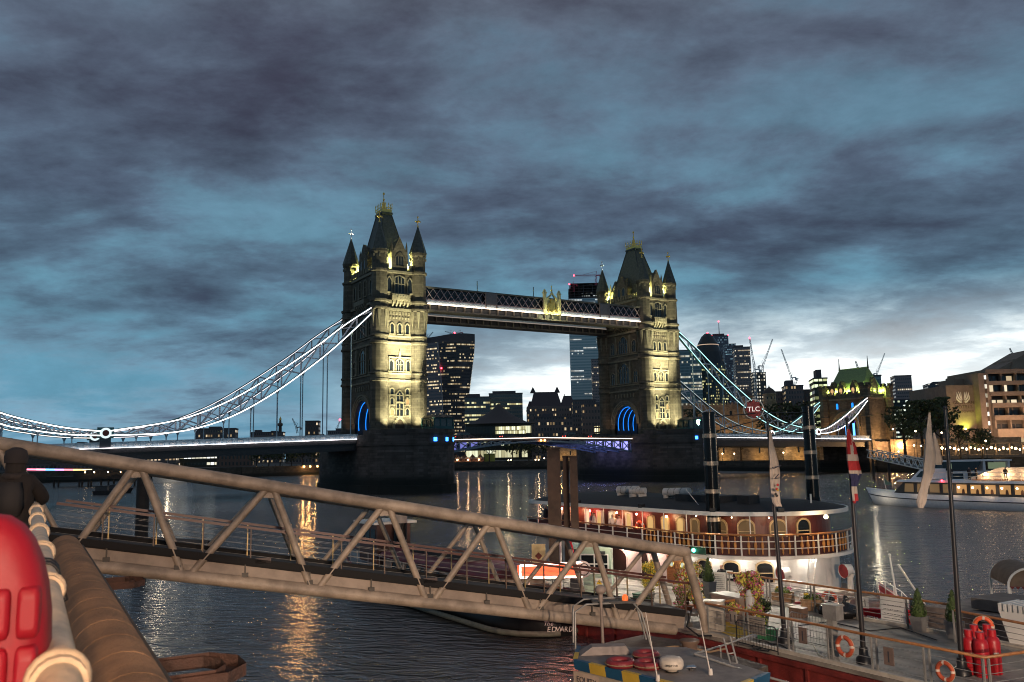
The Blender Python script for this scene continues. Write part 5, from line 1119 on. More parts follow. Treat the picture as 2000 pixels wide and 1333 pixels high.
# ------------------------------------------------------------------ traffic on the bridge
def car(u, y, label, col, L=4.6, van=False, rz=0):
    z = roadz(u)+.02; t = thing('car', label, 'car', br(u, y, z), YAW+rz, 'cars on the bascule span'); h = 1.75 if van else 1.45
    q = MB(); q.ext([(-L/2, .35), (L/2, .35), (L/2, .8), (L/2-.3, .95), (L*.28, 1.0), (L*.14, h), (-L*.34, h), (-L/2+.1, 1.0), (-L/2, .8)], (0, -.85, 0), (1, 0, 0), (0, 0, 1), (0, 1, 0), 1.7); b = q.build('body', mat('car_paint_%d' % int(col[0]*100), col, .3), t)
    q = MB(); q.ext([(L*.25, 1.02), (L*.13, h-.08), (-L*.33, h-.08), (-L/2+.25, 1.02)], (0, -.88, 0), (1, 0, 0), (0, 0, 1), (0, 1, 0), 1.76); q.build('glazing', GLASSD, t)
    for x in (-L*.3, L*.3):
        q = MB(); q.tube([(x, -.9, .34), (x, .9, .34)], .34, 10); q.build('wheel', mat('tyre', (.015, .015, .015), .9), t)
    q = MB(); q.box(-L/2-.03, -L/2, -.75, -.5, .65, .8); q.box(-L/2-.03, -L/2, .5, .75, .65, .8); q.build('tail_lamp', emit('tail_lamp_red', (1, .06, .04), 7), t)
    q = MB(); q.box(L/2, L/2+.03, -.75, -.5, .6, .75); q.box(L/2, L/2+.03, .5, .75, .6, .75); q.build('headlamp', emit('head_lamp_white', (1, .92, .75), 9), t)
car(20, -5.4, 'dark taxi-shaped car on the left half of the bascule', (.05, .03, .035), 4.6, True)
car(33, -5.4, 'low dark car near the middle of the bascule', (.03, .03, .035))
car(53, -5.4, 'dark car on the right half of the bascule', (.035, .03, .03), 4.6, True)
car(64, -2.4, 'dark car with red tail lamps before the farther tower', (.04, .03, .03))
def bus(u, y):
    z = roadz(u)+.02; t = thing('double_decker_bus', 'red double-decker bus with lit windows on the right side span', 'bus', br(u, y, z), YAW)
    q = MB(); q.box(-5.4, 5.4, -1.25, 1.25, .35, 4.3); q.build('body', mat('bus_red', (.45, .02, .02), .4), t)
    for z in (1.4, 3.0): 
        for k in range(7): q = MB(); x = -5+1.45*k; q.box(x, x+1.2, -1.28, 1.28, z, z+.85); q.build('window', WARM, t)
    for x in (-3.4, 3.2): q = MB(); q.tube([(x, -1.3, .5), (x, 1.3, .5)], .5, 12); q.build('wheel', mat('tyre', (.015, .015, .015), .9), t)
bus(109, 3.5)
# ------------------------------------------------------------------ pontoon frame : x downstream, y towards mid river
random.seed(11)
PRZ = YAW-PI/2
PO = Vector((8.75, 29.58, 0))
def pl(px, py, z=DECK):                # pixel on a level -> pontoon coordinates
    p = gp(px, py, z); d = p-PO; return (d.x*TX+d.y*TY, d.x*NX+d.y*NY)
def pw(x, y, z): return Vector((PO.x+x*TX+y*NX, PO.y+x*TY+y*NY, z))
def plY(px, py, Y):                    # pixel at a distance -> pontoon coords + height
    p = at(px, py, Y); d = p-PO; return (d.x*TX+d.y*TY, d.x*NX+d.y*NY, p.z)
CREAM = mat('cream_tube_paint', (.30, .235, .178), .5, var=.28, scale=2.2, bump=.3)
WOOD = mat('varnished_wood', (.33, .14, .05), .4, var=.3, scale=6, stretch=(1, 1, 6))
REDWOOD = mat('red_brown_cabin_wood', (.115, .026, .016), .4, var=.25, scale=5, stretch=(4, 4, .5))
STEELG = mat('galvanised_steel', (.30, .29, .27), .45, .3, var=.2)
IRON = mat('black_painted_iron', (.012, .012, .013), .4, var=0)
SHIPW = mat('ship_white_paint', (.72, .70, .66), .4, var=.08, scale=.8, bump=.1)
ORANGE = mat('lifebuoy_orange', (.72, .10, .03), .5, var=.12)
DKRED = mat('hull_dark_red', (.16, .022, .018), .55, var=.4, scale=1.5, bump=.3)
REDP = mat('bright_red_paint', (.50, .02, .03), .35, var=.1)
BULBW = emit('warm_bulb', (1, .72, .4), 25)
RUST = mat('rusty_iron', (.035, .014, .009), .85, var=.5, scale=3, bump=.5)

# pontoon
t = thing('pontoon', 'grey-decked floating pontoon with dark red hull at the lower right', 'pontoon', (PO.x, PO.y, 0), PRZ)
q = MB(); q.box(-24, 11, 0, 7.05, DECK-.12, DECK); q.build('deck', mat('pontoon_deck', (.22, .195, .165), .7, var=.42, scale=.8, bump=.3, bscale=12), t)
q = MB(); q.box(-23.9, 10.9, .08, 6.97, WATER-.6, DECK-.125); 
for i in range(18): q.box(-23+2*i, -22.9+2*i, .0, .08, WATER-.4, DECK-.13)
q.box(-23.9, 10.9, -.06, .08, DECK-.32, DECK-.14); q.build('hull', DKRED, t)
q = MB()
for y in (.12, 6.93): q.box(-24, 11, y-.07, y+.07, DECK, DECK+.12)
q.build('kerb', mat('pale_kerb', (.42, .38, .32), .7), t)
q = MB(); q.add([(*pl(1380, 1222), DECK+.006), (*pl(1440, 1248), DECK+.006), (*pl(1475, 1236), DECK+.006), (*pl(1415, 1212), DECK+.006)], [(0, 1, 2, 3)]); q.add([(*pl(1440, 1248), DECK+.006), (*pl(1452, 1254), DECK+.006), (*pl(1487, 1241), DECK+.006), (*pl(1475, 1236), DECK+.006)], [(0, 1, 2, 3)], 1); q.build('painted_landing', [mat('yellow_paint', (.62, .40, .05), .6), SHIPW], t)
def railing(pts, label, h=1.1, wires=5, hr=WOOD, post=STEELG, dbl=True, group='pontoon railings', sp=2.0):
    t = thing('railing', label, 'railing', (PO.x, PO.y, 0), PRZ, group); P = [Vector((x, y, DECK)) for x, y in pts]
    q = MB(); q.tube([p+Vector((0, 0, h)) for p in P], .045, 8); q.build('handrail', hr, t)
    q = MB()
    for a, b in zip(P, P[1:]):
        for k in range(wires): z = h*(k+1)/(wires+1); q.tube([a+Vector((0, 0, z)), b+Vector((0, 0, z))], .011, 4)
    q.build('wires', STEELG, t)
    for a, b in zip(P, P[1:]):
        L = (b-a).length; n = max(1, round(L/sp)); d = (b-a)/L
        for i in range(n+1):
            p = a+(b-a)*(i/n); q = MB()
            for e in ((-.09, .09) if dbl else (0,)): q.box(p.x+d.x*e-.025, p.x+d.x*e+.025, p.y+d.y*e-.025, p.y+d.y*e+.025, DECK, DECK+h-.02)
            q.build('post', post, t)
    return t
NR = DECK+1.1
near = [pl(1378, 1178, NR), pl(1542, 1209, NR), pl(1700, 1243, NR), pl(1905, 1289, NR), pl(2010, 1272, NR)]
near = [(x, max(.15, y)) for x, y in near]
railing(near, 'brown-railed steel fence along the near pontoon edge', wires=4)
farr = [(-9.0, 6.85), (-4.2, 6.85), (0.2, 6.85), (2.0, 6.85)]
railing(farr, 'wood-topped fence along the far pontoon edge beside the boat')
a, b = pl(1865, 1192, NR), pl(2010, 1220, NR)
railing([(a[0], a[1]), (b[0], b[1])], 'wood-topped fence at the right end before the grey barge')
railing([pl(1390, 1160, DECK+.9), pl(1440, 1157, DECK+.9)], 'short wooden rail by the gangway foot, left of the bushes', .9, 2)
railing([pl(1388, 1178, DECK+.9), pl(1442, 1171, DECK+.9)], 'second short wooden rail by the gangway foot, beside the machine cabinet', .9, 2)

# flagpoles and flags
def flagpole(px, py, ytop, label):
    c = gp(px, py, DECK); zt = at(px-34, ytop, c.y).z; t = thing('flagpole', label, 'flagpole', c, 0, 'black flagpoles on the pontoon'); H = zt-DECK; tx = at(px-34, ytop, c.y).x-c.x
    q = MB(); q.tube([(0, 0, .1), (tx*.5, 0, H*.5), (tx, 0, H)], [.085, .07, .045], 10); q.ball((tx, 0, H+.05), .07, 8, 5); q.build('pole', mat('flagpole_black', (.02, .018, .02), .4), t)
    q = MB(); q.lathe([(.26, 0), (.24, .16), (.15, .24), (.13, .5)], (0, 0, 0), 10); q.build('base', IRON, t)
    return c, H, tx
def flag(pts, label, m, Y, marks=None, group=None, seed=0):
    # hanging cloth : left/right outline per row (pixels), folded in depth
    rnd = random.Random(seed); rows = []; o = at((pts[0][0]+pts[0][1])/2, pts[0][2], Y); t = thing('flag', label, 'flag', o, 0, group)
    rows = []
    n = 8
    for xa, xb, y in pts:
        A, B = at(xa, y, Y)-o, at(xb, y, Y)-o; f = abs(B.x-A.x)*.35
        rows.append([A.lerp(B, i/n)+Vector((0, f*math.sin(i*2.3+y*.02)*.8-.05, 0)) for i in range(n+1)])
    # refine vertically
    R2 = []
    for r0, r1 in zip(rows, rows[1:]):
        for k in range(4): R2.append([a.lerp(b, k/4)+Vector((0, .01*math.sin(k*1.7+a.x*30), 0)) for a, b in zip(r0, r1)])
    R2.append(rows[-1])
    q = MB(); vs = [p for r in R2 for p in r]; nn = n+1; fs = [(i*nn+k, i*nn+k+1, (i+1)*nn+k+1, (i+1)*nn+k) for i in range(len(R2)-1) for k in range(n)]
    back = [p+Vector((0, .03, 0)) for p in vs]; L = len(vs); q.add(vs, fs, 0, True); mi0 = len(q.mi)-len(fs)
    if marks:
        for j, f in enumerate(fs): i, k = divmod(j, n); q.mi[mi0+j] = marks(i/(len(R2)-1), (k+.5)/n)
    q.add(back, [f[::-1] for f in fs], 0, True)
    if marks:
        for j, f in enumerate(fs): i, k = divmod(j, n); q.mi[mi0+len(fs)+j] = marks(i/(len(R2)-1), (k+.5)/n)
    q.build('cloth', m if isinstance(m, list) else [m], t); return t, o
CLOTH = mat('white_flag_cloth', (.52, .44, .38), .85, var=.12, scale=2)
flagpole(1533, 1255, 822, 'tall black flagpole with white flag, left of the three'); flagpole(1688, 1295, 822, 'tall black flagpole with red, white and blue flag, middle of the three'); flagpole(1880, 1318, 800, 'tall black flagpole with two furled white flags, right of the three')
t, o = flag([(1501, 1505, 842), (1500, 1510, 870), (1502, 1518, 900), (1502, 1522, 925), (1505, 1521, 955), (1508, 1524, 980), (1514, 1527, 989)], 'limp white flag with dark letters on the left black pole', CLOTH, 31.0)
for tx, px, y, an in (('J', 1512, 912, 0), ('V', 1509, 930, 1)):
    c = at(px, y, 30.6)-o; text(tx, 'lettering', mat('flag_ink', (.03, .03, .05), .8, var=0), t, (c.x, c.y, c.z), (.55, 0, -.8), (.8, 0, .55), .34, .004, .2)
for px, y, col in ((1517, 955, (.5, .04, .04)), (1519, 947, (.5, .04, .04)), (1515, 965, (.03, .03, .03)), (1519, 957, (.6, .4, .05)), (1517, 968, (.03, .03, .03))):
    c = at(px, y, 30.6)-o; q = MB(); q.ball(c, .05, 6, 4, 0, 1, .3, 1); q.build('printed_dot', mat('flag_dot_%d' % int(col[0]*100+col[1]*10), col, .8, var=0), t)
def uj(v, u):
    w = (v*2.4+u*.9) % 1.0
    if v > .86: return 0 if u < .5 else 2
    if .30 < v < .36 or .46 < v < .50: return 1
    if .36 <= v <= .46: return 0
    if .50 <= v < .74: return 2 if (u < .75 or w < .6) else 1
    if .74 <= v < .80: return 1
    return 0 if w > .28 else 1
flag([(1653, 1658, 838), (1652, 1662, 850), (1652, 1670, 875), (1653, 1674, 900), (1657, 1680, 925), (1661, 1677, 937), (1662, 1672, 950), (1665, 1676, 978), (1667, 1672, 983)], 'limp red, white and blue flag on the middle black pole', [mat('flag_red', (.42, .03, .035), .85), CLOTH, mat('flag_blue', (.03, .03, .09), .85)], 27.9, uj)
flag([(1812, 1816, 806), (1806, 1818, 850), (1803, 1824, 890), (1802, 1822, 920), (1797, 1812, 950), (1790, 1808, 980), (1793, 1802, 992)], 'furled white flag hanging left of the right black pole', CLOTH, 26.4, None, 'furled flags on the right pole')
flag([(1821, 1824, 845), (1822, 1831, 870), (1824, 1838, 900), (1826, 1836, 908)], 'smaller furled white flag right of the right black pole', CLOTH, 26.7, None, 'furled flags on the right pole')

# lifebuoys
def buoy(px, py, r, Y, ax, label, col=ORANGE):
    c = at(px, py, Y); q = MB(); R_ = r*Y/F
    t = thing('lifebuoy', label, 'lifebuoy', c, 0, 'lifebuoys hung on the pontoon'); q.torus((0, 0, 0), R_*.80, R_*.22, ax, 28, 8); q.build('ring', col, t)
    ax = Vector(ax).normalized(); x = ax.orthogonal().normalized(); y = ax.cross(x)
    for k in range(4):
        a = PI/4+PI/2*k; d = x*math.cos(a)+y*math.sin(a); e = ax.cross(d); q = MB(); q.tube([d*(R_*.8)-e*R_*.11, d*(R_*.8)+e*R_*.11], R_*.235, 8, 0, False); q.build('band', mat('buoy_band', (.62, .5, .42), .6), t)
    q = MB(); q.torus((0, 0, 0), R_*1.03, R_*.03, ax, 20, 4); q.build('grab_rope', mat('rope_pale', (.5, .42, .3), .9), t)
AXN = (NX, NY, 0)
buoy(1508, 1147, 13.5, 43.5, (.55, .8, .1), 'orange lifebuoy on the far fence, right of the flowering bush'); buoy(1620, 1169, 15, 38.3, (.55, .8, .1), 'orange lifebuoy on the far fence between the two crate planters and the red hull')
buoy(1650, 1262, 20, 27.6, AXN, 'faded red lifebuoy on the near fence between the left and middle poles', mat('lifebuoy_faded', (.42, .075, .03), .6)); buoy(1921, 1222, 17.5, 29.3, (.5, .85, .05), 'orange lifebuoy over the red gas bottles'); buoy(1846, 1311, 19, 24.6, AXN, 'faded red lifebuoy on the near fence beside the right pole', mat('lifebuoy_faded', (.42, .075, .03), .6))

# planters
def leafball(q, c, rx, rz, n, s, rnd, mi=0):
    for i in range(n):
        v = Vector((rnd.gauss(0, 1), rnd.gauss(0, 1), rnd.gauss(0, 1))).normalized()*(.55+.45*rnd.random()); p = Vector(c)+Vector((v.x*rx, v.y*rx, v.z*rz)); nn = (v+Vector((rnd.gauss(0, .5), rnd.gauss(0, .5), rnd.gauss(0, .5)))).normalized(); a = nn.orthogonal().normalized(); b = nn.cross(a); th = rnd.random()*6; a, b = a*math.cos(th)+b*math.sin(th), b*math.cos(th)-a*math.sin(th); k = s*(.6+.8*rnd.random())
        q.add([p-a*k, p-b*k*.5, p+a*k, p+b*k*.5], [(0, 1, 2, 3)], mi if isinstance(mi, int) else rnd.choice(mi))
GREEN = mat('topiary_leaf', (.05, .085, .018), .7, var=.4, scale=9)
POTG = mat('grey_planter', (.17, .17, .17), .6, var=.12)
def topiary(px, yb, yt, ym, label):
    c = gp(px, yb, DECK); t = thing('topiary', label, 'potted plant', c, PRZ, 'cone-shaped topiaries in tall grey pots'); H = at(px, yt, c.y).z-DECK; hp = at(px, ym, c.y).z-DECK; rnd = random.Random(px)
    q = MB(); q.loft([[(x*.17, y*.17, 0) for x, y in ((-1, -1), (1, -1), (1, 1), (-1, 1))], [(x*.25, y*.25, hp) for x, y in ((-1, -1), (1, -1), (1, 1), (-1, 1))]], 0, False); q.build('pot', POTG, t)
    q = MB(); q.lathe([(.2, hp), (.22, hp+.15), (.12, hp+(H-hp)*.6), (.01, H-.03)], (0, 0, 0), 10)
    for i in range(700):
        f = rnd.random()**1.3; z = hp+.02+(H-hp)*f; r = (.29*(1-f)**.8+.015)*(1 if f > .12 else .75+2*f); a = rnd.random()*6.283; p = Vector((r*math.cos(a), r*math.sin(a), z)); nn = Vector((math.cos(a)+rnd.gauss(0, .5), math.sin(a)+rnd.gauss(0, .5), rnd.gauss(.2, .5))).normalized(); u = nn.orthogonal().normalized()*.035; w = nn.cross(u)*.7
        q.add([p-u, p-w, p+u, p+w], [(0, 1, 2, 3)])
    q.build('foliage', GREEN, t)
topiary(1797, 1233, 1150, 1203, 'cone topiary in grey pot by the fence gap, left of the two at the right'); topiary(1866, 1247, 1153, 1213, 'cone topiary in grey pot half hidden by the right pole'); topiary(1386, 1172, 1090, 1135, 'cone topiary in grey pot beside the gangway foot and the boat door')
FLG = mat('bush_leaf_green', (.14, .20, .035), .7, var=.4, scale=6); FLY = mat('bush_leaf_yellow', (.62, .54, .10), .7, var=.3, scale=6); FLR = mat('bush_leaf_red', (.52, .11, .08), .7, var=.3, scale=6); FLP = mat('pink_petal', (.65, .18, .30), .7, var=.2); FLD = mat('bush_leaf_dark', (.02, .035, .018), .7, var=.4); FLW = mat('white_petal', (.7, .62, .5), .7); FYL = mat('yellow_petal', (.70, .48, .03), .7)
TERR = mat('terracotta', (.32, .10, .045), .8, var=.2)
def bush(px, yb, yt, w, label, mats, pot=TERR, n=900, s=.055, shape=None, group='flowering bushes in pots', ph=.4):
    c = gp(px, yb, DECK); t = thing('potted_bush', label, 'potted plant', c, 0, group); H = at(px, yt, c.y).z-DECK; r = w*c.y/F/2; rnd = random.Random(px*3)
    q = MB(); q.lathe([(.16, 0), (.22, ph*.9), (.25, ph*.9), (.25, ph), (.2, ph)], (0, 0, 0), 12); q.build('pot', pot, t)
    q = MB()
    for k in range(9): a = 2*PI*k/9; q.tube([(0, 0, ph*.8), (r*.3*math.cos(a), r*.3*math.sin(a), ph+(H-ph)*.4), (r*.7*math.cos(a), r*.7*math.sin(a), ph+(H-ph)*(.6+.35*rnd.random()))], [.02, .014, .006], 4)
    q.build('stems', mat('bush_stem', (.09, .05, .03), .8), t)
    q = MB()
    for k in range(11):
        a = rnd.random()*6.28; f = rnd.random(); rr = r*.62*rnd.random()**.5; leafball(q, (rr*math.cos(a), rr*math.sin(a), ph*.9+(H-ph)*(.12+.74*f)), r*.42, (H-ph)*.16, n//11, s, rnd, list(range(len(mats))))
    q.build('foliage', mats, t); return t
bush(1464, 1217, 1106, 84, 'tall flowering bush of pink and yellow leaves in mid pontoon', [FLG, FLY, FLR, FLP, FLY], TERR, 3600, .062)
bush(1492, 1217, 1160, 38, 'dark green bush right against the tall flowering one', [FLD, FLG, FLD], POTG, 900, .05)
bush(1344, 1200, 1094, 74, 'tall yellow and red bush in terracotta behind the sloping end post', [FLY, FLR, FLG, FLY, FLW], TERR, 3200, .062); bush(1362, 1188, 1140, 44, 'dark leafy bush under the cone topiary by the gangway foot', [FLD, FLG, FLD], TERR, 900, .05)
bush(1270, 1176, 1088, 40, 'pale yellow flowering plant seen through the gangway truss', [FLY, FYL, FLG], POTG, 1700, .06); bush(1328, 1205, 1140, 34, 'pink-topped flower pot behind the gangway railing', [FLP, FLG, FLG], TERR, 700, .045)
bush(1409, 1180, 1153, 26, 'pink flower tub between the wooden rails', [FLP, FLW, FLG], POTG, 500, .04, ph=.2); bush(1264, 1188, 1164, 30, 'low green plant seen under the gangway handrail', [FLG, FLD], POTG, 500, .05, ph=.2); bush(1172, 1150, 1118, 30, 'red and yellow flowers before the pale green hut', [REDP, FYL, FLG], POTG, 500, .045, ph=.25)
bush(1490, 1240, 1197, 26, 'lime green plant on the near edge beside the notice board', [FLY, FLG], POTG, 400, .05, ph=.3)
def crate(px, yb, label, fl):
    c = gp(px, yb, DECK); t = thing('crate_planter', label, 'planter', c, PRZ+.5, 'wooden crate planters'); q = MB(); rnd = random.Random(px)
    for k in range(4):
        z = .03+.115*k
        for s in (-1, 1): q.box(-.42, .42, s*.26-.02, s*.26+.02, z, z+.095); q.box(s*.42-.02, s*.42+.02, -.26, .26, z, z+.095)
    q.box(-.4, .4, -.24, .24, 0, .36); q.build('crate', mat('crate_wood', (.25, .15, .08), .8, var=.3, scale=5), t)
    q = MB(); leafball(q, (0, 0, .55), .36, .14, 260, .055, rnd, [0, 0, 1]); leafball(q, (.25, .05, .62), .14, .1, 60, .05, rnd, 2); leafball(q, (-.22, 0, .62), .14, .1, 60, .05, rnd, 3); q.build('flowers', [FLG, GREEN]+fl, t)
crate(1530, 1178, 'wooden crate planter with yellow flowers, just right of the left pole', [FLP, FYL]); crate(1588, 1192, 'wooden crate planter with pink flowers, left of the orange lifebuoy', [FLP, FYL])
# rubbish bags, gas bottles, cabinets, notices, barriers
for px, py, s, lb in ((1622, 1200, .42, 'shiny black rubbish bag under the orange lifebuoy, left of its pair'), (1650, 1206, .5, 'shiny black rubbish bag before the red hull, right of its pair')):
    c = gp(px, py, DECK); rnd = random.Random(px); t = MB(); rings = []
    for i in range(9):
        f = i/8; rr = s*(math.sin(PI*min(.95, .18+f*.82))**.6); rings.append([(rr*(1+.16*math.sin(k*2.1+i*1.3)+.1*rnd.random())*math.cos(2*PI*k/14)*1.3, rr*(1+.16*math.sin(k*1.7+i))*math.sin(2*PI*k/14), f*s*1.15) for k in range(14)])
    t.loft(rings, 0, True); t.tube([(0, 0, s*1.1), (.05, 0, s*1.35), (.16, 0, s*1.5)], [.08, .06, .14], 8)
    o = t.build('rubbish_bag', mat('black_bin_bag', (.01, .01, .011), .18, var=0, bump=.6, bscale=9), None, c, .5); tag(o, lb, 'rubbish bag', 'rubbish bags on the pontoon')
GAS = mat('gas_bottle_red', (.42, .012, .02), .4, var=.12)
for px, py, lb in ((1898, 1316, 'red gas bottle, front left of the cluster'), (1921, 1322, 'red gas bottle, front middle of the cluster with pale label'), (1944, 1316, 'red gas bottle, front right of the cluster'), (1909, 1304, 'red gas bottle, back left of the cluster'), (1934, 1303, 'red gas bottle, back right of the cluster under the lifebuoy')):
    c = gp(px, py, DECK); t = thing('gas_bottle', lb, 'gas bottle', c, 0, 'red gas bottles'); q = MB(); q.lathe([(.19, 0), (.205, .04), (.205, .92), (.18, 1.02), (.09, 1.1), (.05, 1.12)], (0, 0, 0), 16); q.build('body', GAS, t)
    q = MB(); q.lathe([(.12, 1.08), (.12, 1.27)], (0, 0, 0), 10); q.tube([(-.06, 0, 1.18), (.09, 0, 1.18)], .03, 6); q.build('valve_guard', GAS, t)
    q = MB(); q.ext([(-.08, 0), (.08, 0), (.08, .1), (-.08, .1)], (-.03, -.208, .55), (1, 0, 0), (0, 0, 1), (0, -1, 0), .01); q.build('sticker', mat('gas_label', (.6, .5, .45), .6), t)
def sign(px, py, w, h, Y, label, lines, rz=PRZ, m=None, size=None, legs=False, ink=(.04, .04, .05)):
    c = at(px, py, Y); t = thing('notice', label, 'sign', c, rz, None); q = MB(); q.box(-w/2, w/2, -.015, .015, -h/2, h/2)
    if legs: q.box(-w/2, -w/2+.04, -.02, .04, DECK-c.z, -h/2); q.box(w/2-.04, w/2, -.02, .04, DECK-c.z, -h/2)
    q.build('board', m or SHIPW, t); I = mat('notice_ink', ink, .7, var=0)
    if isinstance(lines, str): text(lines, 'lettering', I, t, (0, -.02, -h*.33), (1, 0, 0), (0, 0, 1), h*.9, .002, 0, 1, 'CENTER')
    else:
        rnd = random.Random(px)
        for i in range(lines):      # rows of small unreadable print
            q = MB(); z = h*.36-h*.72*i/max(1, lines-1); x = -w*.4+w*.04*rnd.random()
            while x < w*.36: l = w*(.04+.09*rnd.random()); q.box(x, min(x+l, w*.42), -.02, -.015, z-h*.012, z+h*.012); x += l+w*.025
            q.build('print_line', I, t)
    return t
sign(1744, 1191, 1.05, .9, 33.6, 'white notice board with five rows of small print on the far fence', 5); sign(1690, 1177, .30, .42, 35.4, 'small white board with a black numeral 1 on the far fence', '1'); sign(1566, 1168, .26, .4, 39.9, 'small white board with a black numeral 1 behind the left pole', '1')
sign(1406, 1136, .55, .85, 40.5, 'white menu board standing by the wooden boat door', 8, PRZ+.55, None, None, True); sign(1425, 1122, .3, .36, 42.0, 'small white paper notice right of the menu board', 3, PRZ+.55)
BRB = mat('brown_board', (.16, .11, .09), .7)
sign(1568, 1241, .32, .5, 28.7, 'brown board with numeral 1 on the near fence by the left pole', '1', PRZ, BRB); sign(1736, 1282, .32, .5, 25.9, 'brown board with numeral 1 on the near fence right of the middle pole', '1', PRZ, BRB); sign(1432, 1207, .32, .44, 31.4, 'grey board with numeral 11 on the near fence by the gangway foot', '11', PRZ, mat('grey_board', (.3, .26, .22), .7))
sign(1478, 1222, .75, .6, 30.9, 'tilted grey notice board with rows of text beside the tall bush', 6, PRZ, mat('grey_board', (.3, .26, .22), .7))
def barrier(px0, py0, px1, py1, label, m, h=1.05):
    a, b = pl(px0, py0), pl(px1, py1); A, B = pw(*a, DECK), pw(*b, DECK); L = (B-A).length; t = thing('crowd_barrier', label, 'barrier', A, math.atan2(B.y-A.y, B.x-A.x), 'steel barriers at the near edge'); q = MB()
    q.tube([(0, 0, .05), (0, 0, h-.1), (.1, 0, h), (L-.1, 0, h), (L, 0, h-.1), (L, 0, .05)], .022, 6); q.tube([(0, 0, .15), (L, 0, .15)], .02, 6); q.build('frame', m, t); q = MB()
    for i in range(1, int(L/.13)): q.tube([(i*.13, 0, .15), (i*.13, 0, h)], .008, 4)
    for k in range(1, 4): q.tube([(0, 0, .15+.22*k), (L, 0, .15+.22*k)], .006, 4)
    q.build('mesh_infill', m, t)
barrier(1545, 1254, 1624, 1273, 'grey mesh barrier behind the near fence by the left pole', STEELG); barrier(1440, 1262, 1520, 1282, 'black mesh barrier at the near edge left of the left pole', IRON, .9)
c = gp(1630, 1291, DECK); t = thing('mooring_post', 'grey steel post with boxy cap on the near edge beside the faded lifebuoy', 'post', c, PRZ); q = MB(); q.box(-.11, .11, -.11, .11, 0, 1.45); q.build('post', STEELG, t); q = MB(); q.box(-.2, .32, -.18, .18, 1.3, 1.72); q.box(-.23, .35, -.21, .21, 1.72, 1.77); q.build('cap', STEELG, t)
c = gp(1400, 1231, DECK); t = thing('electric_cabinet', 'pale grey cabinet at the foot of the gangway post', 'cabinet', c, -.35); q = MB(); q.box(-.42, .3, -.25, .25, 0, 1.05); q.box(-.46, .34, -.29, .29, 1.05, 1.1); q.build('body', mat('cabinet_paint', (.42, .37, .31), .55), t); q = MB(); q.box(.3, .315, -.2, .2, .08, .98); q.box(.315, .35, .1, .14, .5, .65); q.build('door', mat('cabinet_door', (.36, .32, .27), .5), t)
c = gp(1432, 1212, DECK); t = thing('machine_cabinet', 'wide brown machine cabinet behind the near fence by the gangway foot', 'cabinet', c, PRZ); q = MB(); q.box(-.75, .75, -.4, .4, 0, .95); q.build('body', mat('machine_paint', (.24, .18, .145), .6), t); q = MB(); q.box(-.8, .8, -.45, .45, .95, 1.02); q.build('top', mat('cabinet_top', (.25, .22, .19), .6), t); q = MB(); q.tube([(.95, 0, .55), (.95, 0, 1.05)], .18, 12); q.ball((.95, 0, 1.15), .17, 10, 6); q.build('drum', SHIPW, t)
c = gp(1430, 1143, DECK); t = thing('bistro_stool', 'small dark stool with bottles beside the menu board', 'stool', c, .3); q = MB(); q.lathe([(.22, .72), (.22, .78)], (0, 0, 0), 12); q.build('seat', IRON, t)
for k in range(4): q = MB(); q.tube([(.16*math.cos(PI/4+PI/2*k), .16*math.sin(PI/4+PI/2*k), .72), (.22*math.cos(PI/4+PI/2*k), .22*math.sin(PI/4+PI/2*k), 0)], .018, 5); q.build('leg', IRON, t)

# right end : barge side, canopied gangway, slatted bin
t = thing('grey_barge', 'flat grey-brown barge moored past the right end of the fence', 'barge', at(1826, 1240, 34.2), PRZ-.02); q = MB(); q.loft([[(0, 0, -1.2), (9, 0, -1.2), (9, 4, -1.2), (0, 4, -1.2)], [(-.3, -.1, 1.05), (9.4, -.1, 1.05), (9.4, 4.1, 1.05), (-.3, 4.1, 1.05)]], 0, False); q.box(-.35, 9.5, -.2, 0, .85, 1.1); q.build('hull', mat('barge_grey', (.20, .16, .14), .8, var=.3, scale=1.5, bump=.3), t); q = MB(); q.box(1.2, 3.4, .6, 2.6, 1.1, 1.5); q.build('hatch', mat('barge_hatch', (.13, .11, .1), .8), t)
def canopy():
    c = at(1972, 1173, 36.2); t = thing('arched_canopy', 'white-framed arched canopy with brown scalloped awning at the right edge', 'canopy', c, -.25); q = MB(); w, h = 1.7, 1.3
    prof = [(-w/2, -.6)]+[(-w/2*math.cos(PI*i/14), h-.75+.75*math.sin(PI*i/14)) for i in range(15)]+[(w/2, -.6)]
    for y in (0, 2.6): q = MB(); q.tube([(x+w/2, y, z) for x, z in prof], .05, 8); q.build('hoop', SHIPW, t)
    q = MB(); pr = prof[1:-1]; q.loft([[(x+w/2, y, z+.03) for x, z in pr] for y in (-.03, 2.6)], 0, True, False, False); q.loft([[(x+w/2, y, z+.06) for x, z in pr] for y in (-.03, 2.6)], 0, True, False, False)
    q.ext([(x*.96+w/2, z) for x, z in pr], (0, .05, 0), (1, 0, 0), (0, 0, 1), (0, 1, 0), .03)
    for k in range(9): q.ext([(.06+.21*k, 0), (.25+.21*k, 0), (.15+.21*k, -.12)], (0, .02, h-.74), (1, 0, 0), (0, 0, 1), (0, 1, 0), .03, 1)
    q.build('awning', [mat('awning_brown', (.17, .12, .085), .85), mat('awning_red', (.16, .03, .03), .85)], t)
    for x in (.15, 1.5): q = MB(); q.tube([(x, .3, h-.8), (x, .3, -.3)], .03, 6); q.build('post', SHIPW, t)
    q = MB(); q.box(.05, 2.3, .2, .26, -.6, .1); q.build('side_panel', mat('panel_brown', (.2, .15, .13), .8), t)
canopy()
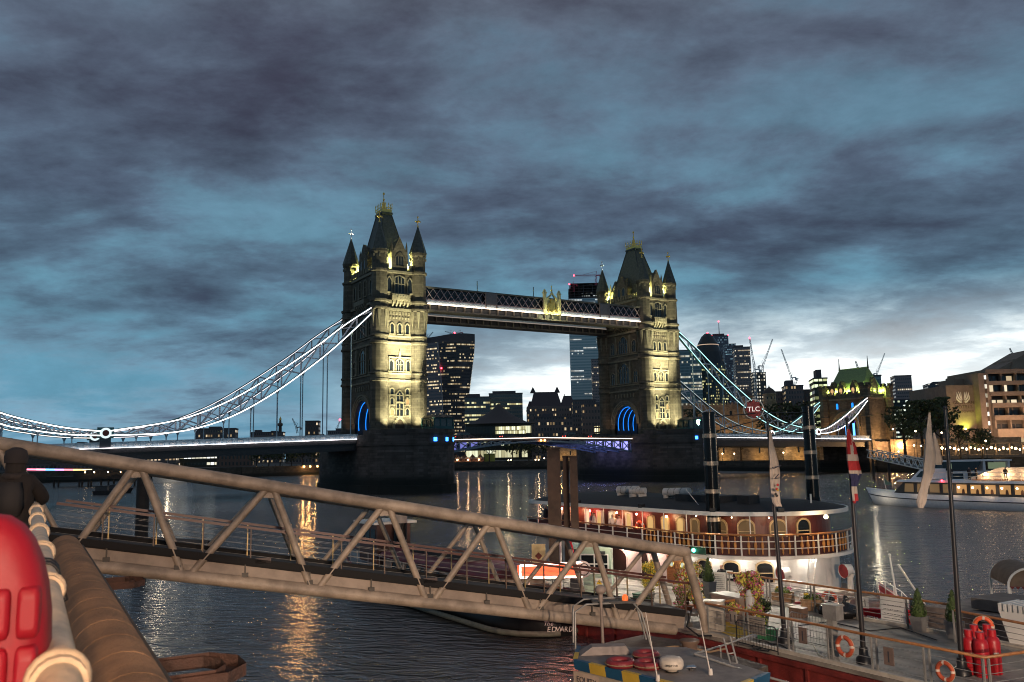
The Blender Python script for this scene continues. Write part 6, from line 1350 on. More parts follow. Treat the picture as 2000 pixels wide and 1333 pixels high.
c = gp(2008, 1262, DECK); t = thing('slatted_bin', 'white slatted box with pointed flank at the right edge', 'box', c, PRZ); q = MB(); q.loft([[(-.3, -.5, 0), (1, -.5, 0), (1, .5, 0), (-.3, .5, 0)], [(-.55, -.6, 1.15), (1, -.6, 1.15), (1, .6, 1.15), (-.55, .6, 1.15)]], 0, False); q.build('body', SHIPW, t); q = MB()
for k in range(9): q.box(-.55+.17*k, -.46+.17*k, -.62, .6, 1.15, 1.4)
q.build('slats', SHIPW, t)
# ------------------------------------------------------------------ gangway
def gangway():
    A = Vector((-11.84, 24.4, 0)); B = Vector((6.06, 31.0, 0)); d = (B-A); L0 = d.length; d.normalize()
    za, zb = at(190, 896, 24.4).z, at(1338, 1078, 31).z; zbl, zbr = at(190, 1105, 24.4).z, at(1338, 1233, 31).z
    t = thing('gangway', 'long cream tubular truss gangway sloping down across the picture', 'gangway', A, math.atan2(d.y, d.x)); E = -14.0
    zt = lambda x: za+(zb-za)*x/L0; zl = lambda x: zbl+(zbr-zbl)*x/L0
    r1, r2, r3 = .19, .185, .105
    for y, dz, k in ((0, 0, 1), (2.3, -.22, .5)):
        q = MB(); q.tube([(E, y, zt(E)+dz), (L0-.02, y, zt(L0)+dz)], r1*k, 18); q.ball((L0-.02, y, zt(L0)+dz), r1*k, 14, 8); q.build('top_chord', CREAM, t)
        q = MB(); q.tube([(E, y, zl(E)), (L0-.6, y, zl(L0-.6))], r2*(k+.5)/1.5, 16); q.build('bottom_chord', CREAM, t)
        def xpx(px, f):
            lo, hi = -14., L0
            for _ in range(50):
                m = (lo+hi)/2; p = A+d*m; s = Vector((p.x, p.y, f(m)))
                y_ = s.y*math.cos(PIT)+s.z*math.sin(PIT); z_ = -s.y*math.sin(PIT)+s.z*math.cos(PIT); X = 1000+s.x/y_*F*math.cos(ROL)+z_/y_*F*math.sin(ROL)
                if X < px: lo = m
                else: hi = m
            return lo
        nodes = [(-130, 'b'), (-15, 't'), (120, 'b'), (268, 't'), (365, 'b'), (527, 't'), (615, 'b'), (752, 't'), (840, 'b'), (960, 't'), (1042, 'b'), (1152, 't'), (1214, 'b'), (1322, 't')]
        nodes = [(xpx(px, zt if k_ == 't' else zl), k_) for px, k_ in nodes]
        for (x0, k0), (x1, k1) in zip(nodes, nodes[1:]):
            e = .13
            p0 = (x0+e, y, (zt(x0)+dz-r1*k*.6) if k0 == 't' else zl(x0)+r2*.5); p1 = (x1-e, y, (zt(x1)+dz-r1*k*.6) if k1 == 't' else zl(x1)+r2*.5)
            q = MB(); q.tube([p0, p1], r3 if k == 1 else .08, 12, 0, True); q.build('diagonal', CREAM, t)
        q = MB(); q.tube([(L0-.05, y, zt(L0)+dz), (L0+.55, y, zl(L0)+.55)], .15*(k+1)/2, 12); q.tube([(L0+.55, y, zl(L0)+.6), (L0+.6, y, zl(L0)-.1)], .13*(k+1)/2, 12); q.build('end_post', CREAM, t)
        if y == 0:
            for x0, k0 in nodes:
                if k0 == 'b': q = MB(); q.ext([(-.26, 0), (.26, 0), (.16, .2), (-.16, .2)], (x0, -.03, zl(x0)+r2*.75), (1, 0, 0), (0, 0, 1), (0, 1, 0), .03); q.build('gusset', CREAM, t)
                else: q = MB(); q.ext([(-.26, 0), (.26, 0), (.16, -.2), (-.16, -.2)], (x0, -.03, zt(x0)-r1*.8), (1, 0, 0), (0, 0, 1), (0, 1, 0), .03); q.build('gusset', CREAM, t)
            for i in range(9):
                x = -9+3.4*i; q = MB(); d_ = Vector((L0, 0, zt(L0)-zt(0))).normalized(); c_ = Vector((x, 0, zt(x))); q.tube([c_-d_*.02, c_+d_*.02], r1*1.035, 18); q.build('weld_seam', CREAM, t)
        q = MB()
        q.beam((E, y+.05, zl(E)+.34), (L0-.2, y+.05, zl(L0)+.34), .10, .46); q.build('side_girder', mat('girder_paint', (.27, .21, .165), .6, var=.25, scale=1.2), t)
        q = MB(); q.beam((E, y-.02, zl(E)+.645), (L0-.2, y-.02, zl(L0)+.645), .16, .19); q.beam((E, y-.01, zl(E)+.525), (L0-.2, y-.01, zl(L0)+.525), .05, .05); q.build('edge_beam', mat('edge_beam_black', (.005, .004, .004), .85, var=0), t)
        if y == 0:
            for i in range(16):
                x = -9+1.87*i; q = MB(); q.box(x-.09, x+.09, -.1, -.01, zl(x)+.16, zl(x)+.28); q.box(x-.02, x+.02, -.06, .0, zl(x)+.28, zl(x)+.62); q.build('bracket', mat('bracket_dark', (.06, .05, .04), .6), t)
    q = MB(); q.beam((E, 1.15, zl(E)+.5), (L0+.4, 1.15, zl(L0)+.5), 2.2, .1); q.build('walkway', mat('walkway_tread', (.06, .055, .05), .8), t)
    for y in (.25, 2.05):
        q = MB(); h = 1.02; q.beam((-1, y, zl(-1)+.55+h), (L0+.3, y, zl(L0)+.55+h), .08, .075); q.build('handrail', mat('handrail_red_brown', (.085, .028, .02), .4), t)
        q = MB()
        for k in range(5): q.tube([(-1, y, zl(-1)+.6+h*(k+1)/6.2), (L0+.3, y, zl(L0)+.6+h*(k+1)/6.2)], .005, 4)
        q.build('wires', STEELG, t)
        for i in range(15):
            x = .2+1.35*i; q = MB(); q.beam((x, y, zl(x)+.55), (x+.12*0, y, zl(x)+.55+h), .05, .035, 0, (1, 0, 0)); q.build('post', mat('brass_post', (.40, .29, .13), .4, .5) if y > 1 else mat('dark_post', (.12, .075, .05), .5), t)
    for x in (4.6, 9.7): q = MB(); q.box(x-.22, x+.22, -.1, -.06, zl(x)+.62, zl(x)+.78); q.build('plate', mat('plate_dark', (.08, .055, .05), .6), t)
    q = MB()
    q.tube([(L0+.1, .0, zl(L0)+.7), (L0-.2, -.12, zl(L0)+.2), (L0+.25, -.15, zl(L0)-.15), (L0+.8, -.1, zl(L0)-.2)], .035, 6); q.build('cable', IRON, t)
    return t
gangway()
# piles
def pile(px, ytop, Y, w, label, square=False, m=None):
    c = at(px, ytop, Y); t = thing('mooring_pile', label, 'mooring pile', (c.x, c.y, WATER-1)); H = c.z-WATER+1; r = w*Y/F/2; q = MB(); P = m or mat('pile_black', (.016, .014, .013), .75, var=.5, scale=1, bump=.5)
    if square: q.box(-r, r, -r, r, 0, H); q.box(-r*1.15, r*1.15, -r*1.15, -r, 0, H-.1)
    else: q.tube([(0, 0, 0), (0, 0, H)], r, 14)
    q.build('shaft', P, t); q = MB(); q.lathe([(r*1.03, H*.35), (r*1.03, H*.38)], (0, 0, 0), 12) if not square else q.box(-r*1.2, r*1.2, -r*1.2, r*1.2, H-.06, H+.06); q.build('collar', P, t)
pile(281, 918, 63, 24, 'lone black mooring pile standing in the river behind the gangway')
PB = mat('pile_brown', (.060, .036, .026), .8, var=.5, scale=.7, bump=.4)
pile(1080, 876, 49, 22, 'thickest brown pile of the three behind the gangway', True, PB); pile(1104, 892, 50, 10, 'thin middle brown pile of the three behind the gangway', True, PB); pile(1119, 892, 49, 13, 'brown pile right of the three behind the gangway, before the boat', True, PB)

# loose gear on the pontoon
def cable(pts, label, r=.022, m=IRON, name='cable'):
    P = [gp(*p, DECK+.03) for p in pts]; t = MB(); o = P[0]; L = []
    for a, b in zip(P, P[1:]):
        for k in range(6): L.append(a.lerp(b, k/6)-o)
    t.tube(L+[P[-1]-o], r, 6); tag(t.build(name, m, None, o), label, 'cable')
cable([(1470, 1262), (1490, 1248), (1512, 1262), (1500, 1272), (1478, 1268), (1520, 1256), (1540, 1268)], 'black cable lying in loops at the near pontoon edge by the left pole')
cable([(1560, 1222), (1620, 1214), (1700, 1232), (1760, 1226), (1830, 1250)], 'thin dark hose snaking across the bare deck between the poles', .018)
cable([(1590, 1262), (1600, 1280), (1622, 1288), (1640, 1284)], 'pale rope lying beside the grey mooring post', .02, mat('rope_pale', (.5, .42, .3), .9), 'rope')
for px, py, lb, col in ((1500, 1248, 'green plastic crate at the near edge left of the left pole', (.05, .22, .10)), (1252, 1176, 'dark green tub seen under the gangway handrail', (.02, .10, .06)), (1560, 1205, 'brown storage box on the deck right of the crate planters', (.16, .10, .07))):
    c = gp(px, py, DECK); t = thing('storage_box', lb, 'box', c, PRZ+.2); q = MB(); q.box(-.3, .3, -.2, .2, 0, .34)
    for k in range(4): q.box(-.28+.16*k, -.2+.16*k, -.21, .21, .04, .3)
    q.build('body', mat('box_%d_%d' % (int(col[0]*100), int(col[1]*100)), col, .6, var=.2), t); q = MB(); q.box(-.32, .32, -.22, .22, .34, .38); q.build('lid', mat('box_%d_%d' % (int(col[0]*100), int(col[1]*100)), col, .6), t)
# ------------------------------------------------------------------ people
def person(loc, rz, label, top, legs, h=1.72, arms='down', hair=(.03, .02, .015), group=None, hood=False, lean=0., skin=(.42, .25, .18), leanarms=None):
    k = h/1.72
    J = {'pel': (0, 0, .93), 'chest': (0, lean*.5, 1.22), 'neckb': (0, lean, 1.43), 'head': (0, lean*1.15-.01, 1.53), 'crown': (0, lean*1.2-.02, 1.66)}
    rad = {'pel': .15, 'chest': .155, 'neckb': .085, 'head': .085, 'crown': .085}
    E = [('pel', 'chest'), ('chest', 'neckb'), ('neckb', 'head'), ('head', 'crown')]
    poses = {'down': [((.19, 0, 1.38), .06), ((.24, .02, 1.12), .05), ((.24, -.06, .88), .035), ((.235, -.08, .78), .035)],
             'hold': [((.19, 0, 1.38), .06), ((.25, -.02, 1.12), .05), ((.14, -.24, 1.13), .035), ((.09, -.28, 1.17), .035)],
             'up': [((.19, 0, 1.38), .06), ((.26, -.10, 1.18), .05), ((.12, -.22, 1.38), .035), ((.06, -.22, 1.46), .035)],
             'lean': [((.20, lean, 1.37), .075), ((.29, lean-.16, 1.14), .065), ((.16, lean-.40, 1.10), .05), ((.05, lean-.46, 1.12), .045)]}
    for s, nm in ((-1, 'l'), (1, 'r')):
        prev = 'neckb' if False else 'chest'
        for i, ((x, y, z), r) in enumerate(poses[arms if s > 0 or arms != 'up' else 'down']):
            n = f'{nm}a{i}'; J[n] = (s*x, y+(lean*.8 if arms != 'lean' and i == 0 else 0), z); rad[n] = r; E.append((prev, n)); prev = n
        prev = 'pel'
        for i, ((x, y, z), r) in enumerate([((.10, 0, .84), .10), ((.105, -.03, .48), .068), ((.11, .02, .09), .048), ((.12, -.13, .04), .042)]):
            n = f'{nm}l{i}'; J[n] = (s*x, y, z); rad[n] = r; E.append((prev, n)); prev = n
    names = list(J); me = bpy.data.meshes.new('person'); me.from_pydata([[c*k for c in J[n]] for n in names], [(names.index(a), names.index(b)) for a, b in E], [])
    o = bpy.data.objects.new('person', me); C.objects.link(o); o.modifiers.new('skin', 'SKIN'); sd = o.modifiers.new('smooth', 'SUBSURF'); sd.levels = 2; sd.render_levels = 2
    for i, n in enumerate(names):
        v = me.skin_vertices[0].data[i]; g_ = (1.3 if n in ('chest', 'pel', 'neckb', 'la1', 'ra1', 'la0', 'ra0') else 1.45 if n in ('head', 'crown') else 1.15) if hood else 1.; v.radius = (rad[n]*k*g_*(1.25 if n in ('chest', 'pel') else 1), rad[n]*k*g_); v.use_root = n == 'pel'
    dg = bpy.context.evaluated_depsgraph_get(); m2 = bpy.data.meshes.new_from_object(o.evaluated_get(dg)); o.modifiers.clear(); o.data = m2; bpy.data.meshes.remove(me)
    ms = [mat('cloth_%02d%02d%02d' % tuple(int(c*99) for c in top), top, .9, var=.1), mat('cloth_%02d%02d%02d' % tuple(int(c*99) for c in legs), legs, .9, var=.1), mat('skin_%d' % int(skin[0]*100), skin, .6, var=.05), mat('hair_%d' % int(hair[0]*1000), hair, .7, var=0), IRON]
    m2.materials.clear()
    for m in ms: m2.materials.append(m)
    for p in m2.polygons:
        c = p.center/k; p.use_smooth = True
        hand = abs(c.x) > .2 and c.z < .84 and arms == 'down' or (arms in ('hold', 'up') and c.y < -.22 and c.z > 1.0)
        p.material_index = (0 if c.z > .86 else 1) if hood else 3 if c.z > 1.56 and (c.y > lean-.035 or c.z > 1.67) else 2 if c.z > 1.455 or hand else 0 if c.z > .86 else 4 if c.z < .085 else 1
    o.location = loc; o.rotation_euler = (0, 0, rz); tag(o, label, 'person', group)
    if not hood:
        q = MB()                                        # face : nose, brow, ears
        fy = lean*1.15-.105; q.ball((0, fy*k, 1.565*k), .016*k, 6, 4, 0, .8, 1, 1.3)
        for s in (-1, 1): q.ball((s*.092*k, (lean*1.15)*k, 1.56*k), .022*k, 6, 4, 0, .5, 1, 1.4)
        q.build('face', ms[2], o)
    return o
# ------------------------------------------------------------------ two-funnel party boat
def partyboat():
    c0 = Vector((12.95, 47.5, 0)); t = thing('party_boat', 'white two-funnel party boat with brown wooden upper deck moored beyond the pontoon', 'boat', (c0.x, c0.y, 0), PRZ)
    XL = -15.5
    def outl(r, xl=XL, n=20, ex=1., rear=True):
        P = [(r*ex*math.sin(PI*i/n), -r*math.cos(PI*i/n)) for i in range(n+1)]     # front half circle
        if rear: P += [(xl-r*.25*math.sin(PI*i/8), r*math.cos(PI*i/8)) for i in range(9)]
        else: P += [(xl, r), (xl, -r)]
        return P
    UD, LD, RF = -5.12, -7.15, -3.2
    def ho(k, r):                         # hull plan : straight quay side, bow drawn out to the near right
        P = [(XL, -r), (-8, -r), (0, -r), (4, -r), (8, -r), (10.4*k, -r+.1), (11.4*k, -r+.5), (11.75*k, -r+1.1), (11.2*k, -r+1.9), (9.2*k, -1.0), (6.6*k, 1.4), (3.6, r*.72), (0, r*.97), (-4, r), (XL, r), (XL-.9, r*.6), (XL-.9, -r*.6)]
        return P
    q = MB(); q.loft([[(x, y, z) for x, y in ho(k, r)] for z, r, k in ((WATER-.5, 4.5, .95), (WATER+.35, 4.75, .985), (LD, 4.9, 1.0))], 0, False); q.build('hull', [REDP], t)
    q = MB(); q.prism(ho(1.0, 4.86), LD, LD+.02); q.build('lower_deck', mat('deck_planks', (.23, .17, .13), .8, var=.2), t)
    bw = [(5.2, -4.9), (8, -4.9), (10.4, -4.8), (11.4, -4.4), (11.75, -3.8), (11.2, -3.0), (9.2, -1.0), (6.6, 1.4)]
    q = MB()
    for (xa, ya), (xb, yb) in zip(bw, bw[1:]):
        ha, hb = (.1 if xa < 5.5 else .62), .62; q.add([(xa, ya, LD), (xb, yb, LD), (xb, yb, LD+hb), (xa, ya, LD+ha)], [(0, 1, 2, 3)]); q.add([(xa, ya+.08, LD+ha), (xb, yb+.08, LD+hb), (xb, yb+.08, LD), (xa, ya+.08, LD)], [(0, 1, 2, 3)]); q.tube([(xa, ya+.04, LD+ha), (xb, yb+.04, LD+hb)], .06, 6)
    q.build('bow_bulwark', [REDP], t)
    for ch, x in zip('ZOETIWA', (9.1, 9.85, 10.2, 10.52, 10.8, 10.95, 11.3)): text(ch, 'name_letter', mat('name_white', (.8, .72, .68), .5, var=0), t, (x, -4.97 if x < 10.3 else -4.93, LD+.12), (1, .0 if x < 10.3 else .1, 0), (0, 0, 1), .42, .012)
    q = MB(); q.prism([(XL, -5.0), (5.2, -5.0), (5.2, -4.86), (XL, -4.86)], LD-.14, LD); q.build('rubbing_strake', SHIPW, t)
    wall = outl(4.35, XL+.5, 28, 1.0)
    q = MB(); q.prism(wall, LD+.02, UD-.16); lw = q.build('lower_wall', SHIPW, t)
    q = MB(); q.prism(outl(5.12, XL, 28), UD-.16, UD); q.build('upper_deck', SHIPW, t)
    cw = outl(4.0, XL+1.6, 28)
    q = MB(); q.prism(cw, UD, RF); q.build('cabin', REDWOOD, t)
    q = MB(); q.prism(outl(4.95, XL+.6, 28, 1.0), RF, RF+.2); q.build('roof_edge', SHIPW, t)
    q = MB(); rr = [[(x, y, z) for x, y in outl(r, XL+.9, 28)] for r, z in ((4.85, RF+.2), (3.6, RF+.42), (1.5, RF+.55))]; q.loft(rr, 0, True); q.build('roof', mat('boat_roof', (.014, .011, .011), .8, var=.3), t)
    def onwall(s, r):                     # point and outward normal along the near side : s<0 straight, s>=0 along the curve
        if s < 0: return Vector((s, -r, 0)), Vector((0, -1, 0))
        a = s/r; return Vector((r*math.sin(a), -r*math.cos(a), 0)), Vector((math.sin(a), -math.cos(a), 0))
    def window(s, r, z, w, h, rise, fm, gm, name='window', sash=True, lampz=False):
        p, n = onwall(s, r); ax = Vector((-n.y, n.x, 0)); q = MB(); o_ = p+Vector((0, 0, z))-n*(w*w/8/r if s > 0 else 0)
        q.frame(arch(w+.14, h+.09, rise, 8), arch(w, h, rise*.9, 8), o_-n*.02, ax, (0, 0, 1), n, .09+.02, 0); q.ext(arch(w, h, rise*.9, 8), o_-n*.01, ax, (0, 0, 1), n, .05, 1)
        if sash: q.ext([(-w/2, h*.45), (w/2, h*.45), (w/2, h*.45+.04), (-w/2, h*.45+.04)], o_, ax, (0, 0, 1), n, .09, 0)
        q.build(name, [fm, gm], t)
    BRASS = mat('gold_window_frame', (.50, .36, .20), .45, var=.1); DIMW = emit('dim_cabin_window', (1, .6, .25), .055); LITW = emit('lit_cabin_window', (1, .62, .22), .5); WHL = emit('pale_lit_doorway', (1, .75, .45), .7)
    for s, g_ in ((1.0, DIMW), (2.35, DIMW), (3.9, DIMW), (5.3, GLASSD)): window(s+.35, 4.0, UD+.62, .74, 1.02, .36, BRASS, g_)
    for s, g_ in ((-3.7, LITW), (-2.5, LITW), (-1.3, LITW), (-.2, DIMW)): window(s, 4.0, UD+.25, .5, 1.35, .18, BRASS, g_, 'window', False)
    for s in (-5.6, -7.2, -8.4, -9.6, -11.0, -12.6): window(s, 4.0, UD+.55, .42, 1.1, .05, SHIPW, WHL if s in (-7.2, -9.6, -12.6) else LITW, 'window', False)
    q = MB()
    for i in range(120):
        s = -13+i*.16
        if s > 9.3: break
        p, n = onwall(s, 4.0); ax = Vector((-n.y, n.x, 0)); q.obox(p+Vector((0, 0, UD))+n*.008, (0, 0, 1), .5, .012, .03, 0, n)
    q.build('plank_strips', mat('plank_dark', (.09, .02, .013), .5), t)
    for s in (.65, 2.15, 3.75): window(s, 4.35, LD+.72, .74, .92, .22, BRASS, GLASSD)
    for s in (-1.7, -.85):                # wooden doors with portholes
        p, n = onwall(s, 4.35); ax = (1, 0, 0); q = MB(); q.ext(arch(.8, 1.7, .12), p+Vector((0, 0, LD+.05)), ax, (0, 0, 1), n, .07); d = q.build('door', WOOD, t)
        q = MB(); q.torus(p+n*.08+Vector((0, 0, LD+1.25)), .17, .04, n, 16, 6); q.build('porthole_ring', GOLD, d)
        q = MB(); q.ext([(.16*math.cos(2*PI*i/14), .16*math.sin(2*PI*i/14)) for i in range(14)], p+n*.06+Vector((0, 0, LD+1.25)), ax, (0, 0, 1), n, .02); q.build('porthole_glass', emit('porthole_glow', (.8, .9, .75), .5), d)
    for s in (-6.6, -9.9, -3.9): window(s, 4.35, LD+.35, 2.2 if s < -5 else .6, 1.35, .5, SHIPW, mat('open_saloon', (.035, .015, .01), .7), 'opening', False)
    # upper rail with turned balusters
    rail_s = [-15+.0+i*1.52 for i in range(17)]
    def rp(s, r, z): p, n = onwall(s, r); return p+Vector((0, 0, z))
    S0, S1 = -15., 11.0; N = 60; Rr = 5.02
    q = MB(); q.tube([rp(S0+(S1-S0)*i/N, Rr, UD+1.02) for i in range(N+1)], .05, 6); q.build('handrail', WOOD, t)
    for nm, z in (('rail', .36), ('rail', .70)): q = MB(); q.tube([rp(S0+(S1-S0)*i/N, Rr, UD+z) for i in range(N+1)], .022, 5); q.build(nm, SHIPW, t)
    q = MB()
    for i in range(N): 
        a, b = rp(S0+(S1-S0)*i/N, Rr-.12, UD), rp(S0+(S1-S0)*(i+1)/N, Rr-.12, UD); q.add([a, b, b+Vector((0, 0, .92)), a+Vector((0, 0, .92))], [(0, 1, 2, 3)])
    q.build('rail_panel', mat('rail_panel_red', (.055, .010, .008), .6, var=.2), t)
    s = S0
    while s < S1+.01:
        q = MB(); p = rp(s, Rr, UD); q.box(p.x-.03, p.x+.03, p.y-.03, p.y+.03, UD, UD+1.0); q.build('post', SHIPW, t)
        if -4 < s < 9:
            for f in (.25, .5, .75):
                p = rp(s+1.3*f, Rr-.04, UD+.08); q = MB(); q.lathe([(.02, 0), (.045, .08), (.035, .16), (.085, .42), (.035, .68), (.045, .76), (.02, .86)], p, 6); q.build('baluster', mat('ochre_wood', (.42, .19, .05), .5), t)
        s += 1.3
    for s in [-14+1.75*i for i in range(12)]: q = MB(); p = rp(s, 4.8, UD); q.tube([p, p+Vector((0, 0, RF-UD))], .03, 6); q.build('roof_post', SHIPW, t)
    # vents, ladder, foredeck
    for s, k in ((4.9, 1.), (8.6, .9)):
        p, n = onwall(s, 4.7); b = p+n*.5; q = MB(); q.tube([b+Vector((0, 0, LD)), b+Vector((0, 0, LD+.85*k)), b+n*.06+Vector((0, 0, LD+1.12*k))], [.15, .15, .2], 12); f = b+Vector((-.08, -.40, LD+1.22*k)); q.tube([b+n*.06+Vector((0, 0, LD+1.08*k)), b+Vector((0, 0, LD+1.26*k)), f], [.2, .29, .36], 14, 0, False); v = q.build('vent_cowl', SHIPW, t)
        q = MB(); dd = (f-b-Vector((0, 0, LD+1.26*k))).normalized(); q.tube([f-dd*.03, f-dd*.02], .34, 14); q.build('cowl_mouth', mat('cowl_red', (.22, .02, .025), .6), v)
    q = MB(); p, n = onwall(6.6, 4.75); p2, _ = onwall(6.6, 5.5); ax = Vector((-n.y, n.x, 0))
    for e in (-.2, .2): q.beam(p+ax*e+Vector((0, 0, UD)), p2+ax*e+Vector((0, 0, LD)), .06, .05)
    for i in range(8): f = (i+.5)/8; m = p.lerp(p2, f)+Vector((0, 0, UD+(LD-UD)*f)); q.beam(m-ax*.2, m+ax*.2, .03)
    q.build('ladder', SHIPW, t)
    # foredeck rails along the bow
    bow = [(4.6, -4.75), (6, -4.75), (7.5, -4.75), (9, -4.75), (10.3, -4.65), (11.3, -4.2), (11.6, -3.7), (11.0, -2.9), (10, -1.8), (9, -.9), (7.8, .2), (6.5, 1.4)]
    q = MB()
    for z in (.35, .68, 1.0): q.tube([(x, y, LD+z) for x, y in bow], .022, 5)
    for x, y in bow: q.tube([(x, y, LD), (x, y, LD+1.0)], .025, 5)
    q.build('bow_rail', SHIPW, t)
    q = MB(); q.box(6.6, 7.6, -3.6, -2.4, LD, LD+.75); q.box(6.5, 7.7, -3.7, -2.3, LD+.75, LD+.82); q.tube([(9, -3.6, LD+.45), (9, -2.4, LD+.45)], .3, 12); q.build('winch_box', mat('deck_gear', (.35, .31, .27), .6), t)
    q = MB(); q.tube([(11.2, -3.7, LD), (10.9, -3.7, LD+2.7)], [.05, .03], 8); q.tube([(11.2, -3.6, LD+2.4), (11.9, -2.6, LD+.3)], .04, 6); q.ball((10.9, -3.7, LD+2.75), .07, 6, 4); q.build('jackstaff', SHIPW, t)
    # funnels
    for nm, x, y, zt, z0 in (('near', 1.5, -4.35, 2.0, UD), ('far', .9, 4.0, 2.45, RF)):
        q = MB(); q.tube([(x, y, z0), (x, y, zt)], [.36, .32], 18); q.lathe([(.40, z0), (.40, z0+.5), (.36, z0+.55)], (x, y, 0), 16); q.tube([(x, y, zt-.12), (x, y, zt)], .36, 18); f = q.build('funnel', mat('funnel_black', (.004, .004, .0045), .22, var=0, spec=.25), t)
        for k in range(5 if nm == 'near' else 4):
            z = zt-1.3-1.4*k
            if z > z0+.8: q = MB(); q.tube([(x, y, z), (x, y, z+.2)], .368, 18); q.build('band', mat('brass_band', (.33, .27, .21), .4, .4), f)
    q = MB(); a, b = Vector((1.5, -4.35, 1.85)), Vector((.9, 4.0, 2.3)); m_ = (a+b)/2
    for dz, sg in ((-.1, .05), (-1.1, -.25), (-.9, .5)): q.tube([a+Vector((0, 0, dz)), m_+Vector((0, 0, dz+sg)), b+Vector((0, 0, dz-.1))], .028, 5)
    q.build('stay_wire', IRON, t)
    # sign between the funnels, facing the quay
    pz = at(1472, 799, 46.2); v = pz-c0; cx, cy, cz = v.x*TX+v.y*TY, v.x*NX+v.y*NY, pz.z; n = Vector((.30, -.95, 0)).normalized()*1; n = Vector((-(pz.x), -(pz.y), 0)).normalized(); n = Vector((n.x*TX+n.y*TY, n.x*NX+n.y*NY, 0)); ax = Vector((-n.y, n.x, 0))
    q = MB(); poly = [(.40*(1+.10*math.cos(8*2*PI*i/48))*math.cos(2*PI*i/48), .46*(1+.10*math.cos(8*2*PI*i/48))*math.sin(2*PI*i/48)) for i in range(48)]; q.ext(poly, (cx, cy, cz), ax, (0, 0, 1), n, .06); sg = q.build('round_sign', [mat('sign_red', (.26, .012, .018), .5, var=.05)], t)
    q = MB(); q.torus((cx, cy, cz), .52, .03, n, 30, 6); q.build('sign_ring', SHIPW, sg)
    text('TLC', 'lettering', emit('sign_letters', (1, .9, .85), .75), sg, Vector((cx, cy, cz-.12))+n*.075, ax, (0, 0, 1), .36, .004, 0, 1., 'CENTER')
    for x, y, L, r in ((-9.8, -1.4, 1.5, .26), (-8.0, -1.9, 1.0, .2), (-5.2, -1.6, 1.7, .26)):
        q = MB(); q.tube([(x, y, RF+.85), (x+L, y+.35, RF+.9)], r, 14); q.box(x+.2, x+.3, y-.3, y+.3, RF+.45, RF+.7); q.box(x+L-.3, x+L-.2, y, y+.6, RF+.45, RF+.7); lr = q.build('life_raft', mat('raft_white', (.55, .5, .46), .6), t)
        q = MB()
        for f in (.25, .5, .75): q.tube([(x+L*f-.03, y+.35*f, RF+.85+.05*f), (x+L*f+.03, y+.35*f, RF+.85+.05*f)], r*1.03, 12)
        q.build('strap', mat('strap_dark', (.1, .09, .08), .8), lr)
    q = MB(); q.box(-3.2, .3, -2.6, -1.3, RF+.4, RF+.85); q.box(1.1, 1.9, -2.2, -1.4, RF+.4, RF+.9); q.build('roof_locker', mat('tarp_dark', (.02, .02, .022), .7, var=.2), t)
    q = MB(); q.tube([(-.2, -3.6, RF+.3), (-1.0, -3.8, RF+1.2)], .02, 5); q.tube([(3.2, 1.0, RF+.2), (3.2, 1.0, RF+.9)], .05, 6); q.build('aerial', SHIPW, t)
    for s, e in ((-9.5, 1900), (-3.5, 1900), (1.8, 1500), (5.2, 1500)):
        p, n = onwall(s, 5.0); p = p+Vector((0, 0, RF+.28)); q = MB(); q.obox(p-n*.3, n, .26, .3, .2); q.build('deck_floodlight', IRON, t); lamp('deck_flood', 'SPOT', p, (1, .90, .74), e, t, .15, p+n*3.4+Vector((0, 0, -3.6)), 100, .6)
    # lights aboard
    def bulb(p, e, col=(1, .74, .45), r=.07, name='deck_lamp'):
        q = MB(); q.ball(p, r, 8, 5); q.build(name, emit('bulb_%d%d%d' % tuple(int(c*9) for c in col), col, 30), t); lamp(name+'_light', 'POINT', Vector(p)+Vector((0, -.14, -.1)), col, e, t, .12)
    bulb((5.6, -.9, RF-.05), 60, (1, .70, .38), .1)
    for s in (-.6, 1.4, 3.0, 4.7, 6.6): p, n = onwall(s, 4.8); bulb(tuple(p+Vector((0, 0, UD-.28))), 11, (1, .93, .82), .04)
    for s in (-3, -5.4): p, n = onwall(s, 4.7); bulb(tuple(p+Vector((0, 0, UD-.3))), 22, (1, .55, .45), .05)
    for s, c_ in ((-13.2, (1, .12, .10)), (-10.4, (1, .45, .22)), (-9.0, (1, .1, .08)), (-6.4, (1, .55, .25)), (-4.6, (1, .25, .15)), (-2.1, (1, .6, .3)), (-12, (1, .5, .3))): p, n = onwall(s, 4.3); bulb(tuple(p+Vector((0, 0, RF-.25))), 13, c_, .06)
    for s in (.4, 2.4, 4.2): p, n = onwall(s, 4.5); bulb(tuple(p+Vector((0, 0, RF-.1))), 4, (1, .7, .4), .03)
    p, n = onwall(.75, 5.1); q = MB(); q.box(p.x-.12, p.x+.85, p.y-.1, p.y-.02, UD+.02, UD+.36); q.build('lamp_board', mat('green_board', (.01, .05, .03), .6), t); q = MB(); q.ball((p.x+.1, p.y-.14, UD+.19), .1, 8, 6); q.build('starboard_lamp', emit('green_lamp', (.1, 1, .6), 10), t)
    q = MB(); q.torus((-4.4, -4.25, UD+.95), .3, .085, (0, 1, 0), 20, 6, 0, 1); q.build('lifebuoy', [ORANGE, SHIPW], t)
    return t, c0
PBT, PBC = partyboat()
def pbw(x, y, z): return Vector((PBC.x+x*TX+y*NX, PBC.y+x*TY+y*NY, z))
UDK = -5.12
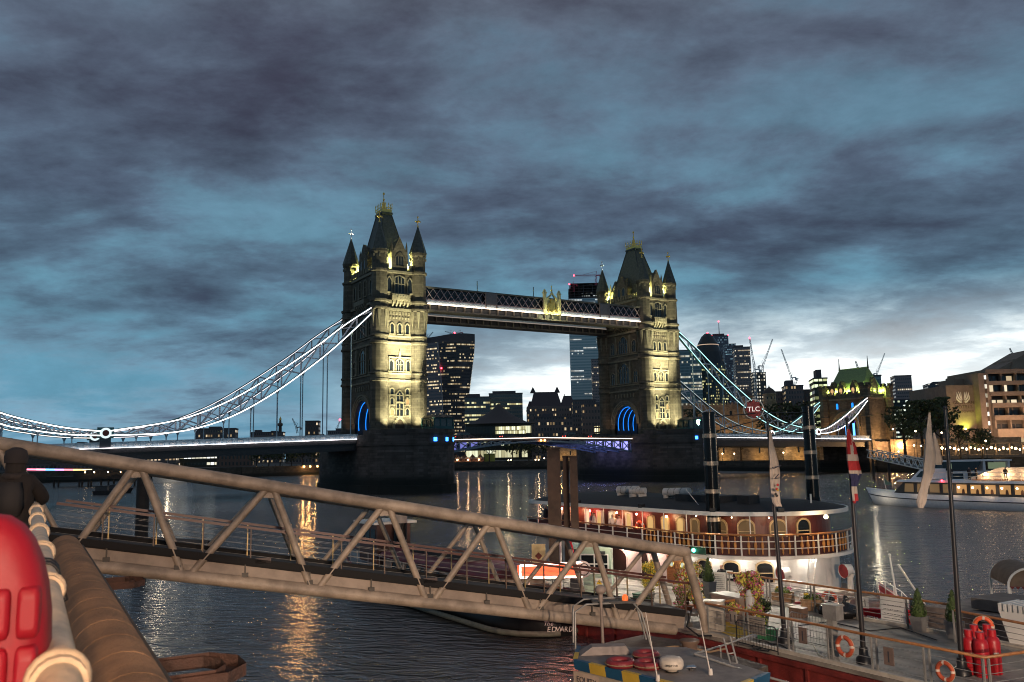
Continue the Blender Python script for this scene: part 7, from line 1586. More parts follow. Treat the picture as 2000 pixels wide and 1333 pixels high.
for i, (x, y, rz, top, lg, arms, lb) in enumerate(((-12.2, -4.6, 2.9, (.02, .02, .022), (.02, .02, .03), 'hold', 'person in black jacket at the boat rail, left of two dark ones'), (-11.5, -4.5, -.4, (.03, .025, .03), (.03, .03, .04), 'down', 'person in dark coat at the boat rail, right of two dark ones'), (-10.6, -4.6, .4, (.55, .42, .30), (.10, .08, .07), 'up', 'person in cream jacket raising a drink on the upper deck'),
        (-8.7, -4.4, 2.2, (.12, .12, .2), (.03, .03, .04), 'down', 'person in blue-grey top beside the red deck lamp'), (-8.2, -4.6, -.6, (.62, .55, .50), (.05, .05, .07), 'hold', 'person in white shirt beside the red deck lamp'), (-6.4, -4.6, .9, (.70, .60, .55), (.12, .10, .10), 'hold', 'person in pale shirt, left of the couple at the rail'), (-5.8, -4.6, -1.3, (.72, .62, .58), (.5, .42, .4), 'hold', 'person in pale dress, right of the couple at the rail'),
        (-16.4, -2.6, 0, (.03, .025, .03), (.03, .03, .03), 'down', 'person in dark coat at the left end of the upper deck beside the piles'))):
    person(pbw(x, y, UDK), PRZ+rz, lb, top, lg, 1.66, arms, ((.02, .015, .01), (.05, .03, .02), (.12, .06, .03))[i % 3], 'people on the party boat')
for i, (x, lb) in enumerate(((-.5, 'person with dark hair seated inside the yellow-lit window, left figure'), )): person(pbw(2.3, -4.75, -7.13), PRZ+.4, 'person in black standing by the wooden doors of the lower deck', (.02, .02, .022), (.02, .02, .02), 1.66, 'hold', (.03, .02, .015), 'people on the party boat')

# ------------------------------------------------------------------ black-hulled launch behind the gangway
def edwardian():
    A, B = Vector((2.2, 39.2, 0)), Vector((-11.2, 59.6, 0)); d = (B-A).normalized(); L = (B-A).length; t = thing('passenger_launch', 'old passenger launch with black stern, cream cabin and dark red roof behind the gangway', 'boat', (A.x, A.y, WATER), math.atan2(d.y, d.x)); W_ = 2.35
    def sec(x):
        f = x/L
        if f < .12: w = W_*math.sqrt(max(.02, 1-(1-f/.12)**2))**1.0
        elif f > .72: w = W_*max(.03, 1-((f-.72)/.28)**2.0)
        else: w = W_
        return w
    def sheer(x): f = x/L; return 1.25+.28*(1-f)**3+.95*max(0, f-.55)**1.4*2.2
    xs = [0, .15, .5, 1.1, 1.9, 2.8]+[4+(L-4)*i/18 for i in range(19)]
    q = MB(); rings = []
    for x in xs: w = sec(x); h = sheer(x); rings.append([(x, -w, h), (x, -w*.97, .35), (x, -w*.7, -.5), (x, w*.7, -.5), (x, w*.97, .35), (x, w, h)])
    q.loft(rings, 0, True); 
    hl = q.build('hull', mat('launch_black', (.010, .010, .011), .35, var=.2), t)
    q = MB()
    for s in (-1, 1): q.tube([(x, s*(sec(x)+.04), .16+.05*x/L) for x in xs], .13, 8)
    q.build('rubbing_band', mat('weathered_green', (.14, .14, .11), .8, var=.2), t)
    q = MB()
    for s in (-1, 1): q.tube([(x, s*(sec(x)+.01), sheer(x)) for x in xs], .055, 6)
    q.build('gunwale', mat('gunwale_red', (.22, .05, .045), .6), t)
    xb = [13+(L-13)*i/12 for i in range(13)]
    q = MB(); 
    for s in (-1, 1): q.loft([[(x, s*(sec(x)+.015), .62+.02*x), (x, s*(sec(x)+.02), sheer(x)-.02)] for x in xb], 0, True, False, False)
    q.build('cream_bulwark', [mat('launch_cream', (.42, .32, .25), .55, var=.12)], t)
    q = MB(); q.prism([(x, -sec(x)*.96) for x in xs]+[(x, sec(x)*.96) for x in xs[::-1]], .95, 1.0); q.build('deck', mat('launch_deck', (.15, .10, .075), .8), t)
    CR = mat('launch_cream', (.42, .32, .25), .55, var=.12); MAR = mat('maroon_roof', (.13, .022, .03), .55, var=.3, scale=1.5)
    q = MB(); q.box(4.2, 15.5, -1.75, 1.75, 1.0, 2.25); q.build('saloon', CR, t)
    q = MB(); q.loft([[(x, y, z) for y, z in ((-2.0, 2.2), (-1.6, 2.48), (-.6, 2.62), (.6, 2.62), (1.6, 2.48), (2.0, 2.2))] for x in (3.7, 9, 15.9)], 0, True); q.build('roof', MAR, t)
    q = MB(); q.box(7.2, 11.5, -1.0, .9, 2.6, 2.9); q.box(12.2, 14.0, -.8, .8, 2.6, 2.8); q.build('roof_cover', mat('tarp_dark', (.02, .02, .022), .7, var=.2), t)
    for s in (-1, 1):
        for i in range(6): x = 5.2+1.75*i; q = MB(); q.frame(arch(.85, 1.05, .4, 8), arch(.72, .96, .36, 8), (x, s*1.75, 1.1), (-s, 0, 0), (0, 0, 1), (0, s, 0), .06, 0); q.ext(arch(.72, .96, .36, 8), (x, s*1.76, 1.1), (-s, 0, 0), (0, 0, 1), (0, s, 0), .02, 1); q.build('window', [mat('launch_frame', (.2, .12, .08), .5), GLASSD], t)
    q = MB(); q.box(17.8, 20.4, -1.15, 1.15, 1.5, 3.9); w = q.build('wheelhouse', mat('wheelhouse_wood', (.10, .05, .04), .5), t)
    q = MB(); q.box(17.5, 20.7, -1.45, 1.45, 3.9, 4.05); q.build('wheelhouse_roof', SHIPW, w)
    for i in range(3):
        for s in (-1, 1): q = MB(); q.box(18.0+.8*i, 18.6+.8*i, s*1.15-.03, s*1.15+.03, 2.7, 3.6); q.build('window', GLASSD, w)
    q = MB(); q.tube([(16.9, 0, 1.2), (16.9, 0, 4.0)], .42, 16); q.build('funnel', mat('funnel_black', (.004, .004, .0045), .22, var=0, spec=.25), t); q = MB(); q.tube([(16.9, 0, 4.0), (16.9, 0, 4.75)], .45, 16); q.build('funnel_top', mat('funnel_cream', (.34, .29, .25), .6), t)
    q = MB()
    for s in (-1, 1):
        for x in [4+i*1.6 for i in range(13)]: q.tube([(x, s*min(2.15, sec(x)*.93), 1.0), (x, s*min(2.15, sec(x)*.93), 2.0+.02*x)], .02, 5)
        for z in (1.5, 2.0): q.tube([(x, s*min(2.15, sec(x)*.93), z+.02*x) for x in [4+i*1.6 for i in range(13)]], .018, 5)
    q.build('side_rail', mat('pale_rail', (.4, .36, .33), .5), t)
    for x, w_ in ((1.6, .5), (2.6, .35)): q = MB(); q.lathe([(.2, 1), (.26, 1.35), (.2, 1.5), (.05, 1.55)], (x, -.6, 0), 10); q.build('bollard', mat('bollard_rope', (.35, .22, .10), .8), t)
    q = MB(); q.box(2.2, 3.6, -1.3, -.5, 1.0, 1.75); q.box(2.6, 3.9, .3, 1.2, 1.0, 1.6); q.build('stern_bench', mat('bench_wood', (.22, .10, .05), .7), t)
    # name on the stern quarter : letters set along the curved plating
    LW = mat('name_white', (.8, .72, .68), .5, var=0)
    s_ = -1
    def hp(x): w = sec(x); w2 = sec(x+.03); dd = Vector((-.03, (w2-w)*1, 0)).normalized(); return Vector((x, -w, 0)), dd
    return t
EDW = edwardian()
def edname():      # lettering follows the curved stern plating that faces the quay
    LW = mat('name_white', (.8, .72, .68), .5, var=0); th = EDW.rotation_euler[2]; o = Vector(EDW.location); L = math.hypot(13.4, 20.4); cs, sn = math.cos(th), math.sin(th)
    def P(ph): return Vector((.12*L*(1-math.cos(ph)), 2.36*math.sin(ph), 0))
    def px(p, z): w = Vector((o.x+p.x*cs-p.y*sn, o.y+p.x*sn+p.y*cs, z)); y_ = w.y*math.cos(PIT)+w.z*math.sin(PIT); z_ = -w.y*math.sin(PIT)+w.z*math.cos(PIT); return 1000+w.x/y_*F*math.cos(ROL)+z_/y_*F*math.sin(ROL), w
    for word, x0, st, y, sz, sh in (('The', 1060, 6.6, 1222, .28, .35), ('EDWARDIAN', 1067, 8.2, 1234, .32, .15)):
        for k, ch in enumerate(word):
            X = x0+st*k; lo, hi = -1.2, 1.5
            for _ in range(40):
                m = (lo+hi)/2
                if px(P(m), -7.1)[0] > X: lo = m
                else: hi = m
            p = P(lo); _, w = px(p, -7.1); z = at(X, y, w.y).z-o.z; d = (P(lo-.02)-P(lo+.02)).normalized(); n = Vector((d.y, -d.x, 0))
            if (p+n*.1-Vector((.12*L, 0, 0))).length < (p-Vector((.12*L, 0, 0))).length: n = -n
            text(ch, 'name_letter', LW, EDW, p+n*.05+Vector((0, 0, z)), d, (0, 0, 1), sz, .012, sh)
edname()
# ------------------------------------------------------------------ hut, lit sign, red flag
PALEG = mat('pale_green_paint', (.36, .46, .36), .6, var=.1)
def hut():
    c = at(1154, 1136, 42.0); t = thing('ticket_hut', 'pale green hut with white sash window at the far end of the pontoon', 'hut', (c.x, c.y, DECK), -.16); k = 42/F; w, h = 78*k, 2.15
    q = MB(); q.box(-w/2, w/2, 0, 2.2, 0, h); q.box(-w/2-.06, w/2+.06, -.08, 2.3, h, h+.08); q.build('wall', PALEG, t)
    q = MB(); q.box(-w/2-.01, -w/2+.45, -.02, 0, .1, h); q.build('dark_door', mat('hut_door', (.04, .04, .045), .6), t)
    q = MB(); q.box(-.48, .88, -.04, 0, .98, 1.92); f = q.build('window', SHIPW, t)
    for i in range(2):
        for j in range(2): q = MB(); q.box(-.42+.65*i, .17+.65*i, -.05, -.04, 1.04+.44*j, 1.42+.44*j); q.build('pane', GLASSD, f)
    for i in range(2):
        q = MB(); q.box(.22+.42*i, .58+.42*i, -.03, 0, .42, .8); p = q.build('warning_board', SHIPW, t)
        q = MB(); q.ext([(-.14, 0), (.14, 0), (0, .25)], (.40+.42*i, -.03, .5), (1, 0, 0), (0, 0, 1), (0, -1, 0), .01); q.build('yellow_triangle', mat('warning_yellow', (.75, .5, .03), .6, var=0), p)
        q = MB(); q.ext([(.02, .0), (.03, .09), (-.005, .08), (.005, .16), (-.04, .07), (0, .075)], (.40+.42*i, -.045, .53), (1, 0, 0), (0, 0, 1), (0, -1, 0), .004); q.build('flash_mark', IRON, p)
    q = MB(); q.box(w/2-.5, w/2-.25, -.15, -.05, h-.25, h-.1); q.build('added_bracket', DARKST, t)
    lamp('hut_fill_light', 'POINT', (w/2+.6, -1.3, h+.2), (1, .86, .66), 75, t, .12)  # lamp and bracket added at the hut to light the pontoon
hut()
def litsign():
    Y = 36.5; a, b = at(1014, 1116, Y), at(1143, 1111, Y+1.2); t = thing('lit_sign', 'red glowing bar-shaped neon sign with round white end behind the gangway', 'neon sign', a); d = b-a; dn = d.normalized(); up = Vector((0, 0, 1)); k = Y/F; n = dn.cross(up)
    q = MB(); pts = [(0, -15*k), (133*k, -17*k), (133*k, 15*k), (0, 13*k)]; q.ext([(0, -10*k), (131*k, -13*k), (131*k, 12*k), (0, 10*k)], (0, 0, 0), dn, up, -n, .2); q.build('body', emit('sign_red_glow', (1, .13, .045), 1.3), t)
    for i, (p, q_) in enumerate((((0, -11), (131, -14)), ((0, 11), (131, 13)), ((0, -11), (0, 11)))): q = MB(); q.tube([dn*p[0]*k+up*p[1]*k-n*-.12, dn*q_[0]*k+up*q_[1]*k-n*-.12], .05, 6); q.build('neon_tube', emit('neon_pink', (1, .50, .38), 5), t)
    c = dn*134*k; q = MB(); q.ext([(16*k*math.cos(2*PI*i/24), 16*k*math.sin(2*PI*i/24)) for i in range(24)], c+n*.16, dn, up, -n, .3); q.build('round_end', mat('sign_white', (.7, .68, .66), .5), t)
    q = MB(); q.torus(c+n*.19, 11*k, .02, n, 20, 5); q.build('round_mark', IRON, t)
    q = MB(); q.tube([c+Vector((0, .3, 0)), c+Vector((0, .3, DECK-a.z))], .07, 8); q.tube([dn*.4+Vector((0, .3, 0)), dn*.4+Vector((0, .3, DECK-a.z))], .07, 8); q.build('post', SHIPW, t)
    lamp('sign_glow', 'POINT', dn*65*k+n*1.2+Vector((0, 0, .2)), (1, .22, .1), 45, t, .4)
litsign()
c = at(1096, 1128, 40); t = thing('flagstaff', 'short white flagstaff at the far end of the pontoon', 'flagpole', (c.x, c.y, DECK)); zt = at(1096, 1038, 40).z-DECK; q = MB(); q.tube([(0, 0, 0), (0, 0, zt)], .05, 8); q.build('pole', SHIPW, t); q = MB(); q.ball((0, 0, zt), .07, 6, 4); q.build('knob', SHIPW, t)
flag([(1097, 1108, 1040), (1101, 1114, 1052), (1106, 1119, 1066), (1111, 1122, 1080), (1117, 1125, 1090), (1121, 1124, 1098)], 'limp red flag on the short white staff before the green hut', mat('red_flag_cloth', (.42, .015, .03), .85), 39.9)
c = at(1052, 1088, 47); t = thing('yellow_notice', 'cream notice panel with dark diamond mark on a frame by the brown piles', 'sign', c, -.1); k = 47/F; q = MB(); q.box(-13*k, 13*k, 0, .08, -22*k, 24*k); q.build('board', mat('cream_board', (.55, .42, .24), .6), t); q = MB(); q.ext([(0, -7*k), (7*k, 0), (0, 7*k), (-7*k, 0)], (0, -.02, 2*k), (1, 0, 0), (0, 0, 1), (0, 1, 0), .02); q.build('mark', DKRED, t); q = MB(); q.box(-.05, .05, .08, .14, -3.2, 0); q.build('leg', IRON, t)
lamp('notice_lamp', 'POINT', (0, -1.0, .9), (1, .75, .4), 10, t, .1)

# ------------------------------------------------------------------ white river cruiser
def cruiser():
    A, B = gp(1706, 984, WATER), gp(2000, 996, WATER); d = (B-A).normalized(); t = thing('river_cruiser', 'long white river cruiser with a row of warm lit saloon windows at the right', 'boat', (A.x, A.y, WATER), math.atan2(d.y, d.x)); L = 44.; W_ = 3.1
    # near side of the hull is local -y
    WH = mat('cruiser_white', (.76, .75, .78), .35, var=.06)
    xs = [0, .6, 1.6, 3.2, 5.5, 9, L]; ws = [.05, .5, 1.05, 1.8, 2.5, W_, W_]; hs = [2.35, 2.25, 2.1, 1.95, 1.8, 1.7, 1.6]
    q = MB(); q.loft([[(x-(1.0*h/2.3 if i < 5 else 0)*(1-i/5), -w, h), (x+.3, -w*.86, -.3), (x+.3, w*.86, -.3), (x-(1.0*h/2.3 if i < 5 else 0)*(1-i/5), w, h)] for i, (x, w, h) in enumerate(zip(xs, ws, hs))], 0, True); q.build('hull', WH, t)
    q = MB()
    for s in (-1, 1): q.tube([(x-(.6*(1-i/5) if i < 5 else 0), s*(w+.03-(.02)), h*.62) for i, (x, w, h) in enumerate(zip(xs, ws, hs))], .075, 6)
    q.build('stripe', mat('cruiser_stripe', (.03, .03, .05), .4), t)
    x0, x1 = 5.2, L-3
    q = MB(); q.loft([[(x0-.5, -2.2, 1.75), (x1, -2.7, 1.7), (x1, 2.7, 1.7), (x0-.5, 2.2, 1.75)], [(x0+1.1, -2.15, 3.35), (x1, -2.6, 3.35), (x1, 2.6, 3.35), (x0+1.1, 2.15, 3.35)]], 0, False); q.build('saloon', mat('cruiser_dark_frame', (.03, .028, .027), .5), t)
    for i in range(20):
        x = x0+1.2+1.85*i; 
        if x > x1-2: break
        yw = 2.2+(x-x0)/(x1-x0)*.5+.0; lit = i > 3
        q = MB(); q.ext([(0, 0), (1.35, 0), (1.35, 1.12), (.12, 1.12)] if i < 2 else [(0, 0), (1.35, 0), (1.35, 1.12), (0, 1.12)], (x, -yw-.03, 2.0), (1, 0, 0), (0, .03, 1), (0, -1, 0), .03); w = q.build('window', emit('saloon_lit', (1, .52, .18), .34) if lit else emit('saloon_dim', (1, .62, .28), .10), t)
        if lit: q = MB(); q.ball((x+.3, -yw-.06, 2.75), .13, 8, 5); q.build('table_lamp', emit('bulb_glow', (1, .66, .32), 18), w); q = MB(); q.ext([(.7, 0), (1.1, 0), (1.05, .45), (.9, .62), (.75, .45)], (x, -yw-.065, 2.0), (1, 0, 0), (0, 0, 1), (0, -1, 0), .01); q.build('diner_shape', mat('diner_dark', (.10, .05, .03), .9), w)
    q = MB(); q.loft([[(x0+.2, -2.7, 3.35), (x1+1, -3.0, 3.35), (x1+1, 3.0, 3.35), (x0+.2, 2.7, 3.35)], [(x0+.6, -2.5, 3.62), (x1+1, -2.8, 3.75), (x1+1, 2.8, 3.75), (x0+.6, 2.5, 3.62)]], 0, False); q.build('roof', WH, t)
    for i in range(11): x = 16+2.3*i; q = MB(); q.loft([[(x, -2.45, 3.74), (x+1.7, -2.45, 3.74), (x+1.9, -1.5, 3.86), (x+.2, -1.5, 3.86)]], 0, False, True); q.box(x, x+1.75, -2.5, -1.5, 3.7, 3.8); q.build('skylight', emit('skylight_glow', (1, .45, .2), .16), t)
    q = MB(); q.loft([[(6.9, -1.6, 3.6), (10.2, -1.8, 3.7), (10.2, 1.8, 3.7), (6.9, 1.6, 3.6)], [(8.4, -1.3, 5.1), (10.4, -1.5, 5.1), (10.4, 1.5, 5.1), (8.4, 1.3, 5.1)]], 0, False); wh = q.build('wheelhouse', WH, t)
    q = MB(); q.ext([(.5, .3), (2.4, .3), (2.4, 1.1), (1.25, 1.1)], (7.4, -1.72, 3.7), (1, 0, 0), (0, .13, 1), (0, -1, 0), .03); q.build('window', GLASSD, wh)
    q = MB()
    for z in (4.2, 4.7): q.tube([(10.4, -2.6, z), (x1, -2.75, z)], .03, 5)
    for i in range(14): x = 10.4+(x1-10.4)*i/13; q.tube([(x, -2.65, 3.6), (x, -2.65, 4.7)], .03, 5)
    q.build('deck_rail', SHIPW, t)
    q = MB(); q.tube([(2.2, 0, 2.1), (1.9, 0, 3.8)], .04, 5); q.build('jackstaff', SHIPW, t); q = MB(); q.ext([(0, 0), (1.3, -.9), (.1, -.95)], (1.95, 0, 3.75), (1, 0, 0), (0, 0, 1), (0, 1, 0), .03); q.build('pennant', mat('pennant_green', (.10, .17, .14), .8), t)
    q = MB(); q.ball((12.2, -2.9, 3.6), .14, 6, 4); q.build('port_lamp', REDL, t)
    q = MB(); q.loft([[(14.6, -1.6, 3.75), (30, -1.6, 3.75), (30, 1.6, 3.75), (14.6, 1.6, 3.75)], [(19, -1.4, 5.3), (30, -1.4, 5.5), (30, 1.4, 5.5), (19, 1.4, 5.3)]], 0, False); q.build('deck_canopy', mat('canopy_pale', (.5, .45, .42), .7), t)
    for i in range(4): p = (17.4+2.6*i, -1.7, 4.5); q = MB(); q.ball(p, .2, 6, 4); q.build('deck_lamp', emit('bulb_glow', (1, .66, .32), 18), t); lamp('deck_lamp_light', 'POINT', (p[0], p[1]-.4, p[2]), (1, .62, .3), 90, t, .2)
    for i in range(7): p = (9+4.5*i, -3.4, 2.6); lamp('saloon_light', 'POINT', p, (1, .7, .45), 30, t, .3)  # added lamps, hung outside the hull to light its white side
    lamp('saloon_light', 'POINT', (2.5, -3.5, 1.2), (1, .85, .6), 60, t, .3)  # one more added outside the bow
    return t
CRU = cruiser(); cth = CRU.rotation_euler[2]
for i, (x, lb) in enumerate(((13.2, 'dark figure standing alone on the cruiser top deck, left end'), (15.6, 'dark figure on the cruiser top deck, left of a close pair'), (16.5, 'dark figure on the cruiser top deck, right of a close pair'), (20.2, 'dark figure on the cruiser top deck, before the pale canopy'))):
    p = CRU.location+Vector((x*math.cos(cth)+2.3*math.sin(cth), x*math.sin(cth)-2.3*math.cos(cth), 3.72)); person(p, cth+1.2*i, lb, (.025, .022, .025), (.02, .02, .03), 1.7, 'down', (.02, .015, .012), 'people on the cruiser top deck')
def motorboat():
    A, B = at(1826, 925, 150), at(1950, 928, 150); t = thing('motor_vessel', 'white passenger boat with raked dark cabin windows moored behind the cruiser', 'boat', (A.x, A.y, WATER), math.atan2(B.y-A.y, B.x-A.x)); L = 14.; z0 = 0
    WH = mat('cruiser_white', (.76, .75, .78), .35, var=.06)
    q = MB(); q.loft([[(-3, -.2, 2.2), (-1.5, -.2, 0), (-1.5, .2, 0), (-3, .2, 2.2)], [(1, -2, 2), (1, -1.8, 0), (1, 1.8, 0), (1, 2, 2)], [(L, -2.4, 1.9), (L, -2.2, 0), (L, 2.2, 0), (L, 2.4, 1.9)]], 0, False); q.build('hull', WH, t)
    q = MB(); q.prism([(-.2, -1.9), (L-1, -2.1), (L-1, 2.1), (-.2, 1.9)], 1.9, 3.9); q.box(7.3, 7.7, -2.2, 2.2, 3.9, 5.5); q.box(11.6, 11.9, -2.2, 2.2, 3.9, 5.5); q.build('cabin', WH, t)
    q = MB(); q.ext([(.2, 0), (6.2, 0), (7.0, 1.5), (.6, 1.5)], (0, -2.14, 4.0), (1, 0, 0), (0, 0, 1), (0, 1, 0), 4.2); q.build('upper_cabin', GLASSD, t)
    q = MB(); q.box(-.2, 12.2, -2.4, 2.4, 5.5, 5.75); q.build('roof', WH, t)
    for i in range(4): q = MB(); q.box(2+2.6*i, 3.8+2.6*i, -2.14, -2.1, 2.6, 3.5); q.build('window', GLASSD, t)
    q = MB(); q.box(1.4, 1.9, -2.2, -2.15, 4.3, 5.2); q.box(8.2, 11.2, -2.1, -2.05, 4.2, 5.3); q.build('lit_interior', emit('green_dim_interior', (.8, 1, .6), .12), t)
motorboat()

# ------------------------------------------------------------------ work boat in the lower right corner
def workboat():
    z = -5.6; P = [gp(1121, 1289, z), gp(1400, 1356, z), gp(1503, 1315, z), gp(1340, 1264, z), gp(1128, 1262, z)]; o = P[0]; t = thing('work_boat', 'work boat cabin with cream roof and blue and yellow chequered edge in the lower corner', 'boat', o); P = [p-o for p in P]
    poly = [(p.x, p.y) for p in P]
    q = MB(); q.prism(poly, -.06, .0); q.build('roof', mat('workboat_roof', (.19, .165, .15), .75, var=.2, scale=2, bump=.2), t)
    cx, cy = sum(p[0] for p in poly)/5, sum(p[1] for p in poly)/5
    q = MB(); q.prism([(cx+(x-cx)*.94, cy+(y-cy)*.94) for x, y in poly], -2.6, -.07); q.build('cabin', mat('workboat_cabin', (.36, .31, .25), .6, var=.15), t)
    CB, CY = mat('chequer_blue', (.015, .08, .16), .5, var=.1), mat('chequer_yellow', (.55, .36, .05), .5, var=.1)
    for a, b, n in ((P[0], P[1], 8), (P[1], P[2], 3), (P[4], P[0], 2)):
        d = (b-a)/n; nr = Vector((d.y, -d.x, 0)).normalized()
        for i in range(n): p, r = a+d*i, a+d*(i+1); q = MB(); q.add([p-nr*.02+Vector((0, 0, -.25)), r-nr*.02+Vector((0, 0, -.25)), r+nr*.03+Vector((0, 0, .02)), p+nr*.03+Vector((0, 0, .02)), p-nr*.1+Vector((0, 0, .02)), r-nr*.1+Vector((0, 0, .02))], [(0, 1, 2, 3), (3, 2, 5, 4)]); q.build('edge_square', (CB, CY)[i % 2], t)
    a, b = P[0], P[1]; d = (b-a).normalized(); nr = Vector((d.y, -d.x, 0))
    q = MB(); q.add([a+d*f+nr*.05+Vector((0, 0, z_)) for f, z_ in ((.02, -1.15), (.98, -1.15), (.98, -.27), (.02, -.27))], [(0, 1, 2, 3)]); q.build('name_board', mat('board_cream', (.50, .38, .29), .7), t)
    text('EQUITY', 'lettering', mat('notice_ink', (.04, .04, .05), .7, var=0), t, a+d*.14+nr*.06+Vector((0, 0, -.52)), d, (0, 0, 1), .215, .004)
    q = MB(); q.add([a+d*f+nr*.06+Vector((0, 0, z_)) for f, z_ in ((.18, -.66), (.5, -.68), (.5, -.64), (.18, -.62))], [(0, 1, 2, 3)]); q.build('underline_mark', mat('notice_ink', (.04, .04, .05), .7, var=0), t)
    for i in range(3): f = 1.35+1.05*i; q = MB(); q.add([a+d*(f+g)-nr*.06+nr*.08+Vector((0, 0, z_)) for g, z_ in ((0, -1.3), (.8, -1.3), (.8, -.45), (0, -.45))], [(0, 1, 2, 3)]); q.build('window', GLASSD, t)
    T = lambda px, py, dz=0.: gp(px, py, z+dz)-o
    MR = mat('fender_red', (.20, .02, .025), .5, var=.15)
    # arched rail with beacon, aerials, mast
    F1, F2 = T(1124, 1268), T(1258, 1262); q = MB(); top = at(1185, 1201, 22.6)-o
    for dy in (0, .9): q.tube([F1+Vector((0, dy, 0)), F1+Vector((.02, dy, 1.05)), F1+Vector((.35, dy, 1.25)), F2+Vector((-.3, dy, 1.25)), F2+Vector((-.05, dy, .95)), F2+Vector((.2, dy, 0))], .03, 6)
    q.build('arch_rail', STEELG, t); q = MB(); q.box(F1.x+.55, F2.x-.25, F1.y+.1, F1.y+.5, F1.z+1.24, F1.z+1.3); q.build('light_bar', IRON, t)
    q = MB(); q.lathe([(.09, 0), (.09, .1), (.05, .16), (.01, .17)], (F2.x-.5, F1.y+.3, F1.z+1.3), 10); q.build('beacon', emit('orange_beacon', (1, .16, .03), .9), t)
    for b0, t0 in (((1285, 1330), (1261, 1196)), ((1388, 1318), (1366, 1208))): B = T(*b0); q = MB(); E = at(*t0, (B+o).y)-o; q.tube([B, E], [.022, .01], 5); q.lathe([(.06, 0), (.05, .15)], B, 8); q.build('whip_aerial', mat('aerial_white', (.6, .55, .5), .5), t)
    B = T(1178, 1268); E = at(1173, 1160, (B+o).y)-o; q = MB(); q.tube([B, E], .045, 8); q.ball(E+Vector((0, 0, .12)), .17, 12, 8, 0, 1, 1, .8); q.lathe([(.07, -.2), (.07, 0)], E, 8); q.build('mast', mat('mast_grey', (.24, .19, .16), .6), t)
    q = MB(); B = T(1170, 1277); q.loft([[(B.x-.55, B.y-.25, .01), (B.x+.9, B.y-.2, .01), (B.x+.9, B.y+.35, .01), (B.x-.55, B.y+.35, .01)], [(B.x-.2, B.y-.15, .22), (B.x+.75, B.y-.12, .22), (B.x+.75, B.y+.28, .22), (B.x-.2, B.y+.28, .22)]], 0, False); q.build('roof_hatch', mat('hatch_grey', (.26, .22, .2), .7), t)
    for px, py, rr, lb in ((1212, 1302, .30, 'dark red ring fender on the work boat roof, left of the three'), (1262, 1286, .28, 'dark red ring fender on the work boat roof, farthest back of the three'), (1266, 1305, .30, 'dark red ring fender on the work boat roof, nearest the white radar dome')):
        c = gp(px, py, z); f = thing('ring_fender', lb, 'fender', c+Vector((0, 0, .10)), 0, 'ring fenders on the work boat roof'); q = MB(); q.torus((0, 0, 0), rr, .1, (0, 0, 1), 24, 8); q.build('ring', MR, f)
        q = MB(); q.torus((0, 0, .0), rr*1.36, .018, (0, 0, 1), 20, 5); q.build('grab_rope', mat('rope_brown', (.26, .17, .10), .9), f)
    c = gp(1312, 1312, z); f = thing('radar_dome', 'white radar dome with dark lettering on the work boat roof', 'radar dome', c); q = MB(); q.lathe([(.12, 0), (.16, .06), (.29, .1), (.31, .16), (.31, .27), (.27, .34), (.15, .38), (.01, .39)], (0, 0, 0), 24); q.build('shell', mat('radome_white', (.55, .48, .40), .5), f); q = MB(); q.lathe([(.2, -.005), (.13, .03)], (0, 0, 0), 12); q.build('foot', IRON, f)
    text('marine', 'lettering', IRON, f, (-.2, -.30, .19), (1, 0, 0), (0, 0, 1), .11, .012)
    c = gp(1350, 1310, z); f = thing('hailer_horn', 'small chrome twin horn right of the radar dome', 'horn', c); q = MB(); q.tube([(-.12, 0, .08), (.12, 0, .08)], [.02, .05], 8); q.tube([(-.1, .1, .08), (.1, .1, .08)], [.02, .05], 8); q.build('trumpet', mat('chrome', (.6, .6, .6), .15, 1), f); q = MB(); q.box(-.03, .03, -.02, .12, 0, .06); q.build('foot', IRON, f)
    # fore deck with ropes beyond the cabin
    D0 = thing('mooring_barge', 'dark low mooring barge with brown rope coils behind the work boat', 'barge', gp(1260, 1258, -6.9)); z2 = -6.9; o2 = D0.location.copy()
    q = MB(); q.prism([tuple((gp(*p, z2)-o2).xy) for p in ((1150, 1262), (1420, 1330), (1500, 1300), (1330, 1250), (1255, 1240))], -1.3, 0); q.build('deck', mat('barge_deck', (.10, .08, .065), .8, var=.3, bump=.3), D0)
    q = MB(); B = gp(1348, 1283, z2)-o2; q.lathe([(.3, 0), (.26, .15), (.26, .42), (.34, .5), (.34, .56)], B, 16); q.build('capstan', mat('capstan_brown', (.17, .11, .08), .7), D0)
    for px, py, n, rr in ((1312, 1282, 5, .42),):
        B = gp(px, py, z2); f = thing('rope_coil', 'coil of thick brown mooring rope beside the capstan', 'rope', B, 0, None); q = MB(); pts = []
        for i in range(n*22): a_ = 2*PI*i/22; pts.append((rr*(1+.12*math.sin(i*.37))*math.cos(a_), rr*.8*(1+.1*math.cos(i*.23))*math.sin(a_), .05+.045*(i/22)+.03*math.sin(i*.5)))
        q.tube(pts, .035, 6); q.build('coil', mat('rope_brown', (.26, .17, .10), .9, bump=.4, bscale=40), f); q = MB(); q.tube([(.4, 0, .2), (.8, .3, .2), (1.3, .1, .1), (1.9, .3, .15)], .035, 6); q.build('tail', mat('rope_brown', (.26, .17, .10), .9), f)
workboat()
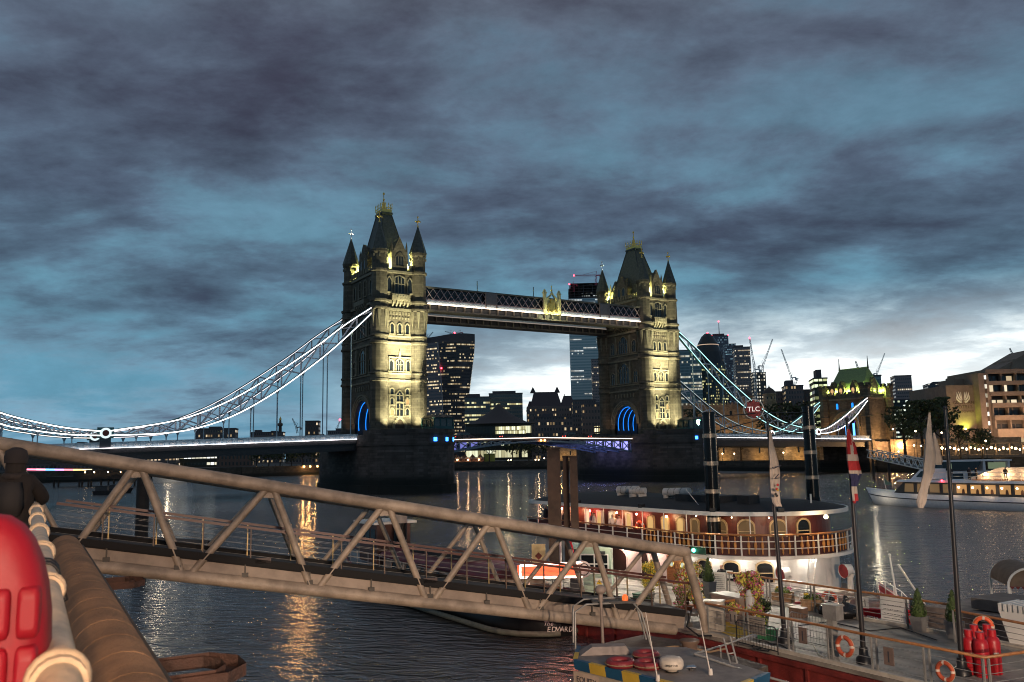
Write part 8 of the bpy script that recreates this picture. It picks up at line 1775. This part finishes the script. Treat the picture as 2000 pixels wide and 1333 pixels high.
def ladder():
    zz = -6.2; t = thing('steel_ladder', 'pale steel ladder leaning at the barge, lower right of the gangway foot', 'ladder', at(1430, 1333, 23.5)); o = t.location.copy(); A, B = at(1413, 1246, 24)-o, at(1440, 1345, 23.3)-o; A2, B2 = at(1426, 1243, 24)-o, at(1453, 1345, 23.3)-o
    for a, b in ((A, B), (A2, B2)): q = MB(); q.tube([a, b], .028, 6); q.build('rail', STEELG, t)
    for i in range(5): f = .12+.2*i; q = MB(); q.tube([A.lerp(B, f), A2.lerp(B2, f)], .02, 5); q.build('rung', STEELG, t)
    t = thing('barge_rail', 'slanting pipe rail of the barge across the lower right corner', 'railing', at(1356, 1277, 24)); o = t.location.copy(); q = MB(); q.tube([(0, 0, 0), at(1455, 1310, 23)-o, at(1580, 1345, 22)-o], .032, 6); q.tube([at(1356, 1277, 24)-o, at(1420, 1258, 25.5)-o, at(1470, 1240, 27)-o], .028, 6); q.build('pipe', STEELG, t)
    for p in ((1356, 1277), (1407, 1262)): q = MB(); c = at(*p, 24.5)-o; q.tube([c, c+Vector((0, 0, -.9))], .025, 5); q.build('post', STEELG, t)
ladder()

# ------------------------------------------------------------------ embankment edge under the camera
HX, HY = -.4906, .8714                      # direction of the quay edge, receding
NXQ, NYQ = .8714, .4906
def qp(s, off, z): p = Vector((-1.08, 2.1, 0)); return Vector((p.x+HX*s+NXQ*off, p.y+HY*s+NYQ*off, z))
pa, pb, pc_, pd = qp(-14, .14, 0), qp(40, .14, 0), qp(40, -9, 0), qp(-14, -9, 0)
q = MB(); q.prism([(p.x, p.y) for p in (pa, pb, pc_, pd)], WATER-1, PROM); tag(q.build('promenade', [mat('promenade_paving', (.20, .17, .14), .85, var=.2, scale=2, bump=.2)]), kind='structure')
def quay():
    t = thing('quay_wall', 'brown stone quay wall with rounded jointed coping in the near corner', 'wall', qp(0, 0, 0), math.atan2(HY, HX)); CO = mat('coping_sandstone', (.23, .125, .062), .9, var=.35, scale=2.2, bump=.5, bscale=40)
    # local x recedes, y to the left, so the river is -y
    q = MB(); q.box(-14, 9.6, -.53, -.145, WATER-1, -1.0); q.build('wall', QST, t)
    s = -3.0
    while s < 9.4:
        L = .46; q = MB(); r = .175; pr = [(-.325+r*1.0*math.cos(PI*i/12), -1.02+.16*math.sin(PI*i/12)*1.0) for i in range(13)]
        q.loft([[(s+.007, y, z) for y, z in pr], [(s+L-.007, y, z) for y, z in pr]], 0, True, True, True); q.build('coping', CO, t); s += L
    q = MB(); q.box(-3, 9.35, -.5, -.2, -1.1, -1.012); q.build('mortar_bed', mat('joint_dark', (.06, .04, .03), .9), t)
    return t
QW = quay()
def rail():
    t = thing('quay_railing', 'cream painted pipe rail with round collars along the quay edge, near left', 'railing', qp(0, 0, 0), math.atan2(HY, HX)); P = mat('rail_cream', (.62, .47, .31), .45, var=.2, scale=7, bump=.2, bscale=25); h = -.55
    q = MB(); q.tube([(-3, 0, h), (14.4, 0, h)], .055, 18); q.build('top_rail', P, t); q = MB(); q.tube([(-3, 0, h-.5), (14.4, 0, h-.5)], .04, 12); q.build('lower_rail', P, t)
    for k in range(9):
        s = .2+1.8*k; q = MB(); q.torus((s, 0, h), .058, .022, (1, 0, 0), 20, 8); q.tube([(s-.06, 0, h), (s+.06, 0, h)], .068, 16); q.build('collar', P, t)
        if k % 1 == 0: q = MB(); q.lathe([(.05, PROM+.0), (.055, PROM+.1), (.036, PROM+.18), (.034, h-.08), (.05, h-.03)], (s, 0, 0), 12); q.build('post', P, t)
    for s in (2.55, 2.72): q = MB(); q.torus((s, 0, h), .062, .012, (1, .1, 0), 16, 6); q.tube([(s, -.06, h), (s, -.1, h-.12), (s+.02, .02, h-.2)], .012, 6); q.build('cable_tie', IRON, t)
rail()
def redcase():
    Y = 2.35; c = at(-46, 1275, Y); t = thing('lifebuoy_case', 'bright red moulded lifebuoy case on the railing at the left edge', 'lifebuoy case', c, -.0+.42); RC = mat('case_red', (.26, .002, .012), .55, var=.08, scale=3, bump=.05, bscale=60)
    # rounded shell, face towards the camera right
    q = MB(); n = 28; H, W_ = .36, .17; rings = []
    def ol(k): return [(W_*k*abs(math.cos(a))**.8*(1 if math.cos(a) > 0 else -1), H*k*abs(math.sin(a))**.95*(1 if math.sin(a) > 0 else -1)) for a in [2*PI*i/n for i in range(n)]]
    for k, y in ((1, .1), (1.0, 0.0), (.97, -.035), (.88, -.06), (.7, -.075), (.4, -.08)): rings.append([(x, y, z) for x, z in ol(k)])
    q.loft(rings, 0, True); q.build('shell', RC, t)
    for x0, x1 in ((-.12, -.03), (.02, .082), (.096, .15)):
        for z0, z1 in ((.04, .17), (-.15, .02), (-.32, -.17)):
            q = MB(); n_ = 16; w, h = (x1-x0)/2, (z1-z0)/2; cx, cz = (x0+x1)/2, (z0+z1)/2
            q.loft([[(cx+w*k*abs(math.cos(a))**.35*(1 if math.cos(a) > 0 else -1), y, cz+h*k*abs(math.sin(a))**.35*(1 if math.sin(a) > 0 else -1)) for a in [2*PI*(i+.5)/n_ for i in range(n_)]] for k, y in ((1.04, -.05), (1.0, -.092), (.93, -.104), (.6, -.108))], 0, True); q.build('moulded_pad', RC, t)
    q = MB(); q.tube([(-.16, -.12, -.22), (-.06, -.13, -.3), (.05, -.12, -.42)], .012, 8); q.build('cord', mat('orange_cord', (.75, .2, .12), .7), t)
    q = MB(); q.tube([(0, .12, .1), (0, .12, PROM-c.z)], .035, 10); q.build('post', IRON, t)
redcase()
PN = person(qp(10.4, -.26, PROM), math.atan2(HY, HX)-PI/2+PI-.35, 'person in dark padded jacket and cap leaning on the quay rail, seen from behind', (.007, .005, .005), (.008, .008, .011), 1.80, 'lean', (.012, .009, .008), None, True, -.02)
q = MB(); q.lathe([(.135, 1.66), (.14, 1.74), (.12, 1.82), (.05, 1.86), (.01, 1.865)], (0, -.03, 0), 14, 0, True); q.ext([(-.11, 0), (.11, 0), (.08, -.12), (-.08, -.12)], (0, -.13, 1.69), (1, 0, 0), (0, 1, -.2), (0, 0, 1), .015); q.build('cap', mat('cap_dark', (.012, .010, .012), .9), PN)
q = MB(); q.loft([[(x*sx_, .12+y, z) for x, y in ((-.17, 0), (.17, 0), (.15, .14*sy_), (-.15, .14*sy_))] for z, sx_, sy_ in ((1.0, .9, .8), (1.1, 1.1, 1.2), (1.3, 1.1, 1.2), (1.42, .85, .7))], 0, True); q.build('rucksack', mat('rucksack_dark', (.010, .009, .010), .8), PN)
q = MB(); q.torus((0, -.02, 1.5), .115, .045, (0, .1, 1), 16, 8); q.build('collar', mat('collar_dark', (.016, .012, .012), .9), PN)
def bracket(px, py, Y, label):
    c = at(px, py, Y); t = thing('mooring_bracket', label, 'mooring bracket', c, math.atan2(HY, HX)-PI/2, 'rusty mooring brackets on the quay wall'); q = MB(); ou = [(-.3, -.3), (.22, -.3), (.36, -.12), (.36, .12), (.22, .3), (-.3, .3)]; inn = [(-.26, -.2), (.17, -.2), (.25, -.08), (.25, .08), (.17, .2), (-.26, .2)]; q.frame(ou, inn, (0, 0, 0), (1, 0, 0), (0, 1, 0), (0, 0, -1), .07); q.build('ring_plate', RUST, t)
    q = MB(); q.box(-.42, -.28, -.2, .2, -.2, .06); q.build('wall_plate', RUST, t)
bracket(350, 1302, 5.2, 'large rusty mooring bracket sticking out of the quay wall at the bottom'); bracket(216, 1134, 10.2, 'small rusty mooring bracket farther along the quay wall')
# rocky corner behind the gangway's left part
c = at(195, 1052, 34); t = MB(); rnd = random.Random(4); rings = []
for i in range(6):
    f = i/5; rings.append([(-4.2+8.2*f, (-1.5+3*(k/7))*(1-.3*f), (.9-.9*f)*(1-abs(k/7-.5)*1.3)+.25*rnd.random()-.4) for k in range(8)])
t.loft(rings, 0, True, False, False); o = t.build('pontoon_tarpaulin', mat('tarp_grey_brown', (.09, .065, .05), .85, var=.4, bump=.6), None, c); tag(o, 'crumpled dark tarpaulin behind the left part of the gangway', 'tarpaulin')

# ------------------------------------------------------------------ lamps of the promenade behind the camera
def promlamp(p, label, e, col=(1, .70, .42), ad=(HX, HY)):
    t = thing('promenade_lamp', label, 'street lamp', p, 0, 'promenade lamps'); H = 6.2; q = MB(); q.lathe([(.16, 0), (.14, .9), (.07, 1.0), (.05, H)], (0, 0, 0), 10); q.build('post', IRON, t); q = MB(); q.lathe([(.1, H), (.24, H+.1), (.28, H+.5), (.1, H+.6), (.01, H+.75)], (0, 0, 0), 12); q.build('lantern', emit('promenade_lantern', col, 12), t); lamp('lantern_light', 'SPOT', (0, 0, H-.05), col, e, t, .25, (ad[0]*6, ad[1]*6, H-7.2), 100, .03)
promlamp(qp(-20, -.2, PROM), 'promenade lamp well behind the camera', 20000, (1, .66, .45)); promlamp(qp(-34, -.2, PROM), 'promenade lamp farther behind the camera', 56000, (1, .72, .52)); promlamp(qp(-3.6, -2.3, PROM), 'promenade lamp just behind the camera', 1000, (1, .62, .34))
promlamp(qp(-34, -4, PROM), 'promenade lamp aimed at the pontoon, farther behind the camera', 62000, (1, .78, .58), (.17, .985))
